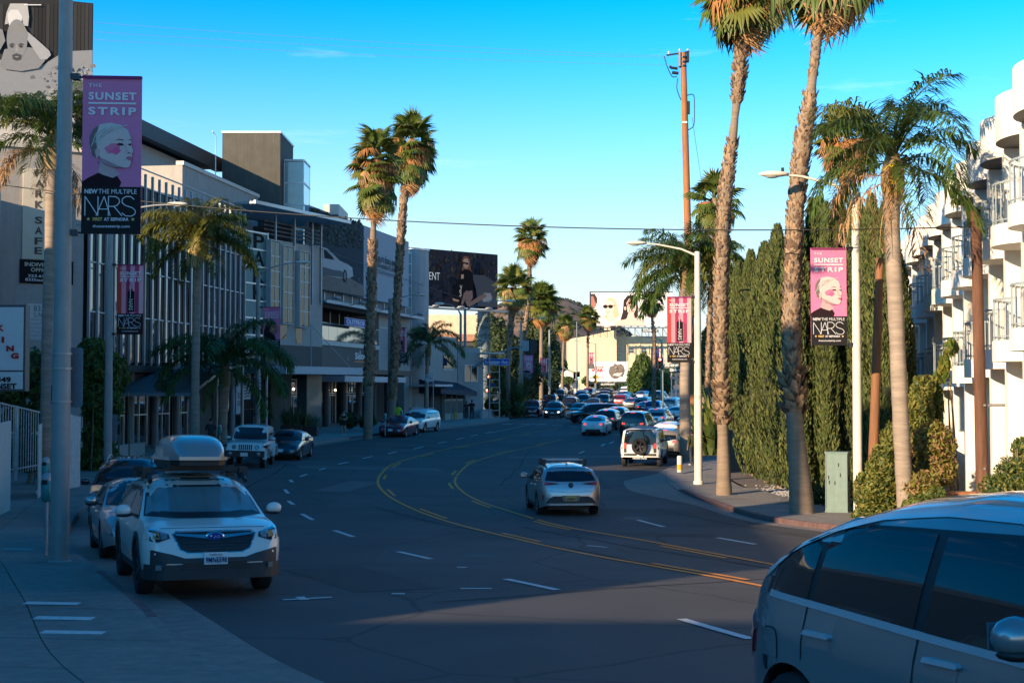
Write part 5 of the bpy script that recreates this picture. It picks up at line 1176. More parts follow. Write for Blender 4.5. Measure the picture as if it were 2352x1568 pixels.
# dark trees
def bigtree(label,els,n,size,mats,seed,trk):
    t=shrub('broadleaf_tree',label,'tree',els,n,size,mats,seed,droop=.2,shell=.45,fn='crown')
    b=t.location; mb=MB(); p=P(els[0][0],els[0][1],els[0][2])-b; mb.tube([(0,0,-.3),(0.2,0,p.z*.5),tuple(p)],[trk,trk*.8,trk*.4],BARK,8); mb.build('trunk',t)
bigtree('large dark tree mass behind the signal arm at the crossing',[(1155,830,158,50,75,3),(1130,780,160,40,60,3),(1200,860,162,45,60,3),(1110,870,155,35,60,2.5)],16000,.28,[DGR,DGR,GRN],91,.35)
bigtree('dark tree right of the crossing palms with hanging foliage',[(1245,800,180,35,60,3),(1225,760,182,30,50,3),(1262,840,180,28,50,3),(1250,880,178,35,30,3),(1212,900,175,30,45,3)],14000,.30,[DGR,DGR,GRN],92,.35)
bigtree('green tree behind the right palms above the parked cars',[(1610,860,118,30,50,2.5),(1640,800,115,30,70,2.5),(1660,880,110,25,60,2)],10000,.2,[GRN,DGR,BAM2],93,.3)
bigtree('dark tree over the far left pavement',[(1290,850,235,14,30,2.5),(1275,820,236,14,40,2.5)],4000,.33,[DGR,GRN],94,.3)
bigtree('tree between the cypress row and the far right palms',[(1668,900,88,16,70,1.5),(1672,830,90,12,60,1.5)],6000,.15,[GRN,BAM2],95,.2)
bigtree('low dark tree in the lot behind the white fence',[(60,1040,44,40,40,.6)],3500,.09,[DGR,GRN],96,.1)
# ================= vehicles
RLAMP=M('red_tail_lamp',(.30,.012,.012),.12,var=0,coat=1); RLIT=M('lit_brake_lamp',(.6,.03,.02),.2,var=0,emit=(1,.05,.03,.9)); HLAMP=M('headlamp_lens',(.22,.23,.24),.06,.3,var=.3,scale=14,coat=1); HLIT=M('lit_headlamp',(.9,.9,.85),.2,var=0,emit=(1,.93,.8,3))
AMB=M('amber_lens',(.5,.2,.04),.2,var=0,coat=1); RIM=M('alloy_rim',(.38,.39,.40),.3,.85,var=.1); RIMD=M('dark_alloy_rim',(.04,.04,.045),.35,.6,var=.1); PLATE=flat((.6,.6,.58)); PBL=flat((.03,.04,.12)); SEAM=M('panel_gap',(.01,.01,.01),.8,var=0)
PLX=M('unpainted_cladding',(.022,.022,.024),.55,var=.12,scale=10,bump=.15,bscale=90)
SHAPES={
'suv':dict(L=4.6,W=1.85,H=1.68,top=[(-2.30,.55),(-2.29,.9),(-2.24,1.05),(-2.08,1.40),(-1.9,1.57),(-1.2,1.66),(-.3,1.68),(.30,1.63),(.72,1.47),(1.32,1.07),(1.5,1.03),(2.0,.93),(2.2,.82),(2.29,.62),(2.30,.45)],belt=[(-2.3,1.02),(-1.5,1.05),(1.2,.98),(2.3,.88)],wb=2.7,r=.35,zb=.26,xr=-1.95,xb=-.10,xc=-1.12),
'big':dict(L=5.2,W=2.0,H=1.90,top=[(-2.60,.6),(-2.59,1.0),(-2.55,1.15),(-2.46,1.6),(-2.3,1.83),(-1.5,1.89),(-.3,1.90),(.45,1.86),(.75,1.74),(1.30,1.24),(1.5,1.2),(2.35,1.10),(2.55,.98),(2.6,.5)],belt=[(-2.6,1.15),(1.2,1.14),(2.6,1.02)],wb=3.1,r=.40,zb=.32,xr=-2.35,xb=-.05,xc=-1.25),
'sedan':dict(L=4.7,W=1.82,H=1.44,top=[(-2.35,.55),(-2.34,.86),(-2.27,1.0),(-1.85,1.06),(-1.6,1.10),(-1.0,1.33),(-.55,1.42),(-.1,1.44),(.25,1.41),(.6,1.28),(1.2,.98),(1.4,.93),(2.0,.80),(2.25,.68),(2.34,.52),(2.35,.4)],belt=[(-2.35,.96),(-1.5,.98),(1.1,.90),(2.3,.76)],wb=2.8,r=.33,zb=.2,xr=-1.55,xb=-.05,xc=-1.05),
'hatch':dict(L=4.37,W=1.79,H=1.44,top=[(-2.18,.5),(-2.17,.8),(-2.08,.98),(-1.95,1.1),(-1.72,1.3),(-1.55,1.38),(-.9,1.44),(-.2,1.45),(.25,1.42),(.62,1.27),(1.2,.98),(1.4,.94),(1.9,.84),(2.08,.72),(2.17,.52),(2.18,.4)],belt=[(-2.2,.98),(-1.5,.98),(1.1,.91),(2.2,.8)],wb=2.64,r=.33,zb=.2,xr=-1.62,xb=-.12,xc=-1.08),
'wagon':dict(L=4.86,W=1.87,H=1.62,top=[(-2.42,.55),(-2.41,.9),(-2.36,1.05),(-2.2,1.32),(-2.0,1.50),(-1.3,1.59),(-.3,1.62),(.25,1.58),(.6,1.46),(1.22,1.10),(1.36,1.07),(1.75,1.03),(2.1,.95),(2.26,.88),(2.38,.72),(2.43,.5),(2.43,.42)],belt=[(-2.43,1.02),(-1.5,1.04),(1.2,1.0),(2.4,.90)],wb=2.745,r=.36,zb=.30,xr=-2.05,xb=-.10,xc=-1.15,rc=.42,qf=.60),
'box':dict(L=4.4,W=1.94,H=1.90,top=[(-2.20,.6),(-2.19,1.2),(-2.16,1.72),(-2.10,1.84),(-1.95,1.88),(-.3,1.90),(.40,1.88),(.52,1.82),(.78,1.30),(.86,1.25),(1.9,1.19),(2.08,1.12),(2.19,.85),(2.2,.55)],belt=[(-2.2,1.14),(.9,1.12),(2.2,1.08)],wb=2.75,r=.41,zb=.40,xr=-2.05,xb=-.05,xc=-1.05,tum=.10,rc=.22,qf=.85),
'jeep':dict(L=4.3,W=1.72,H=1.86,top=[(-2.05,.7),(-2.04,1.2),(-2.02,1.74),(-1.95,1.82),(-1.7,1.86),(.2,1.86),(.28,1.8),(.52,1.26),(.60,1.22),(1.5,1.17),(1.9,1.12),(1.98,1.05),(2.0,.62)],belt=[(-2.1,1.14),(.6,1.14),(2.1,1.06)],wb=2.9,r=.42,zb=.55,xr=-1.9,xb=-.25,xc=-1.1,tum=.10,rc=.10,qf=.80),
'coupe':dict(L=4.72,W=1.94,H=1.765,top=[(-2.34,.5),(-2.33,.84),(-2.28,1.0),(-2.16,1.15),(-1.98,1.33),(-1.65,1.53),(-1.3,1.65),(-.9,1.73),(-.4,1.765),(.2,1.75),(.6,1.60),(1.25,1.18),(1.45,1.11),(2.0,.98),(2.25,.82),(2.35,.6),(2.36,.42)],junk=[(.2,1.64),(.6,1.53),(1.25,1.15),(1.45,1.09),(2.0,.98),(2.25,.82),(2.35,.6),(2.36,.42)],belt=[(-2.36,1.08),(-1.9,1.15),(-1.2,1.12),(-.2,1.07),(1.2,1.02),(2.3,.9)],wb=3.0,r=.38,zb=.22,xr=-1.86,xb=-.36,xc=-1.34,rc=.85,qf=.55),
}
def interp(tab,x): return float(np.interp(x,[a for a,_ in tab],[b for _,b in tab]))
class Body:
    def __init__(s,kind,L=None,W=None,H=None):
        d=dict(SHAPES[kind]); s.d=d; sx=(L or d['L'])/d['L']; sz=(H or d['H'])/d['H']
        s.top=[(a*sx,b*sz) for a,b in d['top']]; s.belt_=[(a*sx,b*sz) for a,b in d['belt']]; s.W=W or d['W']; s.L=(L or d['L']); s.H=(H or d['H'])
        s.wb=d['wb']*sx; s.r=d['r']; s.zb=d['zb']; s.sx=sx; s.xr=d['xr']*sx; s.xb=d['xb']*sx; s.xc=d['xc']*sx; s.tum=d.get('tum',.25); s.rc=d.get('rc',.42); s.qf=d.get('qf',.66)
        xs=np.linspace(-s.L/2,s.L/2,400); z=np.interp(xs,[a for a,_ in s.top],[b for _,b in s.top]); k=np.ones(9)/9; zz=np.convolve(np.pad(z,4,mode='edge'),k,'valid'); s.xs=xs; s.zt=zz
    def t(s,x): return float(np.interp(x,s.xs,s.zt))
    def b(s,x): return min(interp(s.belt_,x),s.t(x)-.045)
    def plan(s,x):
        e=max(0,(abs(x)-(s.L/2-s.rc))/s.rc); return 1-(1-s.qf)*(1-math.sqrt(max(0,1-min(1,e)**2.2)))-.015*max(0,abs(x)/(s.L/2))**2
    def bot(s,x):
        z=s.zb+.10*max(0,(abs(x)-(s.L/2-.5))/.5)**1.5
        for c in (-s.wb/2,s.wb/2):
            R=s.r+.055; h=R*R-(x-c)**2
            if h>0: z=max(z,s.r+math.sqrt(h)-.005)
        return min(z,s.b(x)-.05)
    def ring(s,x):
        hw=s.W/2*s.plan(x); zb=s.bot(x); bl=s.b(x); tp=s.t(x); out=[]
        def yb(z):
            k=(z-s.zb)/max(.1,bl-s.zb); return hw*(.935+.065*math.sin(math.pi*min(1,max(0,k*.62+.12)))-.035*max(0,k-.8)/.2)
        for i in range(8): z=zb+(bl-zb)*i/7; out.append((yb(z),z))
        y0=out[-1][0]; cab=max(0,tp-bl-.05); zr=bl+cab*.86; hm=s.H-bl
        for i in range(1,6):
            k=i/5; z=bl+(zr-bl)*k; out.append((y0*(1-s.tum*((z-bl)/max(.3,hm))**1.25)-.02*min(1,cab*5)*k,z))
        yr=out[-1][0]; 
        for i in range(1,9):
            k=i/8; q=2.6; out.append((yr*(1-k),zr+(tp-zr)*(1-(1-min(1,k*1.15))**3 if k<.87 else 1)))
        return out
    def build(s,mat,name='body',parent=None,nst=64):
        c=s.L/2; base=[-c+.0]; xs=set()
        for i in range(nst+1): 
            k=i/nst; xs.add(round(-c*math.cos(math.pi*k)*.5+(-c+2*c*k)*.5,3))
        for w in (-s.wb/2,s.wb/2):
            R=s.r+.055
            for i in range(17): xs.add(round(w-R*math.cos(math.pi*i/16),3))
        xs=sorted(xs); xs=[x for i,x in enumerate(xs) if i==0 or x-xs[i-1]>.008]; s.stx=xs
        V=[];Fq=[]; 
        for x in xs:
            r=s.ring(x); f=[(x,-y,z) for y,z in r]+[(x,y,z) for y,z in r[:-1][::-1]]; V+=f
        n=len(f)
        for i in range(len(xs)-1):
            for j in range(n-1): Fq.append((i*n+j,(i+1)*n+j,(i+1)*n+j+1,i*n+j+1))
        Fa=list(Fq)+[tuple(range(n)),tuple(range((len(xs)-1)*n,len(xs)*n))[::-1]]
        me=bpy.data.meshes.new(name); me.from_pydata(V,[],Fa); me.materials.append(mat); me.polygons.foreach_set('use_smooth',[True]*len(Fa)); me.set_sharp_from_angle(angle=math.radians(42))
        s.bvh=BVHTree.FromPolygons([Vector(v) for v in V],Fa); return ob(name,me,parent)
    def decal(s,name,poly,mode,mat,parent,off=.006,res=.16,skirt=.02):
        bm=bmesh.new(); vs=[]
        A={'R':lambda a,b:(a,-3,b),'L':lambda a,b:(a,3,b),'F':lambda a,b:(4,a,b),'B':lambda a,b:(-4,a,b),'T':lambda a,b:(a,b,3)}[mode]
        D=Vector({'R':(0,1,0),'L':(0,-1,0),'F':(-1,0,0),'B':(1,0,0),'T':(0,0,-1)}[mode])
        for a,b in poly: vs.append(bm.verts.new(A(a,b)))
        bm.faces.new(vs)
        a0=min(p[0] for p in poly);a1=max(p[0] for p in poly);b0=min(p[1] for p in poly);b1=max(p[1] for p in poly)
        ea={'R':(1,0,0),'L':(1,0,0),'F':(0,1,0),'B':(0,1,0),'T':(1,0,0)}[mode]; eb=(0,0,1) if mode!='T' else (0,1,0)
        for e,lo,hi in ((ea,a0,a1),(eb,b0,b1)):
            k=int((hi-lo)/res)
            for i in range(1,k+1):
                p=Vector(e)*(lo+(hi-lo)*i/(k+1)); bmesh.ops.bisect_plane(bm,geom=bm.verts[:]+bm.edges[:]+bm.faces[:],plane_co=p,plane_no=e)
        bad=[]
        for v in bm.verts:
            h=s.bvh.ray_cast(v.co,D)
            if h[0] is None: bad.append(v)
            else: v.co=h[0]-D*off
        if bad: bmesh.ops.delete(bm,geom=bad,context='VERTS')
        if skirt and bm.faces:
            be=[e for e in bm.edges if e.is_boundary]; r=bmesh.ops.extrude_edge_only(bm,edges=be)
            for v in [g for g in r['geom'] if isinstance(g,bmesh.types.BMVert)]: v.co+=D*(skirt+off)
        bmesh.ops.recalc_face_normals(bm,faces=bm.faces[:])
        me=bpy.data.meshes.new(name); bm.to_mesh(me); bm.free(); me.materials.append(mat)
        for p in me.polygons: p.use_smooth=True
        me.set_sharp_from_angle(angle=math.radians(35)); return ob(name,me,parent)
_wm={}
def wheel(parent,x,y,r,w=.22,rim=None,side=1,nsp=5,detail=2):
    rim=rim or RIM; k=('w',r,w,rim.name,nsp,detail)
    if k not in _wm:
        mb=MB(); n=28 if detail>1 else 16; T=Matrix.Rotation(math.pi/2,4,'X')
        h=w/2; mb.lathe([(r*.66,-h*.75),(r*.72,-h),(r*.93,-h),(r*.99,-h*.75),(r,-h*.4),(r,h*.4),(r*.99,h*.75),(r*.93,h),(r*.72,h),(r*.66,h*.75)],RUB,n,T); t_=mb.mesh('tyre')
        mb=MB(); R=r*.66; mb.lathe([(R,-h*.75),(R*1.02,h*.7),(R*.96,h*.85),(R*.92,h*.5),(R*.9,-h*.2),(0,-h*.25)],rim if detail else RIMD,n,T)
        dk=MB()
        mb.m=[mb.mi(RIMD) if i//n>=3 else m for i,m in enumerate(mb.m)]
        for i in range(nsp):
            a=2*math.pi*i/nsp
            for da in (-.13,.13):
                c0=Vector((math.cos(a+da*.4)*R*.16,-h*.6,math.sin(a+da*.4)*R*.16)); c1=Vector((math.cos(a+da)*R*.95,-h*.72,math.sin(a+da)*R*.95)); mb.bar(c0,c1,.035,.03,rim,up=(0,1,0))
        mb.lathe([(0,h*.66),(R*.2,h*.66),(R*.22,h*.3)],rim,12,T)
        _wm[k]=(t_,mb.mesh('rim'))
    a,b=_wm[k]; o=ob('wheel',a,parent); o.location=(x,y,r); ri=ob('rim',b,o)
    if side>0: o.rotation_euler=(0,0,math.pi)
    return o
def curve_lamp(pts): return pts
def vehicle(name,label,kind,x,y,head,mat,cat='car',det=1,L=None,W=None,H=None,group=None,lit=False,hl=False,roof_rails=False,front='std',back='std',rim=None,tint=None,grp=None,clad=False,yz=None,nsp=5,handles=True):
    hr=math.radians(head); hx,hy=math.cos(hr),math.sin(hr); b=Body(kind,L,W,H)
    z0=gz(x-hx*b.wb/2,y-hy*b.wb/2); z1=gz(x+hx*b.wb/2,y+hy*b.wb/2)
    zl=gz(x-hy*.8,y+hx*.8); zr=gz(x+hy*.8,y-hx*.8)
    t=thing(name,label,cat,(x,y,(z0+z1)/2+.004),hr,group); t.rotation_euler=(math.atan2(zl-zr,1.6),-math.atan2(z1-z0,b.wb),hr)
    s=b; s.T=t; body=b.build(mat,parent=t,nst=64 if det>1 else 40)
    G_=TINT; res=.13 if det>1 else .3
    bx('underbody',t,(-b.L/2+.45,-b.W/2+.3,b.zb-.04),(b.L/2-.45,b.W/2-.3,b.zb+.5),BLACK)
    for sx in (-1,1):
        for sy in (-1,1): wheel(t,sx*b.wb/2,sy*(b.W/2-.125),b.r,rim=rim,side=sy,detail=det,nsp=nsp)
    # side glass
    def up(x,d): return b.t(x)-d
    for mode,sy in (('R',-1),('L',1)):
        def winpoly(xa,xb_,lo,d,sl=0):
            n=10; xs=[xa+(xb_-xa)*i/n for i in range(n+1)]; U=[(q,up(q,d)) for q in xs if up(q,d)>b.b(q)+lo+.03]
            if len(U)<2: return None
            Lo=[(U[0][0],b.b(U[0][0])+lo),(U[-1][0],b.b(U[-1][0])+lo)]
            return Lo[:1]+[(U[0][0]+sl,U[0][1])]+U[1:]+Lo[1:]
        xf=max(q for q,z in b.top if z>b.H*.62 and q<b.L*.34)
        # find front end of glass
        xe=b.xb
        while b.t(xe)-.09>b.b(xe)+.06 and xe<b.L/2: xe+=.02
        p=winpoly(b.xr,xe,.01,.075)
        if p: b.decal('window_trim',p,mode,BLACK if det<2 else BLACK,t,off=.003,res=res,skirt=0)
        for xa,xb_,nm in ((b.xr+.06,b.xc-.03,'quarter_glass'),(b.xc+.03,b.xb-.05,'door_glass'),(b.xb+.03,xe-.06,'door_glass')):
            p=winpoly(xa,xb_,.035,.105)
            if p: b.decal(nm,p,mode,G_,t,off=.007,res=res,skirt=0)
        if det>0:
            for xd in (b.xb-.01,b.xc-.02,xe-.05):
                b.decal('door_gap',[(xd-.005,b.bot(xd)+.06),(xd+.005,b.bot(xd)+.06),(xd+.005,b.b(xd)),(xd-.005,b.b(xd))],mode,SEAM,t,off=.0035,res=.1 if det>1 else .3,skirt=0)
            if handles:
                for xh in (b.xb+.16,b.xc+.20): 
                    zz=b.b(xh)-.12; b.decal('door_handle',[(xh-.10,zz-.015),(xh+.10,zz-.015),(xh+.10,zz+.02),(xh-.10,zz+.02)],mode,mat,t,off=.035,res=.1,skirt=.01)
        zs=b.zb
        b.decal('sill',[(-b.wb/2+b.r+.09,zs),(b.wb/2-b.r-.09,zs),(b.wb/2-b.r-.09,zs+.10),(-b.wb/2+b.r+.09,zs+.10)],mode,PLX,t,off=.008,res=res)
        if clad:
            for c in (-b.wb/2,b.wb/2):
                R0=b.r+.06;R1=b.r+.14; n=12; pp=[(c+R1*math.cos(math.pi*i/n),b.r+R1*math.sin(math.pi*i/n)) for i in range(n+1)]+[(c+R0*math.cos(math.pi*i/n),b.r+R0*math.sin(math.pi*i/n)) for i in range(n,-1,-1)]
                b.decal('arch_cladding',pp,mode,PLX,t,off=.012,res=.2)
        # mirrors
        xm=xe-.18 if kind!='coupe' else .55; zm=b.b(xm)+(.10 if kind!='coupe' else .14); ym=sy*(b.W/2*.97)
        mb=MB(); nn=[(.0,0),(.10,.0)]
        mb.bar((xm,ym*.93,zm-.06),(xm-.02,ym+sy*.09,zm-.02),.06,.03,BLACK)
        vs=[];fs=[]
        mb.ell((xm-.01,ym+sy*.16,zm+.02),(.075,.115,.085),mat,12,8); mb.cbox((xm-.075,ym+sy*.16,zm+.02),(.01,.17,.11),HLAMP)
        mb.ell((xm,ym+sy*.15,zm-.045),(.07,.11,.03),BLACK,10,6); mb.build('wing_mirror',t)
        if roof_rails:
            q0,q1=b.xr+.25,b.xb+.55; yr=b.ring((q0+q1)/2)[-8][0]*.93*sy
            mb=MB(); mb.tube([(q0,yr,b.t(q0)-.03),(q0+.12,yr,b.t(q0+.1)+.035),((q0+q1)/2,yr,b.t((q0+q1)/2)+.045),(q1-.12,yr,b.t(q1-.1)+.03),(q1,yr,b.t(q1)-.03)],.022,STEEL if roof_rails!='black' else BLACK,8); mb.build('roof_rail',t)
    # windscreen and rear glass, projected from ahead and behind
    def glassF(mode,nm,inz0,inz1,wl,wh,g_=G_,trim=True):
        p=[(-wl,inz0),(-wl*.5,inz0-.02),(wl*.5,inz0-.02),(wl,inz0),(wh,inz1-.03),(wh*.8,inz1),(-wh*.8,inz1),(-wh,inz1-.03)]
        if trim: b.decal(nm+'_seal',[(a*1.03,z+(.02 if z>(inz0+inz1)/2 else -.02)) for a,z in p],mode,BLACK,t,off=.004,res=res,skirt=0)
        return b.decal(nm,p,mode,g_,t,off=.010,res=res,skirt=0)
    xw=xe; zc=b.b(xe)+.075 if kind not in('box','jeep') else b.b(xe)+.12
    yw=b.ring(xe-.1)[7][0]; yh=b.ring(b.xb+.2)[12][0]
    glassF('F','windscreen',zc,b.H-(.075 if kind not in('box','jeep') else .13),yw*.90,yh*.93 if kind not in('box','jeep') else yw*.83)
    if back!='none':
        zr0=b.b(b.xr)+ (.03 if kind!='sedan' else .10); xq=b.xr-.02
        glassF('B','rear_window',zr0,b.H-.11,b.ring(b.xr)[7][0]*.84,b.ring(b.xr+.3)[12][0]*.84)
    Wf=b.W/2*b.qf
    if front=='std':
        zh=b.b(b.L/2-.15)-.10
        for sy in (-1,1):
            b.decal('headlight',[(sy*(b.W/2-.03),zh+.02),(sy*(b.W/2*.55),zh-.04),(sy*(b.W/2*.58),zh-.13),(sy*(b.W/2-.08),zh-.10)],'F',HLIT if hl else HLAMP,t,off=.012,res=res)
        b.decal('grille',[(-b.W*.24,zh+.02),(b.W*.24,zh+.02),(b.W*.20,zh-.18),(-b.W*.20,zh-.18)],'F',BLACK,t,off=.008,res=res)
        b.decal('lower_intake',[(-b.W*.36,b.zb+.22),(b.W*.36,b.zb+.22),(b.W*.30,b.zb+.10),(-b.W*.30,b.zb+.10)],'F',PLX,t,off=.008,res=res)
        b.decal('number_plate',[(-.16,b.zb+.22),(.16,b.zb+.22),(.16,b.zb+.37),(-.16,b.zb+.37)],'F',PLATE,t,off=.03,res=.4)
    if back=='std':
        zh=b.b(-b.L/2+.1)-.03; RL=RLIT if lit else RLAMP
        for sy in (-1,1):
            b.decal('tail_light',[(sy*(b.W/2-.02),zh+.02),(sy*(b.W/2*.52),zh-.02),(sy*(b.W/2*.55),zh-.12),(sy*(b.W/2-.05),zh-.16)],'B',RL,t,off=.012,res=res)
        if lit: b.decal('high_brake_light',[(-.16,b.H-.11),(.16,b.H-.11),(.16,b.H-.08),(-.16,b.H-.08)],'B',RLIT,t,off=.03,res=.3)
        b.decal('rear_bumper_lower',[(-b.W*.44,b.zb+.28),(b.W*.44,b.zb+.28),(b.W*.42,b.zb+.1),(-b.W*.42,b.zb+.1)],'B',PLX,t,off=.008,res=res)
        b.decal('number_plate',[(-.16,zh-.24),(.16,zh-.24),(.16,zh-.09),(-.16,zh-.09)],'B',PLATE,t,off=.016,res=.4)
    return t,b
def dtext(t,b,txt,y0,z0,w,h,mode,m,bold=.02,xo=None,parent=None):
    sgn=1 if mode=='F' else -1
    hit=b.bvh.ray_cast(Vector((4*sgn,y0,z0+h/2)),Vector((-sgn,0,0)))[0]; x=hit.x+sgn*(xo or .03)
    mb=MB(); cv=Cv(mb,(x,y0-sgn*w/2*-1 if False else y0-(-w/2 if sgn<0 else w/2)*1,z0),(0,sgn,0),(0,0,1)) 
    cv.text(txt,0,0,w,h,m,bold); mb.build('lettering',t)
# paints
P_WHT=paint('pearl_white_paint',(.60,.58,.53)); P_SIL=paint('silver_car_paint',(.42,.42,.41),.75,.3); P_NAV=paint('dark_blue_paint',(.015,.022,.035),.4,.25); P_BLK=paint('black_car_paint',(.012,.012,.014),.2,.2)
P_GRY=paint('grey_car_paint',(.12,.125,.13),.6,.3); P_MAR=paint('maroon_car_paint',(.22,.010,.02),.4,.25); P_RED=paint('red_car_paint',(.30,.012,.012),.3,.25); P_BLU=paint('blue_car_paint',(.012,.07,.22),.5,.3); P_MER=paint('blue_grey_car_paint',(.30,.31,.31),.55,.22); P_CHA=paint('charcoal_car_paint',(.03,.034,.04),.5,.28); P_BEI=paint('beige_car_paint',(.35,.31,.26),.6,.35); P_WH2=paint('bright_white_paint',(.66,.65,.62)); P_TEA=paint('dark_teal_paint',(.02,.045,.05),.4,.3)
# ---- white wagon with roof box (hero)
t,b=vehicle('parked_car','white estate wagon with a silver roof box parked nearest on the left kerb','wagon',-4.85,19.75,-68.3,P_WHT,det=2,front='none',clad=True,nsp=5,rim=RIMD)
def Fp(nm,pts,m,off,res=.1,skirt=.02,both=False,parent=None):
    o=b.decal(nm,pts,'F',m,parent or t,off=off,res=res,skirt=skirt)
    if both: b.decal(nm,[(-a,z) for a,z in pts][::-1],'F',m,parent or t,off=off,res=res,skirt=skirt)
    return o
for m_ in [o for o in t.children if o.name.startswith('windscreen') and 'seal' not in o.name]: m_.data.materials[0]=M('windscreen_with_sunshade',(.10,.17,.18),.15,var=.15,scale=1.5,spec=.4,coat=.5,stretch=(.3,3,.3))
Fp('grille',[(-.50,.90),(.50,.90),(.56,.86),(.47,.66),(.36,.61),(-.36,.61),(-.47,.66),(-.56,.86)],CHROME,.006)
Fp('grille_mesh',[(-.49,.885),(.49,.885),(.535,.855),(.455,.67),(.35,.625),(-.35,.625),(-.455,.67),(-.535,.855)],BLACK,.014)
for z in (.66,.70,.74): Fp('grille_bar',[(-.42,z),(.42,z),(.425,z+.012),(-.425,z+.012)],DARKM,.022)
Fp('grille_wing',[(-.51,.845),(-.1,.80),(.1,.80),(.51,.845),(.51,.87),(.1,.845),(-.1,.845),(-.51,.87)],CHROME,.024)
h=b.bvh.ray_cast(Vector((4,0,.82)),Vector((-1,0,0)))[0]
def q(m):
    T=Matrix.Translation((h.x+.02,0,.825))@Matrix.Rotation(math.pi/2,4,'Y'); m.lathe([(.0,.02),(.085,.018),(.1,0)],CHROME,24,T@Matrix.Diagonal((.6,1.25,1,1))); m.lathe([(0,.026),(.085,.024)],flat((.02,.05,.22)),24,T@Matrix.Diagonal((.55,1.2,1,1)))
    cv=Cv(m,(h.x+.05,-.1,.80),(0,1,0),(0,0,1))
    for y_,z_,r_ in ((.045,.035,.022),(.105,.032,.011),(.125,.018,.011),(.145,.035,.011),(.15,.015,.010),(.085,.015,.010)):
        cv.poly([(y_-r_,z_),(y_,z_-r_*.35),(y_+r_,z_),(y_,z_+r_*.35)],PW); cv.poly([(y_,z_-r_),(y_+r_*.3,z_),(y_,z_+r_),(y_-r_*.3,z_)],PW)
part('badge',t,q)
Fp('headlight',[(.60,.865),(.93,.965),(.93,.78),(.84,.775),(.74,.76),(.585,.81)],BLACK,.010,both=True)
Fp('headlight_lens',[(.72,.87),(.80,.895),(.80,.81),(.72,.80)],AMB,.018,both=True); Fp('headlight_lens',[(.62,.86),(.705,.875),(.70,.79),(.62,.81)],HLAMP,.018,both=True)
Fp('headlight_trim',[(.60,.868),(.93,.968),(.93,.945),(.62,.85)],CHROME,.02,both=True); Fp('headlight_trim',[(.885,.95),(.91,.955),(.90,.79),(.87,.79)],CHROME,.02,both=True)
Fp('bumper_cladding',[(-.93,.66),(-.80,.66),(-.55,.60),(-.40,.55),(.40,.55),(.55,.60),(.80,.66),(.935,.66),(.935,.22),(-.935,.22)],PLX,.014)
def q(m):
    pts=[]
    for i in range(25):
        y_=-.90+1.8*i/24; h_=b.bvh.ray_cast(Vector((4,y_,.50)),Vector((-1,0,0)))[0]; pts.append((h_.x+.018 if h_ else 2.0,y_))
    pts+=[(1.75,.90),(1.75,-.90)]
    m.prism([(p_[0],p_[1]) for p_ in pts],(0,0,.47),(1,0,0),(0,1,0),(0,0,1),.20,PLX)
part('lower_bumper',t,q)
Fp('lower_grille',[(-.40,.50),(.40,.50),(.46,.40),(-.46,.40)],BLACK,.02); 
for z in (.42,.45,.48): Fp('grille_bar',[(-.44,z),(.44,z),(.44,z+.008),(-.44,z+.008)],DARKM,.028)
0 and Fp('skid_trim',[(-.56,.37),(.56,.37),(.50,.31),(-.50,.31)],M('dark_silver_trim',(.07,.07,.07),.4,.6,var=.05),.022)
Fp('fog_lamp',[(.70,.47),(.775,.47),(.775,.33),(.70,.33)],HLAMP,.045,both=True)
Fp('number_plate',[(-.155,.62),(.155,.62),(.155,.465),(-.155,.465)],PLATE,.035,res=.4)
dtext(t,b,'9MNE598',0,.487,.28,.075,'F',PBL,.03,xo=.050); dtext(t,b,'California',0,.578,.16,.028,'F',PR,.01,xo=.046)
Fp('bonnet_gap',[(-.70,.925),(-.4,.93),(.4,.93),(.70,.925),(.70,.931),(.4,.936),(-.4,.936),(-.70,.931)],SEAM,.004,skirt=0)
def q(m):
    for sx in (-.75,.35): 
        m.bar((sx,-.80,1.68),(sx,.80,1.68),.07,.035,BLACK)
        for sy in (-1,1): m.box((sx-.09,sy*.70-.06,1.55),(sx+.09,sy*.70+.06,1.72),BLACK)
    for sy in (-1,1): m.tube([(-1.5,sy*.68,1.55),(-1.3,sy*.68,1.62),(-.2,sy*.68,1.655),(.5,sy*.68,1.60),(.72,sy*.68,1.52)],.035,BLACK,8)
    m.box((-.9,-.42,1.70),(.55,.42,1.745),BLACK)
part('roof_rack',t,q)
t3=thing('roof_box','silver grey roof box on top of the nearest white wagon','roof box',t.location+Matrix.Rotation(math.radians(-68.3),3,'Z')@Vector((-.2,.0,0)),math.radians(-68.3)); t3.rotation_euler=t.rotation_euler
def q(m):
    n=24; mm=22; vs=[];fs=[]; Lh=1.08;Wh=.45;Ht=.34
    BX=paint('roof_box_silver',(.30,.29,.275),.5,.32)
    for i in range(n+1):
        k=-1+2*i/n; 
        for j in range(mm+1):
            a=math.pi*j/mm; wx=Wh*(1-.12*max(0,k)-.25*abs(k)**6); hz=Ht*(1-abs(k)**(5 if k<0 else 2.4))**.5
            y=wx*math.copysign(abs(math.cos(a))**.55,math.cos(a)); z=hz*math.sin(a)**.62; vs.append((k*Lh,y,1.86+z))
    fs=[(i*(mm+1)+j,(i+1)*(mm+1)+j,(i+1)*(mm+1)+j+1,i*(mm+1)+j+1) for i in range(n) for j in range(mm)]
    m.add(vs,fs,BX,True); 
part('lid',t3,q,sharp=60)
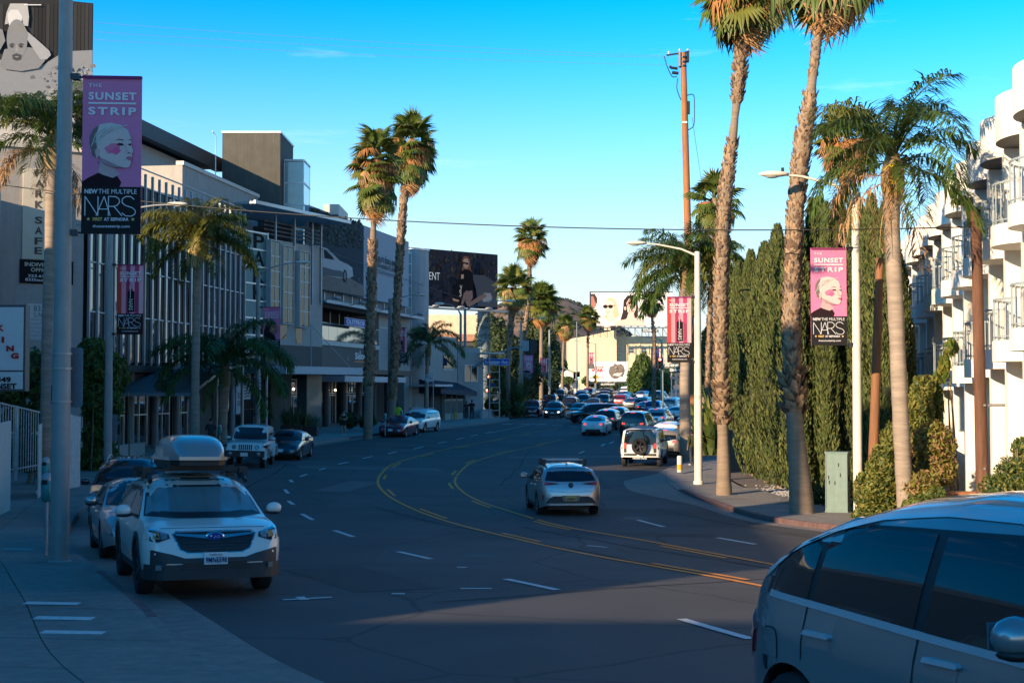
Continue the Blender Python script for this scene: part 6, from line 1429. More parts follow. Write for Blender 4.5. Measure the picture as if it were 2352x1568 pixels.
def q(m):
    pts=[(1.08,-.30),(1.10,0),(1.08,.30),(.9,.42),(-1.0,.46),(-1.08,.4),(-1.08,-.4),(-1.0,-.46),(.9,-.42)]
    m.prism([(a,b_) for a,b_ in pts],(0,0,1.865),(1,0,0),(0,1,0),(0,0,1),.05,paint('roof_box_silver',(.3,.29,.275))); m.prism([(a*.93,b_*.93) for a,b_ in pts],(0,0,1.812),(1,0,0),(0,1,0),(0,0,1),.075,BLACK)
part('base_tray',t3,q)
# ---- silver sedan behind it
vehicle('parked_car','silver saloon car squeezed between the white wagon and the black crossover','sedan',-7.2,25.6,-69,P_SIL,det=2,L=4.65)
# ---- black crossover
t,b=vehicle('parked_car','black crossover with a large spindle grille parked behind the silver saloon','suv',-10.0,34.3,-76.5,P_NAV,det=2,front='none',roof_rails=True)
def Fp(nm,pts,m,off,res=.12,skirt=.02,both=False):
    b.decal(nm,pts,'F',m,t,off=off,res=res,skirt=skirt)
    if both: b.decal(nm,[(-a,z) for a,z in pts][::-1],'F',m,t,off=off,res=res,skirt=skirt)
Fp('front_bumper',[(-.93,.62),(-.55,.80),(.55,.80),(.93,.62),(.93,.30),(-.93,.30)],P_WHT,.006)
Fp('grille_frame',[(-.42,.90),(.42,.90),(.26,.66),(.50,.34),(.42,.28),(-.42,.28),(-.50,.34),(-.26,.66)],CHROME,.012); Fp('grille',[(-.38,.875),(.38,.875),(.23,.66),(.45,.345),(.40,.30),(-.40,.30),(-.45,.345),(-.23,.66)],BLACK,.02)
Fp('headlight',[(.46,.80),(.93,.93),(.93,.80),(.60,.72),(.40,.74)],HLAMP,.014,both=True); Fp('running_light',[(.38,.70),(.62,.66),(.50,.62),(.34,.66)],CHROME,.016,both=True)
# ---- white off-roader
t,b=vehicle('parked_off_roader','white boxy off-roader with a seven slot grille parked by the left kerb','jeep',-11.95,59.9,-86.5,P_WHT,cat='off-roader',det=1,front='none',rim=RIMD)
def Fp(nm,pts,m,off,res=.2,skirt=.02,both=False):
    b.decal(nm,pts,'F',m,t,off=off,res=res,skirt=skirt)
    if both: b.decal(nm,[(-a,z) for a,z in pts][::-1],'F',m,t,off=off,res=res,skirt=skirt)
for i in range(7): y_=-.27+i*.09; Fp('grille_slot',[(y_-.028,.80),(y_+.028,.80),(y_+.028,1.04),(y_-.028,1.04)],BLACK,.012)
Fp('headlight',[(.50+.10*math.cos(a*.52),.93+.10*math.sin(a*.52)) for a in range(12)],BLACK,.014,both=True); Fp('headlight_lens',[(.50+.07*math.cos(a*.52),.93+.07*math.sin(a*.52)) for a in range(12)],HLAMP,.03,both=True)
def q(m):
    m.box((2.0,-.86,.50),(2.28,.86,.78),PLX)
    for sy in (-1,1):
        for c in (-1.45,1.45): 
            n=10; R0=.46; pp=[(c+(R0+.10)*math.cos(math.pi*i/n)*1.15,.42+(R0+.10)*math.sin(math.pi*i/n)) for i in range(n+1)]+[(c+R0*math.cos(math.pi*i/n)*1.15,.42+R0*math.sin(math.pi*i/n)) for i in range(n,-1,-1)]
            m.prism(pp,(0,sy*.80 if sy<0 else .80+.17,0),(1,0,0),(0,0,1),(0,1,0),.17 if sy>0 else -.17,P_WHT if c>0 else P_WHT)
        m.box((1.05,sy*.80,.94),(2.05,sy*.97,1.02),PLX)
part('fender_flare',t,q)
part('fog_lamp',t,lambda m:[m.lathe([(0,.02),(.07,.02),(.09,0)],HLAMP,14,Matrix.Translation((2.285,sy*.62,.64))@Matrix.Rotation(math.pi/2,4,'Y')) for sy in (-1,1)])
bx('number_plate',t,(2.282,-.16,.54),(2.30,.16,.70),PLATE)
part('wiper',t,lambda m:[m.bar((.66,s_,1.30),(.60,s_-.5,1.36),.02,.02,BLACK) for s_ in (.1,.6)])
# ---- the other cars parked on the left
vehicle('parked_car','dark blue fastback saloon parked right behind the white off-roader','sedan',-11.35,66.6,-91.5,P_NAV,det=1)
t,b=vehicle('parked_car','maroon sports saloon parked in front of the twin palms','sedan',-7.85,90.9,-100,P_MAR,det=1,L=4.67)
b.decal('grille_frame',[(-.33,.70),(.33,.70),(.22,.5),(.42,.22),(-.42,.22),(-.22,.5)],'F',BLACK,t,off=.02,res=.2)
vehicle('parked_car','white family crossover parked behind the maroon saloon','suv',-6.95,98.2,-105,P_WH2,det=1,L=4.9,W=1.93,H=1.73,roof_rails=True)
# ---- silver hatchback driving away (hero)
t,b=vehicle('driving_car','silver hatchback with roof bars driving away on the bend','hatch',1.46,39.2,95.5,P_SIL,det=2,back='own',front='std')
def Bp(nm,pts,m,off,res=.12,skirt=.02,both=False):
    b.decal(nm,pts,'B',m,t,off=off,res=res,skirt=skirt)
    if both: b.decal(nm,[(-a,z) for a,z in pts][::-1],'B',m,t,off=off,res=res,skirt=skirt)
Bp('tail_light',[(.86,.97),(.70,.96),(.44,.93),(.40,.905),(.62,.87),(.84,.84)],RLAMP,.014,both=True); Bp('tail_light_trim',[(.62,.915),(.40,.925),(.32,.91),(.42,.895),(.62,.88)],BLACK,.018,both=True)
Bp('rear_bumper_lower',[(-.50,.56),(.50,.56),(.62,.50),(.80,.26),(-.80,.26),(-.62,.50)],PLX,.010); Bp('number_plate_recess',[(-.26,.58),(.26,.58),(.22,.42),(-.22,.42)],P_GRY,.014)
Bp('number_plate',[(-.155,.565),(.155,.565),(.155,.43),(-.155,.43)],flat((.42,.30,.10)),.022,res=.4)
dtext(t,b,'E3804L1',0,.455,.25,.06,'B',PBL,.03,xo=.036)
Bp('diffuser_trim',[(-.60,.35),(.60,.35),(.58,.31),(-.58,.31)],STEEL,.02); Bp('badge',[(.075*math.cos(a*.4),.865+.075*math.sin(a*.4)) for a in range(16)],BLACK,.016); Bp('reflector',[(.78,.60),(.81,.60),(.80,.45),(.77,.45)],RLAMP,.016,both=True)
Bp('tailgate_gap',[(-.62,.70),(0,.655),(.62,.70),(.62,.708),(0,.663),(-.62,.708)],SEAM,.005,skirt=0)
def q(m):
    for sx in (-.75,.15): 
        m.bar((sx,-.56,1.54),(sx,.56,1.54),.06,.03,STEEL)
        for sy in (-1,1): m.box((sx-.07,sy*.60-.05,1.36),(sx+.07,sy*.60+.04,1.56),BLACK)
part('roof_rack',t,q); part('aerial',t,lambda m:m.add([(-1.30,-.03,1.42),(-1.30,.03,1.42),(-1.05,0,1.43),(-1.32,0,1.50)],[(0,1,3),(0,3,2),(1,2,3)],P_SIL))
# ---- white off-roader with spare wheel
t,b=vehicle('parked_off_roader','white off-roader with a spare wheel on its tailgate parked at the right kerb','box',6.75,66.4,78,P_WH2,cat='off-roader',det=1,back='own',L=4.55,W=2.0,H=1.95,rim=RIMD)
b.decal('rear_window_surround',[(-.90,1.12),(.90,1.12),(.82,1.86),(-.82,1.86)],'B',BLACK,t,off=.006,res=.15)
b.decal('rear_window',[(-.72,1.16),(.72,1.16),(.66,1.74),(-.66,1.74)],'B',TINT,t,off=.014,res=.2); b.decal('roof_panel',[(-2.1,-.86),(.5,-.86),(.5,.86),(-2.1,.86)],'T',BLACK,t,off=.01,res=.2)
for sy in (-1,1):
    b.decal('tail_light_panel',[(sy*.80,1.22),(sy*.66,1.22),(sy*.66,.72),(sy*.80,.72)],'B',BLACK,t,off=.010,res=.2); b.decal('tail_light',[(sy*.78,1.18),(sy*.69,1.18),(sy*.69,.95),(sy*.78,.95)],'B',RLIT,t,off=.018,res=.2)
    b.decal('badge',[(sy*.92,1.0),(sy*.87,1.0),(sy*.87,.88),(sy*.92,.88)],'B',BLACK,t,off=.012,res=.2)
b.decal('rear_bumper_lower',[(-.96,.68),(.96,.68),(.90,.45),(-.90,.45)],'B',PLX,t,off=.02,res=.2); b.decal('number_plate',[(-.16,.62),(.16,.62),(.16,.5),(-.16,.5)],'B',PLATE,t,off=.05,res=.3)
sp_=wheel(t,-b.L/2-.14,-.02,.40,.24,RIMD,detail=2); sp_.name='spare_wheel'; sp_.location=(-b.L/2-.15,.0,1.03); sp_.rotation_euler=(0,0,-math.pi/2)
part('tow_bar',t,lambda m:(m.bar((-b.L/2-.12,-.35,.45),(-b.L/2-.12,.35,.45),.07,.06,STEEL),m.bar((-b.L/2-.2,0,.45),(-b.L/2+.2,0,.45),.06,.06,STEEL)))
# ---- traffic: (label, kind, u, Y, heading, paint, extra)
def car_at(lab,kind,u,Y,head,p,**k): 
    nm='car_in_traffic' if 'nm' not in k else k.pop('nm'); vehicle(nm,lab,kind,X(u,Y),Y,head,p,group=k.pop('group','cars queuing in the traffic'),det=k.pop('det',0),**k)
TR=[("compact beige crossover parked just ahead of the right off-roader with the spare wheel",'suv',1534,74,76,P_BEI,dict(L=4.3,H=1.58,lit=True,det=1,group=None)),
("small white crossover with a red roof line beyond the parked beige crossover",'suv',1541,82,72,P_WH2,dict(L=4.4,H=1.6,lit=True,det=1,group=None)),
("white saloon with lit brake lights waiting in the middle lane",'sedan',1371,97.5,79,P_WH2,dict(lit=True,det=1,L=4.88)),
("black crossover with lit brake lights next to the waiting white saloon",'suv',1399,106,77,P_BLK,dict(lit=True,det=1)),
("dark crossover with a light roof two places ahead of the white saloon",'suv',1421,113,77,P_GRY,dict(lit=True,L=4.7,det=1)),
("big black off-roader with a bright chrome tailgate strip and lit brake lights",'big',1466,93.5,75,P_BLK,dict(lit=True,det=1)),
("silver crossover with roof rails right of the big black off-roader",'suv',1514,109,74,P_SIL,dict(lit=True,roof_rails=True,det=1)),
("black off-roader turning left across the crossing, seen from its side",'big',1362,119,-164,P_BLK,dict(L=4.85,H=1.8,det=1)),
("dark red off-roader facing the camera at the head of the left queue",'big',1222,138,-96,P_MAR,dict(det=1,L=5.0,H=1.78,W=1.95)),
("black crossover with lit headlights beside the dark red off-roader",'suv',1273,134,-97,P_CHA,dict(hl=True,det=1)),
("black crossover behind the one with lit headlights",'big',1309,152,-99,P_BLK,dict(hl=True,L=4.9,H=1.78)),
("dark teal saloon peeking out behind the turning off-roader",'sedan',1331,139,-98,P_TEA,dict()),
("dark blue crossover in the second row of the oncoming queue",'suv',1340,167,-100,P_NAV,dict(hl=False)),
("low dark saloon in the oncoming queue just over the turning off-roader roof",'sedan',1363,157,-100,P_CHA,dict(H=1.5)),
("charcoal crossover at the inner edge of the oncoming queue",'suv',1386,168,-101,P_CHA,dict()),
("blue crossover driving away in the far right lanes",'suv',1507,141,72,P_BLU,dict(det=1,L=4.5)),
("maroon saloon half hidden left of the blue crossover",'sedan',1487,147,72,P_MAR,dict(lit=True)),
("beige crossover driving away left of the blue one",'suv',1481,156,71,P_BEI,dict(H=1.75)),
("grey saloon driving away beyond the beige crossover",'sedan',1454,161,71,P_GRY,dict(lit=True)),
("maroon crossover driving away left of the grey saloon",'suv',1432,168,71,P_MAR,dict()),
("black van-like off-roader far up the right lanes",'big',1513,176,69,P_BLK,dict()),
("white pickup-sized off-roader driving away by the right palms",'big',1547,149,70,P_WH2,dict(L=5.2,H=1.85)),
("low white sports saloon near the right kerb by the ringed palm trunk",'sedan',1558,126,72,P_WH2,dict(H=1.38,det=1)),
("pale saloon at the far end of the right lanes",'sedan',1478,192,66,P_SIL,dict()),
("maroon saloon facing the camera far down the middle of the road",'sedan',1388,191,-103,P_MAR,dict()),
("red crossover far down the oncoming lanes",'suv',1352,202,-104,P_RED,dict()),
("silver saloon far down the oncoming lanes beside the red crossover",'sedan',1338,199,-104,P_SIL,dict()),
("dark blue saloon in the far oncoming lanes",'sedan',1336,184,-102,P_NAV,dict(H=1.55)),
("silver crossover far left under the dark tree",'suv',1288,208,-100,P_SIL,dict()),
("dark saloon in the far left lane behind the red off-roader",'sedan',1262,183,-99,P_CHA,dict()),
("black crossover in the far left lane behind the dark saloon",'suv',1285,190,-99,P_BLK,dict()),
("dark blue crossover second from the kerb in the far left lane",'suv',1264,166,-98,P_NAV,dict()),
("black pickup-sized vehicle at the very end of the left lane",'big',1300,222,-100,P_BLK,dict()),
("white crossover at the far bend under the film billboard",'suv',1442,216,64,P_WH2,dict()),
("dark saloon at the far bend under the film billboard",'sedan',1434,189,68,P_CHA,dict(lit=True)),
("charcoal crossover at the far bend in front of the vine hedge",'suv',1490,205,62,P_CHA,dict()),
("grey saloon at the far bend in front of the vine hedge",'sedan',1465,212,62,P_GRY,dict()),
("dark saloon parked in the side lot under the film billboard",'sedan',1395,214,-20,P_CHA,dict()),
("black saloon parked at the right kerb just above the compact beige crossover",'sedan',1590,104,72,P_BLK,dict(det=0))]
for lab,kind,u,Y,hd,p_,k in TR: car_at(lab,kind,u,Y,hd,p_,**k)
for o in list(COL.objects):
    if o.get('label')=="big black off-roader with a bright chrome tailgate strip and lit brake lights": bx('tailgate_strip',o,(-2.64,-.7,1.10),(-2.62,.7,1.14),CHROME)
# ---- blue grey crossover in the foreground
t,b=vehicle('driving_car','blue grey crossover passing close by in the lower right corner','coupe',2.88,6.0,-72,P_MER,det=2,back='own',handles=False,rim=RIM)
# bright window line
xe=1.28; SATIN=M('satin_aluminium_trim',(.55,.56,.57),.32,.4,var=0)
for mode,sy in (('R',-1),('L',1)):
    xs=[b.xr-.06+(xe+.12-(b.xr-.06))*i/26 for i in range(27)]
    U=[(q_,b.t(q_)-.075) for q_ in xs if b.t(q_)-.075>b.b(q_)+.02]; U2=[(q_,z-.05) for q_,z in U]
    b.decal('window_strip',U+U2[::-1],mode,SATIN,t,off=.014,res=.12)
    Lo=[(q_,b.b(q_)+.035) for q_ in xs if q_>b.xr-.02]; L2=[(q_,z-.035) for q_,z in Lo]
    b.decal('belt_strip',Lo+L2[::-1],mode,SATIN,t,off=.012,res=.12)
    for xh in (-1.20,-.16):
        zz=.975; b.decal('handle_recess',[(xh-.12,zz-.05),(xh+.11,zz-.045),(xh+.12,zz+.012),(xh-.10,zz+.02)],mode,P_MER,t,off=.003,res=.1,skirt=0)
        b.decal('door_handle',[(xh-.125,zz+.012),(xh+.125,zz+.012),(xh+.135,zz+.022),(xh+.115,zz+.036),(xh-.115,zz+.036)],mode,SATIN,t,off=.03,res=.08,skirt=.02)
    for q0 in (-.95-.30,):
        pass
    n=16; fc=(-1.72,.86); pp=[(fc[0]+.105*math.copysign(abs(math.cos(2*math.pi*i/n))**.6,math.cos(2*math.pi*i/n)),fc[1]+.125*math.copysign(abs(math.sin(2*math.pi*i/n))**.6,math.sin(2*math.pi*i/n))) for i in range(n)]
    if sy<0: b.decal('fuel_flap_gap',pp,mode,SEAM,t,off=.0025,res=.1,skirt=0); b.decal('fuel_flap',[(fc[0]+(a-fc[0])*.94,fc[1]+(c-fc[1])*.95) for a,c in pp],mode,P_MER,t,off=.005,res=.1,skirt=0)
    b.decal('tail_light',[(-2.35,1.04),(-2.18,1.03),(-2.0,.93),(-2.04,.80),(-2.30,.72)],mode,RLAMP,t,off=.016,res=.06)
b.decal('tail_light_bar',[(-.9,.98),(.9,.98),(.9,.90),(-.9,.90)],'B',RLAMP,t,off=.012,res=.12)
b.decal('spoiler',[(-.66,1.50),(.66,1.50),(.60,1.60),(-.60,1.60)],'B',P_MER,t,off=.05,res=.12,skirt=.05)
# interior glimpses: seats
# ================= street furniture
PINK=flat((.56,.17,.31),'banner_pink_cloth'); VIO=flat((.20,.03,.11),'banner_hem')
def banner_print(b,x0,z0,kind,side=1):
    W_,H_=.96,2.62; b.box((x0,-.006,z0),(x0+W_,.006,z0+H_),PINK if kind!='stripe' else flat((.50,.05,.08)))
    cv=Cv(b,(x0,-.006,z0),(1,0,0),(0,0,1),.003); cv.st=.0015
    if kind=='stripe':
        cs=[(.55,.05,.05),(.62,.25,.28),(.30,.04,.10),(.62,.28,.36),(.42,.05,.12),(.66,.35,.36)]
        for i,c in enumerate(cs): cv.poly([(W_*i/6,.78),(W_*(i+1)/6,.78),(W_*(i+1)/6,H_),(W_*i/6,H_)],flat(c)); cv.k-=cv.st
        cv.up(); cv.rect(W_*.40,.84,W_*.66,1.62,flat((.01,.01,.012))); cv.rect(W_*.46,1.62,W_*.60,1.70,flat((.2,.02,.04))); cv.rect(W_*.47,1.70,W_*.59,1.86,flat((.62,.22,.22))); cv.poly([(W_*.70,.86),(W_*.82,.9),(W_*.80,1.5),(W_*.70,1.6)],flat((.25,.05,.09)))
        cv.line([(W_*.505,1.35),(W_*.505,1.78)],.018,flat((.6,.6,.6))); cv.text('NARS',W_*.45,.90,.15,.42,flat((.6,.58,.56)),-.0,rot=-1)
    elif kind=='face':
        sk=flat((.56,.42,.40)); hr=flat((.48,.44,.42)); hd=flat((.16,.12,.12)); nk=flat((.02,.008,.012)); bl=flat((.62,.16,.26)); dk=flat((.06,.02,.04)); lip=flat((.42,.12,.18))
        cv.poly([(0,.78),(0,.86),(.10,.93),(.28,1.02),(.31,1.13),(.36,1.17),(.55,1.0),(.60,.92),(.64,.86),(.61,.78)],nk)
        cv.poly([(.26,1.02),(.30,1.22),(.42,1.18),(.60,1.02),(.62,.99),(.50,.93),(.34,.98)],flat((.42,.30,.30)))
        cv.poly([(.115,1.50),(.12,1.62),(.18,1.74),(.30,1.82),(.46,1.845),(.62,1.81),(.74,1.72),(.80,1.58),(.66,1.5),(.5,1.66),(.30,1.5),(.28,1.3),(.20,1.25),(.14,1.36)],hr)
        cv.poly([(.115,1.50),(.12,1.62),(.18,1.74),(.27,1.80),(.22,1.62),(.24,1.42),(.22,1.25),(.16,1.30)],hd)
        for i in range(9): a=i/9; cv.line([(.15+.03*i,1.45+.03*i),(.22+.05*i,1.66+.015*i),(.34+.05*i,1.76+.006*i)],.008,flat((.34,.30,.29)) if i%2 else flat((.6,.57,.55)))
        cv.poly([(.24,1.36),(.28,1.5),(.36,1.60),(.50,1.69),(.66,1.72),(.765,1.64),(.80,1.54),(.805,1.46),(.835,1.375),(.815,1.345),(.805,1.33),(.82,1.30),(.805,1.275),(.815,1.25),(.79,1.22),(.80,1.17),(.76,1.105),(.70,1.095),(.62,1.12),(.52,1.16),(.40,1.22),(.30,1.26)],sk)
        cv.poly([(.36,1.42),(.48,1.50),(.60,1.50),(.62,1.42),(.54,1.34),(.42,1.33)],bl)
        cv.poly([(.45,1.36),(.56,1.44),(.64,1.38),(.56,1.31)],flat((.66,.10,.24)))
        cv.poly([(.225,1.30),(.21,1.38),(.25,1.42),(.29,1.38),(.27,1.28),(.25,1.23)],flat((.50,.34,.32))); cv.poly([(.255,1.19),(.275,1.19),(.27,1.15)],dk)
        cv.poly([(.53,1.545),(.61,1.575),(.68,1.555),(.67,1.545),(.61,1.56)],dk); cv.poly([(.735,1.55),(.78,1.57),(.80,1.555),(.78,1.555)],dk)
        cv.poly([(.56,1.48),(.60,1.505),(.66,1.50),(.68,1.47),(.62,1.462)],dk); cv.poly([(.745,1.475),(.77,1.50),(.805,1.49),(.79,1.465)],dk)
        cv.poly([(.68,1.50),(.70,1.50),(.745,1.34),(.72,1.33)],flat((.50,.36,.35))); cv.poly([(.745,1.345),(.79,1.35),(.785,1.335),(.76,1.33)],dk)
        cv.poly([(.715,1.265),(.765,1.285),(.805,1.28),(.80,1.262),(.815,1.25),(.79,1.225),(.74,1.23)],lip)
        cv.poly([(.30,1.26),(.40,1.22),(.52,1.16),(.62,1.12),(.70,1.095),(.55,1.10),(.36,1.16)],flat((.34,.22,.24)))
    else:
        sk=flat((.26,.13,.10)); hd=flat((.02,.012,.012)); cv.poly([(.05,.78),(.05,1.3),(.15,1.6),(.34,1.78),(.55,1.80),(.72,1.70),(.70,1.55),(.5,1.2),(.55,.78)],hd)
        cv.poly([(.36,1.25),(.42,1.5),(.55,1.66),(.72,1.66),(.80,1.52),(.81,1.42),(.84,1.35),(.81,1.31),(.82,1.26),(.80,1.2),(.74,1.11),(.62,1.10),(.5,1.15)],sk); cv.poly([(.5,1.42),(.64,1.44),(.62,1.32),(.5,1.3)],flat((.5,.20,.16))); cv.poly([(.60,1.49),(.68,1.50),(.66,1.47)],hd); cv.poly([(.74,1.25),(.80,1.26),(.81,1.22),(.75,1.21)],flat((.4,.10,.10))); cv.poly([(.3,.78),(.34,1.05),(.45,1.15),(.62,1.08),(.68,.95),(.72,.78)],flat((.012,.012,.014)))
    wt=flat((.60,.58,.60)); cv.k=.012
    cv.text('THE',.095,2.435,.21,.055,wt,.02,1.3); cv.text('SUNSET',.095,2.22,.78,.13,wt,.035,1.15); cv.line([(.095,2.165),(.87,2.165)],.03,wt); cv.text('STRIP',.095,1.97,.78,.13,wt,.035,1.3)
    cv.rect(0,0,W_,.78,PK)
    cv.text('NEW',.05,.665,.21,.075,wt,.03); cv.text('THE MULTIPLE',.275,.665,.62,.075,wt)
    lw=.014; y0,y1=.30,.62
    for pts in ([(.06,y0),(.06,y1),(.27,y0),(.27,y1)],[(.24,y0),(.37,y1),(.47,y0)],[(.29,y0+.11),(.43,y0+.11)],[(.44,y0),(.44,y1),(.56,y1-.005),(.61,y1-.04),(.62,y1-.09),(.59,y1-.14),(.53,y1-.165),(.44,y1-.165)],[(.53,y1-.165),(.66,y0)],[(.86,y1-.05),(.80,y1),(.72,y1),(.665,y1-.04),(.66,y1-.10),(.71,y1-.145),(.83,y0+.135),(.88,y0+.085),(.87,y0+.03),(.81,y0-.005),(.72,y0),(.66,y0+.05)]): cv.line(pts,lw,wt)
    yl=flat((.62,.42,.16)); cv.text('FIRST',.19,.215,.155,.055,yl,.03); cv.text('AT SEPHORA',.37,.215,.40,.055,wt,.03)
    for cx_ in (.12,.84): cv.poly([(cx_+(.034 if i%2==0 else .014)*math.sin(i*math.pi/5),.243+(.034 if i%2==0 else .014)*math.cos(i*math.pi/5)) for i in range(10)],yl)
    cv.text('thesunsetstrip.com',.19,.09,.60,.06,wt,.015); cv.rect(0,H_-.045,W_,H_,VIO)
def banner(label,x,y,zc,kind,rz,side=1,pole=None,pr=.12):
    """cloth banner on two arms; side +1 hangs to the right of the pole"""
    t=thing('banner',label,'banner',(x,y,zc),rz,None); x0=pr+.16 if side>0 else -pr-.16-.96
    mb=MB(); banner_print(mb,x0,0,kind); mb.build('cloth',t)
    def q(m):
        for z in (2.60,.02):
            xa,xb=(pr*.8,x0+.96) if side>0 else (x0,-pr*.8); m.bar((xa,0.02,z),(xb,.02,z),.03,.03,DARKM)
            xc=(pr+.05)*side; m.cbox((xc,0,z),(.12,.12,.10),DARKM); m.tube([(xc,0,z+.05),(xc+.04*side,0,z+.14),(xc+.10*side,0,z+.12),(xc+.12*side,0,z+.02)],.008,STEEL,6)
    part('arm',t,q); return t
def lamp_pole(label,x,y,h,r0,r1,arm=None,rz=0,m=None,group=None,plates=False,cobra=True,arm_z=0):
    b=Vector((x,y,gz(x,y)+.13)); t=thing('street_lamp',label,'street lamp',b,rz,group); m=m or POLE
    def q(mb):
        n=12; hh=h; mb.lathe([(r0*1.0,-.15),(r0,.0),(r0,hh*.25),(r0+(r1-r0)*.5,hh*.6),(r1,hh),(0,hh+.02)],m,n)
        mb.lathe([(r0*1.25,-.1),(r0*1.25,.03),(r0*1.02,.06)],m,n)
    part('pole',t,q,sharp=40)
    part('band',t,lambda mb:[mb.lathe([(r0+(r1-r0)*k+.008,h*k),(r0+(r1-r0)*k+.008,h*k+.05)],m,12) for k in (.35,.52,.75)])
    if arm:
        ax,rise=arm; s_=1 if ax>0 else -1
        z=h-.12+arm_z
        part('arm',t,lambda mb:mb.tube([(0,0,z-.05),(ax*.3,0,z+rise*.5),(ax*.75,0,z+rise*.92),(ax,0,z+rise)],[.05,.04,.035,.03],m,8))
        def q(mb):
            T=Matrix.Translation((ax+s_*.28,0,z+rise+.02)); vs=[]
            mb.T=T@Matrix.Diagonal((1,.42,.28,1)); mb.ell((0,0,0),(.42,.36,.30),POLEW,14,8); mb.T=None; mb.cbox((ax+s_*.05,0,z+rise+.13),(.07,.07,.12),DARKM)
        part('lamp_head',t,q)
        part('lens',t,lambda mb:mb.ell((ax+s_*.34,0,z+rise-.04),(.20,.10,.06),M('lamp_lens',(.3,.3,.27),.2,var=0),10,6))
    return t
p=G(136,1311,.0); NP=(p.x,p.y)
lamp_pole('thick grey lamp pole nearest to the camera on the left pavement',p.x,p.y,10.8,.150,.10,arm=(2.5,.5))
banner('pink banner with a short haired woman on the nearest left lamp pole',p.x+.0,p.y-.0,Z(537,p.y),'face',math.radians(4),1,pr=.13)
b0=Vector((p.x,p.y,0))
t=thing('street_sign','grey back of a parking sign with stickers strapped to the nearest lamp pole','sign',(p.x,p.y,0))
za,zb=Z(935,p.y),Z(797,p.y)
def rrect(mb,x0,x1,y,z0,z1,m,r=.04,d=.006):
    pts=[]
    for cx_,cz,a0 in ((x1-r,z0+r,-90),(x1-r,z1-r,0),(x0+r,z1-r,90),(x0+r,z0+r,180)):
        for i in range(5): a=math.radians(a0+22.5*i); pts.append((cx_+r*math.cos(a),cz+r*math.sin(a)))
    mb.prism(pts,(0,y,0),(1,0,0),(0,0,1),(0,-1,0),d,m)
part('plate',t,lambda m:rrect(m,-.245,.02,.20,za,zb,M('sign_back_aluminium',(.30,.28,.27),.5,.3,var=.15,scale=6)))
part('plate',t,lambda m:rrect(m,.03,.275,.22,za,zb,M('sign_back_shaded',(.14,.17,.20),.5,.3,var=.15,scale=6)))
def q(m):
    cv=Cv(m,(0,.20,0),(1,0,0),(0,0,1)); g_=flat((.5,.5,.48)); cv.rect(-.215,za+.50,-.14,za+.66,g_); cv.rect(-.205,za+.51,-.16,za+.58,PK); cv.rect(-.235,za+.06,-.205,za+.36,PK); cv.rect(-.17,za+.03,-.12,za+.16,g_); cv.rect(-.15,za+.04,-.125,za+.12,PK); cv.rect(-.20,za+.02,-.13,za+.05,PK)
part('sticker',t,q)
part('strap',t,lambda m:[m.lathe([(.165,z),(.165,z+.03)],STEEL,16) for z in (za+.08,za+.62,za+.86)])
p2=(X(250,48.6),48.6); zt=Z(492,48.6)
lamp_pole('slim lamp pole with banner in front of the bamboo and glass facade',*p2,zt-gz(*p2),.15,.09,arm=(2.2,.35)); banner('striped red lipstick banner left of the fan of glass fins',p2[0],p2[1],Z(768,48.6),'stripe',math.radians(3),1,pr=.12)
t=thing('street_sign','small grey sign back strapped low on the slim left lamp pole','sign',(p2[0],p2[1],0)); part('plate',t,lambda m:(rrect(m,-.22,.0,.17,Z(1012,48.6),Z(950,48.6),M('sign_back_aluminium')),rrect(m,.05,.28,.19,Z(1012,48.6),Z(952,48.6),M('sign_back_shaded'))))
p3=(X(592,73),73.); lamp_pole('lamp pole with a dark haired woman banner behind the short feather palm',*p3,Z(640,73)-gz(*p3)+.3,.16,.11,arm=(2.2,.6)); banner('pink banner with a dark haired woman before the parking building',p3[0],p3[1],Z(812,73),'dark',math.radians(2),1,pr=.12)
p4=(X(896,96.5),96.5); lamp_pole('lamp pole right beside the twin fan palms',*p4,Z(690,96.5)-gz(*p4),.19,.14,arm=(2.0,.4)); banner('striped lipstick banner beside the twin fan palms',p4[0],p4[1],Z(833,96.5),'stripe',0,1,pr=.12)
t=thing('street_sign','tiny plate strapped to the lamp pole behind the short palm','sign',(p3[0],p3[1],0)); part('plate',t,lambda m:rrect(m,-.25,-.02,.17,Z(985,73),Z(955,73),M('sign_back_aluminium')))
pa=G(1602,1118,.0); ya=52.; xa_=X(1603,ya)
lamp_pole('pale lamp pole at the bend of the right kerb',xa_,ya,Z(578,ya)-gz(xa_,ya)-.13,.165,.11,arm=(-2.15,.45),m=POLEW); banner('striped lipstick banner seen across the right kerb bend',xa_,ya,Z(832,ya),'stripe',0,-1,pr=.10)
yb_=35.0; xb_=X(1968,yb_)
lamp_pole('white lamp pole beside the green cabinet',xb_,yb_,Z(438,yb_)-gz(xb_,yb_)-.13,.125,.10,arm=(-1.9,.55),m=POLEW); banner('pale pink banner with a short haired woman by the cypress row',xb_,yb_,Z(793,yb_),'face',0,-1,pr=.10)
for (lab,u,Y,vt,ax,bk,bl,bv,sd) in (('lamp pole at the far side of the crossing',1197,136,742,1.9,'face','small banner behind the grey plate at the end of the signal arm',872,1),('thin lamp pole in the far left queue by the dark tree',1262,170,760,None,'stripe','tiny striped banner under the dark trees',868,-1),
   ('curved lamp pole in front of the vine covered hedge',1520,150,782,-2.8,'dark','small pink banner in front of the vine covered hedge',852,-1),('lamp pole in front of the cream building',1368,214,790,-3.2,'stripe','tiny striped banner over the small film billboard',846,-1)):
    x=X(u,Y); lamp_pole(lab,x,Y,Z(vt,Y)-gz(x,Y),.16,.11,arm=(ax,.5) if ax else None); banner(bl,x,Y,Z(bv,Y),bk,0,sd,pr=.12)
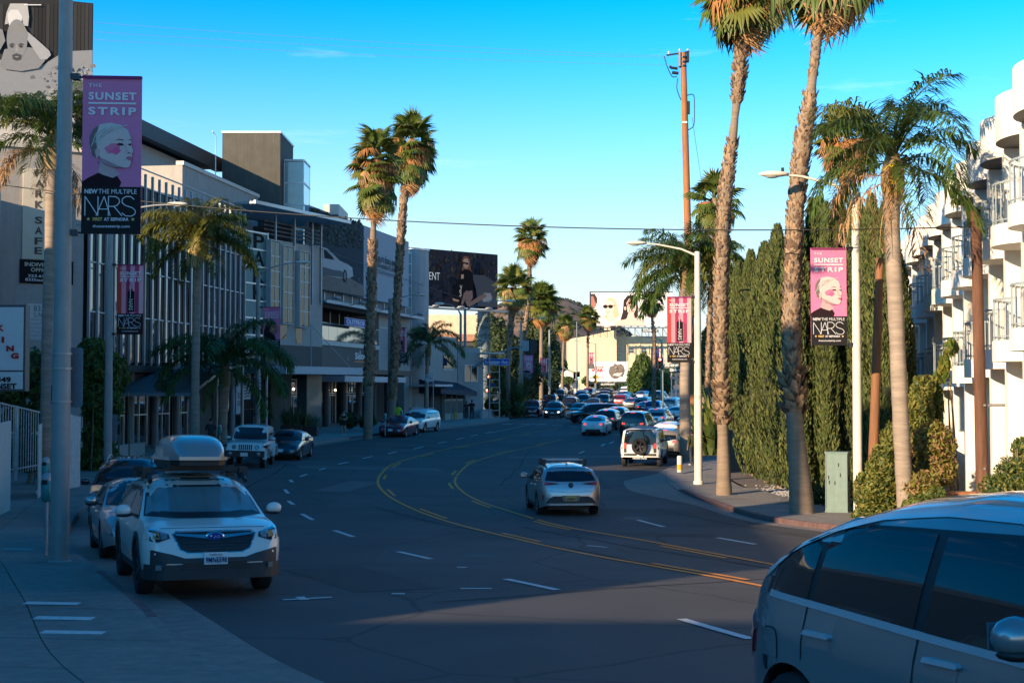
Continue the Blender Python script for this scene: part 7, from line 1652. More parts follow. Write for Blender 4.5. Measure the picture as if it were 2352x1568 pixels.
# ---- signal mast with street name
ys_=128.; xs_=X(1068,ys_); zs=gz(xs_,ys_)+.13
t=thing('traffic_signal_mast','blue grey signal mast with curved arm and street name plate at the crossing','traffic light',(xs_,ys_,zs))
MG=M('signal_mast_paint',(.16,.20,.22),.5,.2,var=.1)
hz_=lambda v:Z(v,ys_)-zs
ux=lambda u:X(u,ys_)-xs_
part('pole',t,lambda m:m.tube([(0,0,-.1),(0,0,hz_(708))],[.20,.13],MG,12))
part('mast_arm',t,lambda m:m.tube([(0,0,hz_(852)),(ux(1090),0,hz_(842)),(ux(1120),0,hz_(824)),(ux(1150),0,hz_(808)),(ux(1180),0,hz_(799)),(ux(1212),0,hz_(796))],[.14,.12,.10,.09,.075,.06],MG,10))
part('lamp_arm',t,lambda m:m.tube([(0,0,hz_(712)),(ux(1090),0,hz_(703)),(ux(1120),0,hz_(692)),(ux(1160),0,hz_(690))],[.06,.05,.045,.04],MG,8)); part('lamp_head',t,lambda m:m.ell((ux(1172),0,hz_(691)),(.55,.18,.12),POLEW,12,6))
sp_=part('name_plate',t,lambda m:(m.box((ux(1111),-.14,hz_(839)),(ux(1170),-.10,hz_(823)),flat((.03,.09,.36)))))
def q(m):
    cv=Cv(m,(ux(1111),-.14,hz_(839)),(1,0,0),(0,0,1)); w_=ux(1170)-ux(1111); h_=hz_(823)-hz_(839); wt=flat((.62,.66,.70)); cv.line([(.02,.03),(w_-.02,.03),(w_-.02,h_-.03),(.02,h_-.03),(.02,.03)],.035,wt); cv.text('Sweetzer Ave',w_*.06,h_*.22,w_*.88,h_*.55,wt,.02)
part('name_lettering',t,q); part('plate_bracket',t,lambda m:[m.box((ux(u),-.12,hz_(823)),(ux(u)+.04,-.10,hz_(v)),MG) for u,v in ((1122,822),(1158,806))])
part('plate',t,lambda m:(m.box((ux(1199),-.12,hz_(806)),(ux(1215),-.09,hz_(782)),flat((.30,.32,.33)))) ); part('signal_backplate',t,lambda m:m.box((ux(1218),-.12,hz_(812)),(ux(1233),.2,hz_(780)),BLACK))
def sig(m,x,z,lit,s=1.0,y=-.25):
    m.box((x-.18*s,y,z-.55*s),(x+.18*s,y+.22*s,z+.55*s),BLACK)
    for i,c in enumerate(('r','y','g')):
        zz=z+(.34-.34*i)*s; on=(c==lit); mt={'r':M('signal_red_lit',(.5,.02,.02),.3,var=0,emit=(1,.08,.05,9)),'y':None,'g':M('signal_green_lit',(.02,.4,.25),.3,var=0,emit=(.1,1,.6,5))}[c] if on else flat((.02,.02,.02))
        m.lathe([(0,.0),(.12*s,0)],mt,12,Matrix.Translation((x,y-.01,zz))@Matrix.Rotation(math.pi/2,4,'X')); m.lathe([(.14*s,0),(.14*s,.16*s)],BLACK,12,Matrix.Translation((x,y,zz))@Matrix.Rotation(math.pi/2,4,'X'))
part('signal_head',t,lambda m:(m.box((ux(1046)-.2,-.1,hz_(878)),(ux(1046)+.25,.2,hz_(857)),BLACK),m.bar((ux(1046),0,hz_(868)),(0,0,hz_(868)),.06,.06,BLACK)))
part('signal_head',t,lambda m:m.box((-.36,-.2,hz_(884)),(-.16,.2,hz_(862)),BLACK)); part('control_box',t,lambda m:(m.box((-.5,-.1,hz_(915)),(-.18,.25,hz_(900)),BLACK),m.box((.16,-.1,hz_(905)),(.4,.2,hz_(893)),BLACK)))
x=X(1058,129.5); t=thing('street_lamp','dark lamp pole with a hooked arm just left of the signal mast','street lamp',(x,129.5,gz(x,129.5)+.13)); h_=Z(722,129.5)-t.location.z
part('pole',t,lambda m:m.tube([(0,0,0),(0,0,h_),(-.25,0,h_+.45),(-.9,0,h_+.95),(-1.7,0,h_+1.1)],[.17,.12,.06,.05,.04],MG,10)); part('lamp_head',t,lambda m:m.ell((-2.1,0,h_+1.08),(.5,.2,.14),POLEW,12,6)); part('plate',t,lambda m:(m.box((.14,-.05,Z(828,129.5)-t.location.z),(.36,.0,Z(808,129.5)-t.location.z),flat((.4,.42,.42))),m.box((.14,-.06,Z(858,129.5)-t.location.z),(.6,-.02,Z(848,129.5)-t.location.z),flat((.42,.25,.24)))))
x=X(1125,131.); t=thing('traffic_light','low signal post showing a red light and a red hand at the crossing','traffic light',(x,131.,gz(x,131)+.13)); zz=t.location.z
part('pole',t,lambda m:m.tube([(0,0,0),(0,0,Z(858,131)-zz)],.07,MG,8)); part('signal_head',t,lambda m:sig(m,-.08,Z(873,131)-zz,'r',1.05)); part('walk_signal',t,lambda m:(m.box((-.45,-.2,Z(902,131)-zz),(-.1,.1,Z(890,131)-zz),BLACK),m.box((-.36,-.215,Z(899,131)-zz),(-.22,-.205,Z(893,131)-zz),M('signal_red_lit')))); bx('name_plate',t,(.0,-.14,Z(885,131)-zz),(.55,-.1,Z(880,131)-zz),flat((.03,.08,.3)))
x=X(1527,160.); t=thing('traffic_light','traffic light showing red by the thin palm on the far right','traffic light',(X(1515,112),112,gz(X(1515,112),112))); zz=t.location.z
part('signal_head',t,lambda m:sig(m,0,Z(834,112)-zz,'r',.95)); part('pole',t,lambda m:m.tube([(.28,0,0),(.28,0,Z(812,112)-zz)],.06,MG,8)); part('bracket',t,lambda m:m.bar((0,0,Z(822,112)-zz),(.28,0,Z(822,112)-zz),.05,.05,MG)); bx('notice_plate',t,(X(1526,112)-X(1515,112),-.05,Z(842,112)-zz),(X(1538,112)-X(1515,112),-.02,Z(819,112)-zz),flat((.45,.45,.42)))
x=X(1325,196.); t=thing('traffic_light','far mast with a green light in front of the cream building','traffic light',(x,196,gz(x,196))); zz=t.location.z
part('pole',t,lambda m:m.tube([(0,0,0),(0,0,Z(739,196)-zz)],[.12,.07],MG,8)); part('mast_arm',t,lambda m:m.tube([(0,0,Z(858,196)-zz),(-1.6,0,Z(847,196)-zz),(-3.6,0,Z(838,196)-zz)],.07,MG,8)); part('signal_head',t,lambda m:(sig(m,.25,Z(862,196)-zz,'g',1.05),sig(m,-.35,Z(862,196)-zz,None,1.0))); bx('name_plate',t,(X(1268,196)-x,-.1,Z(853.5,196)-zz),(X(1291,196)-x,-.05,Z(847.5,196)-zz),flat((.05,.18,.5)))
x=X(1368,180.); t=thing('warning_sign','yellow diamond warning sign on a thin post amid the far traffic','sign',(x,180,gz(x,180))); zz=t.location.z; YS=flat((.55,.33,.04))
part('plate',t,lambda m:m.prism([(-.42,0),(0,-.42),(.42,0),(0,.42)],(0,-.05,Z(866,180)-zz),(1,0,0),(0,0,1),(0,-1,0),.02,YS)); part('small_plate',t,lambda m:m.prism([(-.3,0),(0,-.3),(.3,0),(0,.3)],(0,-.05,Z(876,180)-zz),(1,0,0),(0,0,1),(0,-1,0),.02,YS)); part('post',t,lambda m:m.tube([(0,0,0),(0,0,Z(868,180)-zz)],.04,STEEL,6))
x=X(1582,150.); 
# ---- wooden poles and wires
WOOD=M('weathered_pole_wood',(.30,.12,.045),.85,var=.35,scale=5,bump=.5,bscale=16,stretch=(3,3,.25),var2=.25,v2scale=.5); WOOD2=M('dark_pole_wood',(.13,.06,.035),.9,var=.4,scale=4,bump=.5,bscale=16,stretch=(3,3,.3),var2=.45,v2scale=.6)
yu=82.; b=Vector((X(1592,yu),yu,gz(X(1592,yu),yu))); t=thing('utility_pole','tall orange brown wooden utility pole with insulators above the palms','utility pole',b); tp=P(1569,122,yu)-b
part('pole',t,lambda m:m.tube([(0,0,0),tuple(tp*.5),tuple(tp)],[.27,.23,.19],WOOD,12))
def q(m):
    m.bar(tp+Vector((-1.05,0,-.15)),tp+Vector((.3,0,.05)),.08,.10,BLACK); m.box(tuple(tp+Vector((-.3,-.25,-.9))),tuple(tp+Vector((-.2,.1,.1))),STEEL); m.box(tuple(tp+Vector((.22,-.2,-.6))),tuple(tp+Vector((.36,.1,.1))),BLACK)
    for d in (-.25,-.55,-.8): m.tube([tp+Vector((0,0,d)),tp+Vector((0,0,d-.12))],.225,BLACK,12)
part('crossarm',t,q)
part('insulator',t,lambda m:[m.lathe([(.03,0),(.09,.05),(.05,.10),(.08,.15),(.03,.22)],M('insulator_grey',(.4,.4,.4),.4,var=0),10,Matrix.Translation(tp+Vector((dx,0,dz)))) for dx,dz in ((-.22,.05),(.3,.05),(-.9,-.1))])
part('switch_gear',t,lambda m:(m.tube([tp+Vector((-.35,0,-1.0)),tp+Vector((-.75,0,-.95)),tp+Vector((-.85,0,-.85))],.09,BLACK,8),m.tube([tp+Vector((-.3,0,-1.3)),tp+Vector((-.7,0,-1.25))],.10,BLACK,8)))
def cab(m,pts,r=.03): m.tube(curve3(pts),r,BLACK,6)
def curve3(pts,k=6):
    pts=[Vector(p_) for p_ in pts]; out=[]
    for i in range(len(pts)-1):
        a=pts[max(i-1,0)];b_=pts[i];c=pts[i+1];d=pts[min(i+2,len(pts)-1)]
        for j in range(k): t_=j/k; out.append(.5*((2*b_)+(c-a)*t_+(2*a-5*b_+4*c-d)*t_*t_+(3*b_-a-3*c+d)*t_**3))
    return out+[pts[-1]]
part('jumper_cable',t,lambda m:(cab(m,[tp+Vector(v) for v in ((-1.2,0,-.2),(-1.0,0,-.9),(-.7,0,-1.5),(-.4,0,-1.5))]),cab(m,[tp+Vector(v) for v in ((-.35,0,-1.6),(-.4,0,-2.3),(-.15,0,-3.0))]),cab(m,[tp+Vector(v) for v in ((.25,0,-2.7),(.65,0,-2.7),(.7,0,-3.6),(.65,0,-4.6),(.3,0,-4.9))])))
part('drop_box',t,lambda m:(m.box(tuple(tp+Vector((.2,-.15,-3.9))),tuple(tp+Vector((.4,.1,-3.1))),BLACK),m.box(tuple(tp+Vector((-.1,-.24,-4.5))),tuple(tp+Vector((.2,-.21,-4.4))),PW)))
part('step_bolt',t,lambda m:[m.bar(tp+Vector((-.34 if i%2 else .1,0,-5.3-.95*i)),tp+Vector((-.1 if i%2 else .36,0,-5.3-.95*i)),.03,.03,STEEL) for i in range(9)])
y1=33.; b=Vector((X(2254,y1),y1,gz(X(2254,y1),y1))); tp2=P(2241,482,y1)-b; t=thing('utility_pole','dark sawn off wooden pole in front of the hotel balconies','utility pole',b)
part('pole',t,lambda m:m.tube([(0,0,0),tuple(tp2*.33),tuple(tp2*.38),tuple(tp2)],[.17,.155,.152,.13],WOOD2,14)); part('side_pipe',t,lambda m:m.tube([P(2262,930,y1)-b,P(2480,930,y1+.5)-b],.035,STEEL,8)); part('bolt',t,lambda m:[m.cbox(tuple(P(2256,v,y1)-b+Vector((.0,-.16,0))),(.05,.04,.05),STEEL) for v in (520,930,1075)])
y2=37.; b=Vector((X(1998,y2),y2,gz(X(1998,y2),y2))); tp3=P(2021,592,y2)-b; t=thing('utility_pole','slim brown wooden pole stub next to the ringed palm trunk','utility pole',b)
part('pole',t,lambda m:m.tube([(0,0,0),tuple(tp3*.3),tuple(tp3*.34),tuple(tp3)],[.15,.14,.135,.11],M('brown_pole_wood',(.24,.11,.05),.85,var=.35,scale=5,bump=.5,bscale=16,stretch=(3,3,.25),var2=.4,v2scale=.5),12)); part('service_cable',t,lambda m:[cab(m,[P(1968,610,yb_)-b,P(1990,655,yb_-.2)-b,P(2016,666,y2)-b],.012),cab(m,[tp3+Vector((.1,0,.1)),tp3+Vector((-.2,0,-.7)),tp3+Vector((.12,0,-1.1))],.012)])
def wire(label,a,b_,sag,r,m,n=30):
    a=Vector(a);b_=Vector(b_); mb=MB(); mb.tube([a.lerp(b_,i/n)+Vector((0,0,-4*sag*(i/n)*(1-i/n))) for i in range(n+1)],r,m,5); tag(mb.build('overhead_wire'),label,'wire')
wire('black overhead cable spanning the whole street from left to the sawn off pole',P(-120,408,41),P(2243,521,33),.62,.017,BLACK)
PALEW=M('pale_bare_wire',(.5,.52,.55),.4,.5,var=0)
wire('topmost pale thin wire high above the street',P(-200,18,62),P(1535,130,82),.25,.008,PALEW); wire('middle pale thin wire high above the street',P(-200,44,62),P(1545,133,82),.3,.008,PALEW); wire('lowest pale thin wire high above the street',P(-200,62,62),P(1550,150,82),.3,.008,PALEW)
wire('thin slack wire running down from the orange pole top',P(1590,270,82),P(1612,420,90),.1,.012,BLACK); wire('thin wire in front of the car billboard and fashion billboard',P(710,560,90),P(1240,735,180),.4,.02,BLACK)
# ---- small things
def meter(label,u,Y,h=1.35,dx=0):
    x=X(u,Y); t=thing('parking_meter',label,'parking meter',(x,Y,gz(x,Y)+.14),random.uniform(-.2,.2),'parking meters on the left pavement'); TM=M('meter_teal',(.02,.22,.22),.45,.2,var=.15)
    part('post',t,lambda m:m.tube([(0,0,-.05),(0,0,h-.32)],.033,STEEL,10)); part('housing',t,lambda m:(m.lathe([(.05,h-.36),(.085,h-.33),(.095,h-.2),(.10,h-.02),(.085,h)],TM,16),))
    part('dome',t,lambda m:m.lathe([(.09,h),(.088,h+.06),(.06,h+.12),(.0,h+.145)],STEEL,16)); part('face_window',t,lambda m:m.cbox((0,-.085,h-.02),(.09,.04,.08),BLACK))
meter('upper teal parking meter half hidden behind the nearest lamp pole',108,30.8,1.5); meter('lower teal parking meter at the foot of the nearest lamp pole',111,22.6,1.30); meter('teal parking meter left of the twin palm foot',885,88.5); meter('teal parking meter between the twin palms and maroon saloon',923,96); meter('teal parking meter behind the roof box by the palm',506,66); meter('teal parking meter by the far lamp pole',1185,133)
t=thing('utility_cabinet','tall green metal utility cabinet on the right pavement','cabinet',(X(1922,36.2),36.2,gz(X(1922,36.2),36.2)+.14),math.radians(-24))
GC=M('cabinet_green',(.12,.19,.17),.6,var=.12,scale=5,streak=.12)
part('body',t,lambda m:(m.box((-.30,-.24,.10),(.30,.24,1.66),GC))); part('lid',t,lambda m:m.box((-.32,-.26,1.662),(.32,.26,1.70),GC)); part('plinth',t,lambda m:m.box((-.31,-.25,-.02),(.31,.25,.098),GC))
part('rust_mark',t,lambda m:[m.box((x_,-.246,z_),(x_+.03,-.2405,z_+.10),flat((.04,.035,.03))) for x_,z_ in ((-.22,.95),(-.05,.80),(.10,1.02),(-.2,.82),(.05,1.3))]); part('door_handle',t,lambda m:m.box((.305,-.05,.9),(.33,.0,1.05),DARKM)); part('door_gap',t,lambda m:m.box((-.28,-.2425,.13),(-.27,-.2402,1.63),SEAM))
t=thing('fire_hydrant','small yellow fire hydrant on the pavement by the signal mast','hydrant',(X(1045,123.5),123.5,gz(X(1045,123.5),123.5)+.14)); HY=M('hydrant_yellow',(.55,.36,.08),.6,var=.1)
part('barrel',t,lambda m:m.lathe([(.2,0),(.2,.05),(.14,.08),(.14,.5),(.19,.52),(.17,.62),(.08,.72),(0,.74)],HY,14)); part('nozzle',t,lambda m:(m.tube([(-.26,0,.42),(.26,0,.42)],.07,HY,10),m.tube([(0,-.24,.42),(0,0,.42)],.08,HY,10)))
t=thing('electric_scooter','green electric scooter leaning by the dark shop front','scooter',(X(1030,123),123,gz(X(1030,123),123)+.14),1.2); GS=M('scooter_green',(.06,.5,.10),.5,var=.05)
part('stem',t,lambda m:m.tube([(.45,0,.15),(.36,0,1.15)],.045,GS,8)); part('deck',t,lambda m:m.box((-.5,-.09,.12),(.42,.09,.17),BLACK)); part('handlebar',t,lambda m:m.tube([(.36,-.25,1.15),(.36,.25,1.15)],.025,BLACK,8))
for x_ in (-.5,.5): part('wheel',t,lambda m:m.lathe([(0,-.03),(.12,-.03),(.12,.03),(0,.03)],RUB,14,Matrix.Translation((x_,0,.12))@Matrix.Rotation(math.pi/2,4,'X')))
x=X(995,107); t=thing('bus_stop_sign','white bus stop sign on a thin post before the storefronts','sign',(x,107,gz(x,107)+.14)); zz=t.location.z
part('post',t,lambda m:m.tube([(0,.03,0),(0,.03,Z(858,107)-zz)],.035,STEEL,8)); part('plate',t,lambda m:m.box((-.62,-.02,Z(876,107)-zz),(.0,.0,Z(860,107)-zz),flat((.46,.47,.47))))
part('sign_lettering',t,lambda m:(lambda cv:(cv.circ(-.48,Z(865,107)-zz,.10,PK),cv.text('Metro',-.32,Z(870,107)-zz,.26,.10,PK,.02),cv.text('M',-.53,Z(866.5,107)-zz,.1,.1,PW,.02)))(Cv(m,(0,-.02,0),(1,0,0),(0,0,1))))
# delineator at the right kerb
x=X(1560,58.6); t=thing('bollard','white post with a yellow foot at the start of the red kerb','bollard',(x,58.6,gz(x,58.6)+.14)); part('post',t,lambda m:m.lathe([(.115,0),(.115,.65),(.10,.72),(0,.73)],flat((.55,.53,.48)),12)); part('yellow_band',t,lambda m:m.lathe([(.119,.10),(.119,.34)],YS,12))
# low walls and troughs
def lowwall(label,a,b_,h,m,th=.25):
    a=Vector(a);b_=Vector(b_); z=gz((a.x+b_.x)/2,(a.y+b_.y)/2)+.13; t=thing('low_wall',label,'wall',(a.x,a.y,z),math.atan2(b_.y-a.y,b_.x-a.x)); l=(b_-a).length
    part('wall',t,lambda q_:q_.box((0,0,-.2),(l,th,h),m)); part('coping',t,lambda q_:q_.box((-.03,-.03,h+.002),(l+.03,th+.03,h+.07),m))
lowwall('low concrete wall in front of the planting at the crossing',(X(1108,127),127),(X(1218,140),140),.75,STUB)
lowwall('low concrete wall between the bamboo and the arched canopy',(X(245,60),60),(X(335,66),66),.55,STUC)
# ---- parking lot sign, fences at the left edge
ysn=33.; t=thing('parking_lot_sign','white box sign with red parking letters cut off by the left edge','sign',(X(55,ysn),ysn,0)); zA,zB=Z(898,ysn),Z(700,ysn); zm_=Z(852,ysn)
part('cabinet',t,lambda m:(m.box((-1.5,0,zA),(.03,.3,zB),M('sign_cabinet_rim',(.07,.08,.08),.5,.4,var=.2))))
part('face',t,lambda m:(m.box((-1.44,-.02,zm_+.02),(-.02,-.001,zB-.06),flat((.55,.55,.52))),m.box((-1.44,-.02,zA+.05),(-.02,-.001,zm_-.02),flat((.55,.55,.52)))))
def q(m):
    cv=Cv(m,(0,-.02,0),(1,0,0),(0,0,1)); px=ysn/F
    for i,(ch,u,v) in enumerate(zip('PARKING',(-55,-36,-17,2,14,25,36),(700,712,733,752,779,799,816))):
        cv.text(ch,(u-10-55)*px+.0,Z(v+8,ysn),(18 if ch!='I' else 6)*px,.15,PR,.06)
    cv.text('8349',(-18-55)*px,Z(878,ysn),45*px,.14,PK,.04); cv.text('SUNSET',(-30-55)*px,Z(893,ysn),70*px,.14,PK,.04)
part('sign_lettering',t,q); part('post',t,lambda m:m.box((-1.0,.1,-1),(-.85,.25,zA-.002),DARKM))
FW=M('chalky_white_fence_paint',(.50,.49,.45),.7,var=.18,scale=6)
def fence(label,a,b_,z0,z1a,z1b,n,kind='rail'):
    a=Vector((*a,0));b_=Vector((*b_,0)); l=(b_-a).length; t=thing('fence',label,'fence',a,math.atan2((b_-a).y,(b_-a).x))
    if kind=='rail':
        part('rail',t,lambda m:(m.bar((0,0,z1a),(l,0,z1b),.05,.04,FW),m.bar((0,0,z0+.15),(l,0,z0+.15),.04,.04,FW)))
        for i in range(n+1):
            k=i/n; sh('baluster',('bal',round(z1a+(z1b-z1a)*k-z0,2)),t,lambda m:m.box((-.011,-.011,0),(.011,.011,z1a+(z1b-z1a)*k-z0),FW),(l*k,0,z0))
        for k in (0,.5,1): part('post',t,lambda m:m.box((l*k-.04,-.045,z0-.2),(l*k+.04,.035,z1a+(z1b-z1a)*k+.03),FW))
    else:
        for i in range(n): part('board',t,lambda m:m.box((l*i/n+.006,0,z0+random.uniform(-.02,.02)),(l*(i+1)/n-.006,.03,z1a+(z1b-z1a)*i/n),FW))
        part('rail',t,lambda m:(m.box((0,.032,z0+.3),(l,.07,z0+.4),FW),m.box((0,.032,z1a-.3),(l,.07,z1a-.2),FW)))
fence('white iron railing behind the parking lot entrance at the left edge',(X(-30,38),38),(X(100,43),43),Z(1090,40),Z(918,38),Z(948,43),22)
fence('white boarded gate standing open at the left edge',(X(-60,30),30),(X(28,35.5),35.5),gz(-13,32)+.1,Z(968,33)-.1,Z(968,34),14,'board')
fence('white lattice panel just right of the nearest lamp pole',(X(160,42.5),42.5),(X(187,43.5),43.5),gz(-14,42)+.0,Z(952,42),Z(960,43),4,'board')
fence('narrow white gate post panel behind the feather palm trunk',(X(92,39),39),(X(103,41),41),gz(-14,40),Z(975,39),Z(970,41),2,'board')
t=thing('screen_fence','dark teal mesh screen behind the shaggy palm','fence',(X(1672,58),58,gz(X(1672,58),58)+.13),.9); part('mesh_panel',t,lambda m:m.box((0,0,0),(1.3,.04,1.9),M('teal_mesh',(.012,.05,.045),.7,var=.2))); part('post',t,lambda m:[m.box((x_,-.03,0),(x_+.05,.07,2.0),DARKM) for x_ in (-.06,1.31)])
# ================= people
SKIN=M('skin_light',(.42,.24,.17),.55,var=.05); SKD=M('skin_tan',(.28,.15,.10),.55,var=.05)
def person(label,x,y,rz,h=1.75,pose=None,cloth=(),hair=(.02,.015,.012),skin=None,female=False,cap=None):
    J=dict(pel=(0,0,.95),sp=(0,.0,1.12),ch=(0,0,1.33),nk=(0,.0,1.47),hb=(0,-.01,1.545),hm=(0,-.015,1.62),ht=(0,-.01,1.69))
    for s,n in ((-1,'r'),(1,'l')):
        J[n+'hip']=(s*.09,0,.88); J[n+'kn']=(s*.095,-.02,.48); J[n+'an']=(s*.095,.02,.08); J[n+'to']=(s*.11,-.15,.035); J[n+'sh']=(s*(.165 if female else .19),0,1.40); J[n+'el']=(s*.25,.02,1.12); J[n+'wr']=(s*.26,-.06,.88); J[n+'ha']=(s*.26,-.08,.80)
    J.update(pose or {})
    R=dict(pel=.125,sp=.105 if female else .12,ch=.12 if female else .135,nk=.052,hb=.068,hm=.084,ht=.062)
    for n in 'rl': R.update({n+'hip':.088,n+'kn':.052,n+'an':.036,n+'to':.032,n+'sh':.056,n+'el':.040,n+'wr':.026,n+'ha':.030})
    E=[('pel','sp'),('sp','ch'),('ch','nk'),('nk','hb'),('hb','hm'),('hm','ht')]
    for n in 'rl': E+=[('pel',n+'hip'),(n+'hip',n+'kn'),(n+'kn',n+'an'),(n+'an',n+'to'),('ch',n+'sh'),(n+'sh',n+'el'),(n+'el',n+'wr'),(n+'wr',n+'ha')]
    for n in 'rl':
        w_=Vector(J[n+'wr']); a=Vector(J[n+'ha']); d=(a-w_).normalized(); sd=d.cross(Vector((0,0,1)) if abs(d.z)<.9 else Vector((1,0,0))).normalized(); sd=sd.cross(d) if False else sd
        for k,(o_,l) in enumerate(((-.024,.06),(-.008,.072),(.008,.068),(.024,.052))):
            J[f'{n}f{k}']=tuple(a+sd*o_+d*l*.6); J[f'{n}g{k}']=tuple(a+sd*o_+d*l+Vector((0,-.02,0))*.5); R[f'{n}f{k}']=.0085; R[f'{n}g{k}']=.007; E+=[(n+'ha',f'{n}f{k}'),(f'{n}f{k}',f'{n}g{k}')]
        J[n+'th']=tuple(w_.lerp(a,.6)+sd*-.045+d*.03); R[n+'th']=.010; E.append((n+'ha',n+'th'))
    ks=list(J); me=bpy.data.meshes.new('body'); me.from_pydata([J[k] for k in ks],[(ks.index(a),ks.index(b_)) for a,b_ in E],[]); o=bpy.data.objects.new('body',me); COL.objects.link(o)
    md=o.modifiers.new('s','SKIN'); md.use_smooth_shade=True
    for i,k in enumerate(ks): me.skin_vertices[0].data[i].radius=(R[k],R[k]*(.85 if k in('sp','ch','pel') else 1)); me.skin_vertices[0].data[i].use_root=(k=='pel')
    su=o.modifiers.new('u','SUBSURF'); su.levels=2; su.render_levels=2
    bpy.context.view_layer.update(); m2=bpy.data.meshes.new_from_object(o.evaluated_get(bpy.context.evaluated_depsgraph_get())); bpy.data.objects.remove(o)
    sc=h/1.75; skin=skin or SKIN; m2.materials.clear(); m2.materials.append(skin); m2.name='body'
    t=thing('person',label,'person',(x,y,gz(x,y)+.145),rz); t.scale=(sc,sc,sc)
    for p_ in m2.polygons: p_.use_smooth=True
    bo=ob('body',m2,t); V=[v.co.copy() for v in m2.vertices]; N=[v.normal.copy() for v in m2.vertices]
    def armx(c): return abs(c.x)>.215 or (c.z<1.30 and abs(c.x)>.185 and c.z>.75)
    for nm,col,f,th in cloth:
        fs=[p_ for p_ in m2.polygons if f(p_.center,armx(p_.center))]; idx=sorted({i for p_ in fs for i in p_.vertices}); mp={i:k for k,i in enumerate(idx)}
        mm=bpy.data.meshes.new(nm); mm.from_pydata([tuple(V[i]+N[i]*th) for i in idx],[],[tuple(mp[i] for i in p_.vertices) for p_ in fs]); mm.materials.append(M('cloth_%02x%02x%02x'%tuple(int(c*255) for c in col),col,.85,var=.15,scale=9,bump=.3,bscale=25))
        for p_ in mm.polygons: p_.use_smooth=True
        ob(nm,mm,t)
    hd=Vector(J['hm'])
    def q(m):
        HM=M('hair_%02x'%int(hair[0]*255),hair,.7,var=.2); n=16; vs=[];fs=[]
        m.ell((hd.x,hd.y+.022,hd.z+.028),(.088,.095,.098),HM,14,10)
        if female: m.ell((hd.x,hd.y+.12,hd.z+.03),(.04,.045,.05),HM,8,6)
    part('hair',t,q)
    def q(m):
        m.add([(hd.x-.012,hd.y-.082,hd.z-.01),(hd.x+.012,hd.y-.082,hd.z-.01),(hd.x,hd.y-.105,hd.z-.015),(hd.x,hd.y-.08,hd.z+.02)],[(0,1,2),(0,2,3),(1,3,2)],skin)
        for s in (-1,1): m.ell((hd.x+s*.03,hd.y-.076,hd.z+.018),(.012,.008,.006),PK,8,5); m.ell((hd.x+s*.086,hd.y,hd.z),(.012,.02,.028),skin,8,5)
        m.ell((hd.x,hd.y-.074,hd.z-.045),(.02,.008,.005),flat((.3,.08,.07)),8,4)
    part('face_features',t,q)
    if cap: part('cap',t,lambda m:(m.lathe([(.098,hd.z+.03),(.095,hd.z+.08),(.05,hd.z+.13),(0,hd.z+.135)],flat(cap),14,Matrix.Translation((hd.x,hd.y+.01,0))),m.box((hd.x-.06,hd.y-.18,hd.z+.035),(hd.x+.06,hd.y-.07,hd.z+.05),flat(cap))))
    return t
shirt=lambda c,a: (.93<c.z<1.45 and not (a and c.z<1.18)) and c.z<1.47
lshirt=lambda c,a: (.93<c.z<1.47 and not (a and c.z<.9))
trous=lambda c,a: c.z<.98 and c.z>.07 and not a
shorts=lambda c,a: .68<c.z<.99 and not a
shoes=lambda c,a: c.z<.09
BK=(.012,.012,.014)
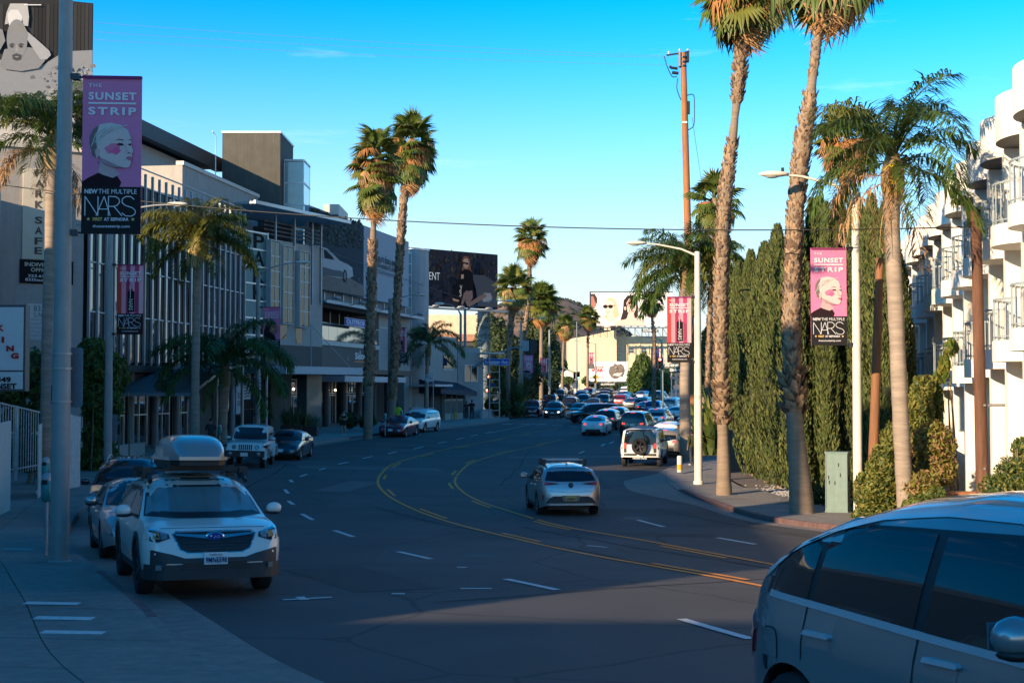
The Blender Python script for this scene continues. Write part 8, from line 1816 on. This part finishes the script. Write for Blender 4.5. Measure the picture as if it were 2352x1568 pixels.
x=X(790,86.5); person('woman in black crop top, shorts and white shoes walking on the pavement',x,86.5,.1,1.70,dict(rkn=(-.09,-.07,.48),ran=(-.08,-.02,.09),rto=(-.08,-.19,.05),lkn=(.085,.0,.48),lan=(.09,.09,.09),lto=(.10,-.06,.035),rel=(-.23,.03,1.14),rwr=(-.10,-.17,1.10),rha=(-.04,-.2,1.10),lel=(.23,.03,1.14),lwr=(.11,-.16,1.08),lha=(.05,-.2,1.08)),
   [('crop_top',BK,lambda c,a:1.16<c.z<1.34 and not a,.012),('shorts',BK,lambda c,a:.70<c.z<1.05 and not a,.012),('shoes',(.6,.6,.58),shoes,.014)],hair=(.02,.012,.01),female=True,skin=SKIN)
x=X(914,98.5); person('worker in neon yellow shirt seen from behind by the white crossover',x,98.5,math.pi-.3,1.88,dict(lel=(.30,.05,1.15),lwr=(.33,-.08,.95),lha=(.33,-.1,.9)),[('shirt',(.50,.75,.03),shirt,.035),('trousers',BK,trous,.02),('shoes',BK,shoes,.015)],hair=(.03,.02,.015),skin=SKD)
x=X(486,66.5); person('man in dark clothes raising a hand to his face beside the palm trunk',x,66.5,.2,1.78,dict(rel=(-.24,-.08,1.18),rwr=(-.10,-.20,1.42),rha=(-.05,-.17,1.50),lel=(.25,.02,1.12)),[('shirt',(.035,.045,.05),shirt,.025),('trousers',BK,trous,.018),('shoes',BK,shoes,.014)],skin=SKD)
x=X(1084,124.5); person('man in black with a dark cap walking at the signal mast',x,124.5,math.pi-.2,1.84,dict(rkn=(-.10,-.10,.49),ran=(-.10,-.05,.09),lkn=(.10,.02,.48),lan=(.10,.16,.11)),[('shirt',BK,shirt,.03),('trousers',BK,trous,.025),('shoes',BK,shoes,.015)],cap=(.01,.01,.012))
x=X(1072,127); person('woman in dark dress half hidden behind the signal mast',x,127,math.pi,1.68,None,[('top',(.03,.03,.035),shirt,.02),('trousers',(.05,.05,.06),trous,.02),('shoes',(.5,.5,.5),shoes,.014)],female=True)
x=X(903,97.6); person('person in a blue grey jacket standing behind the twin palms lamp pole',x,97.0,.0,1.66,None,[('jacket',(.04,.06,.08),lshirt,.03),('trousers',(.03,.035,.05),trous,.02),('shoes',BK,shoes,.014)])
x=X(1590,63.5); person('man in an olive shirt and dark jeans on the right pavement behind the ringed trunk',x,63.5,math.pi+.5,1.72,dict(nk=(0,-.02,1.47),hb=(0,-.05,1.53),hm=(0,-.07,1.60),ht=(0,-.08,1.67)),[('shirt',(.11,.10,.035),lshirt,.035),('trousers',(.03,.035,.045),trous,.02),('shoes',(.45,.45,.43),shoes,.014)],skin=SKD)
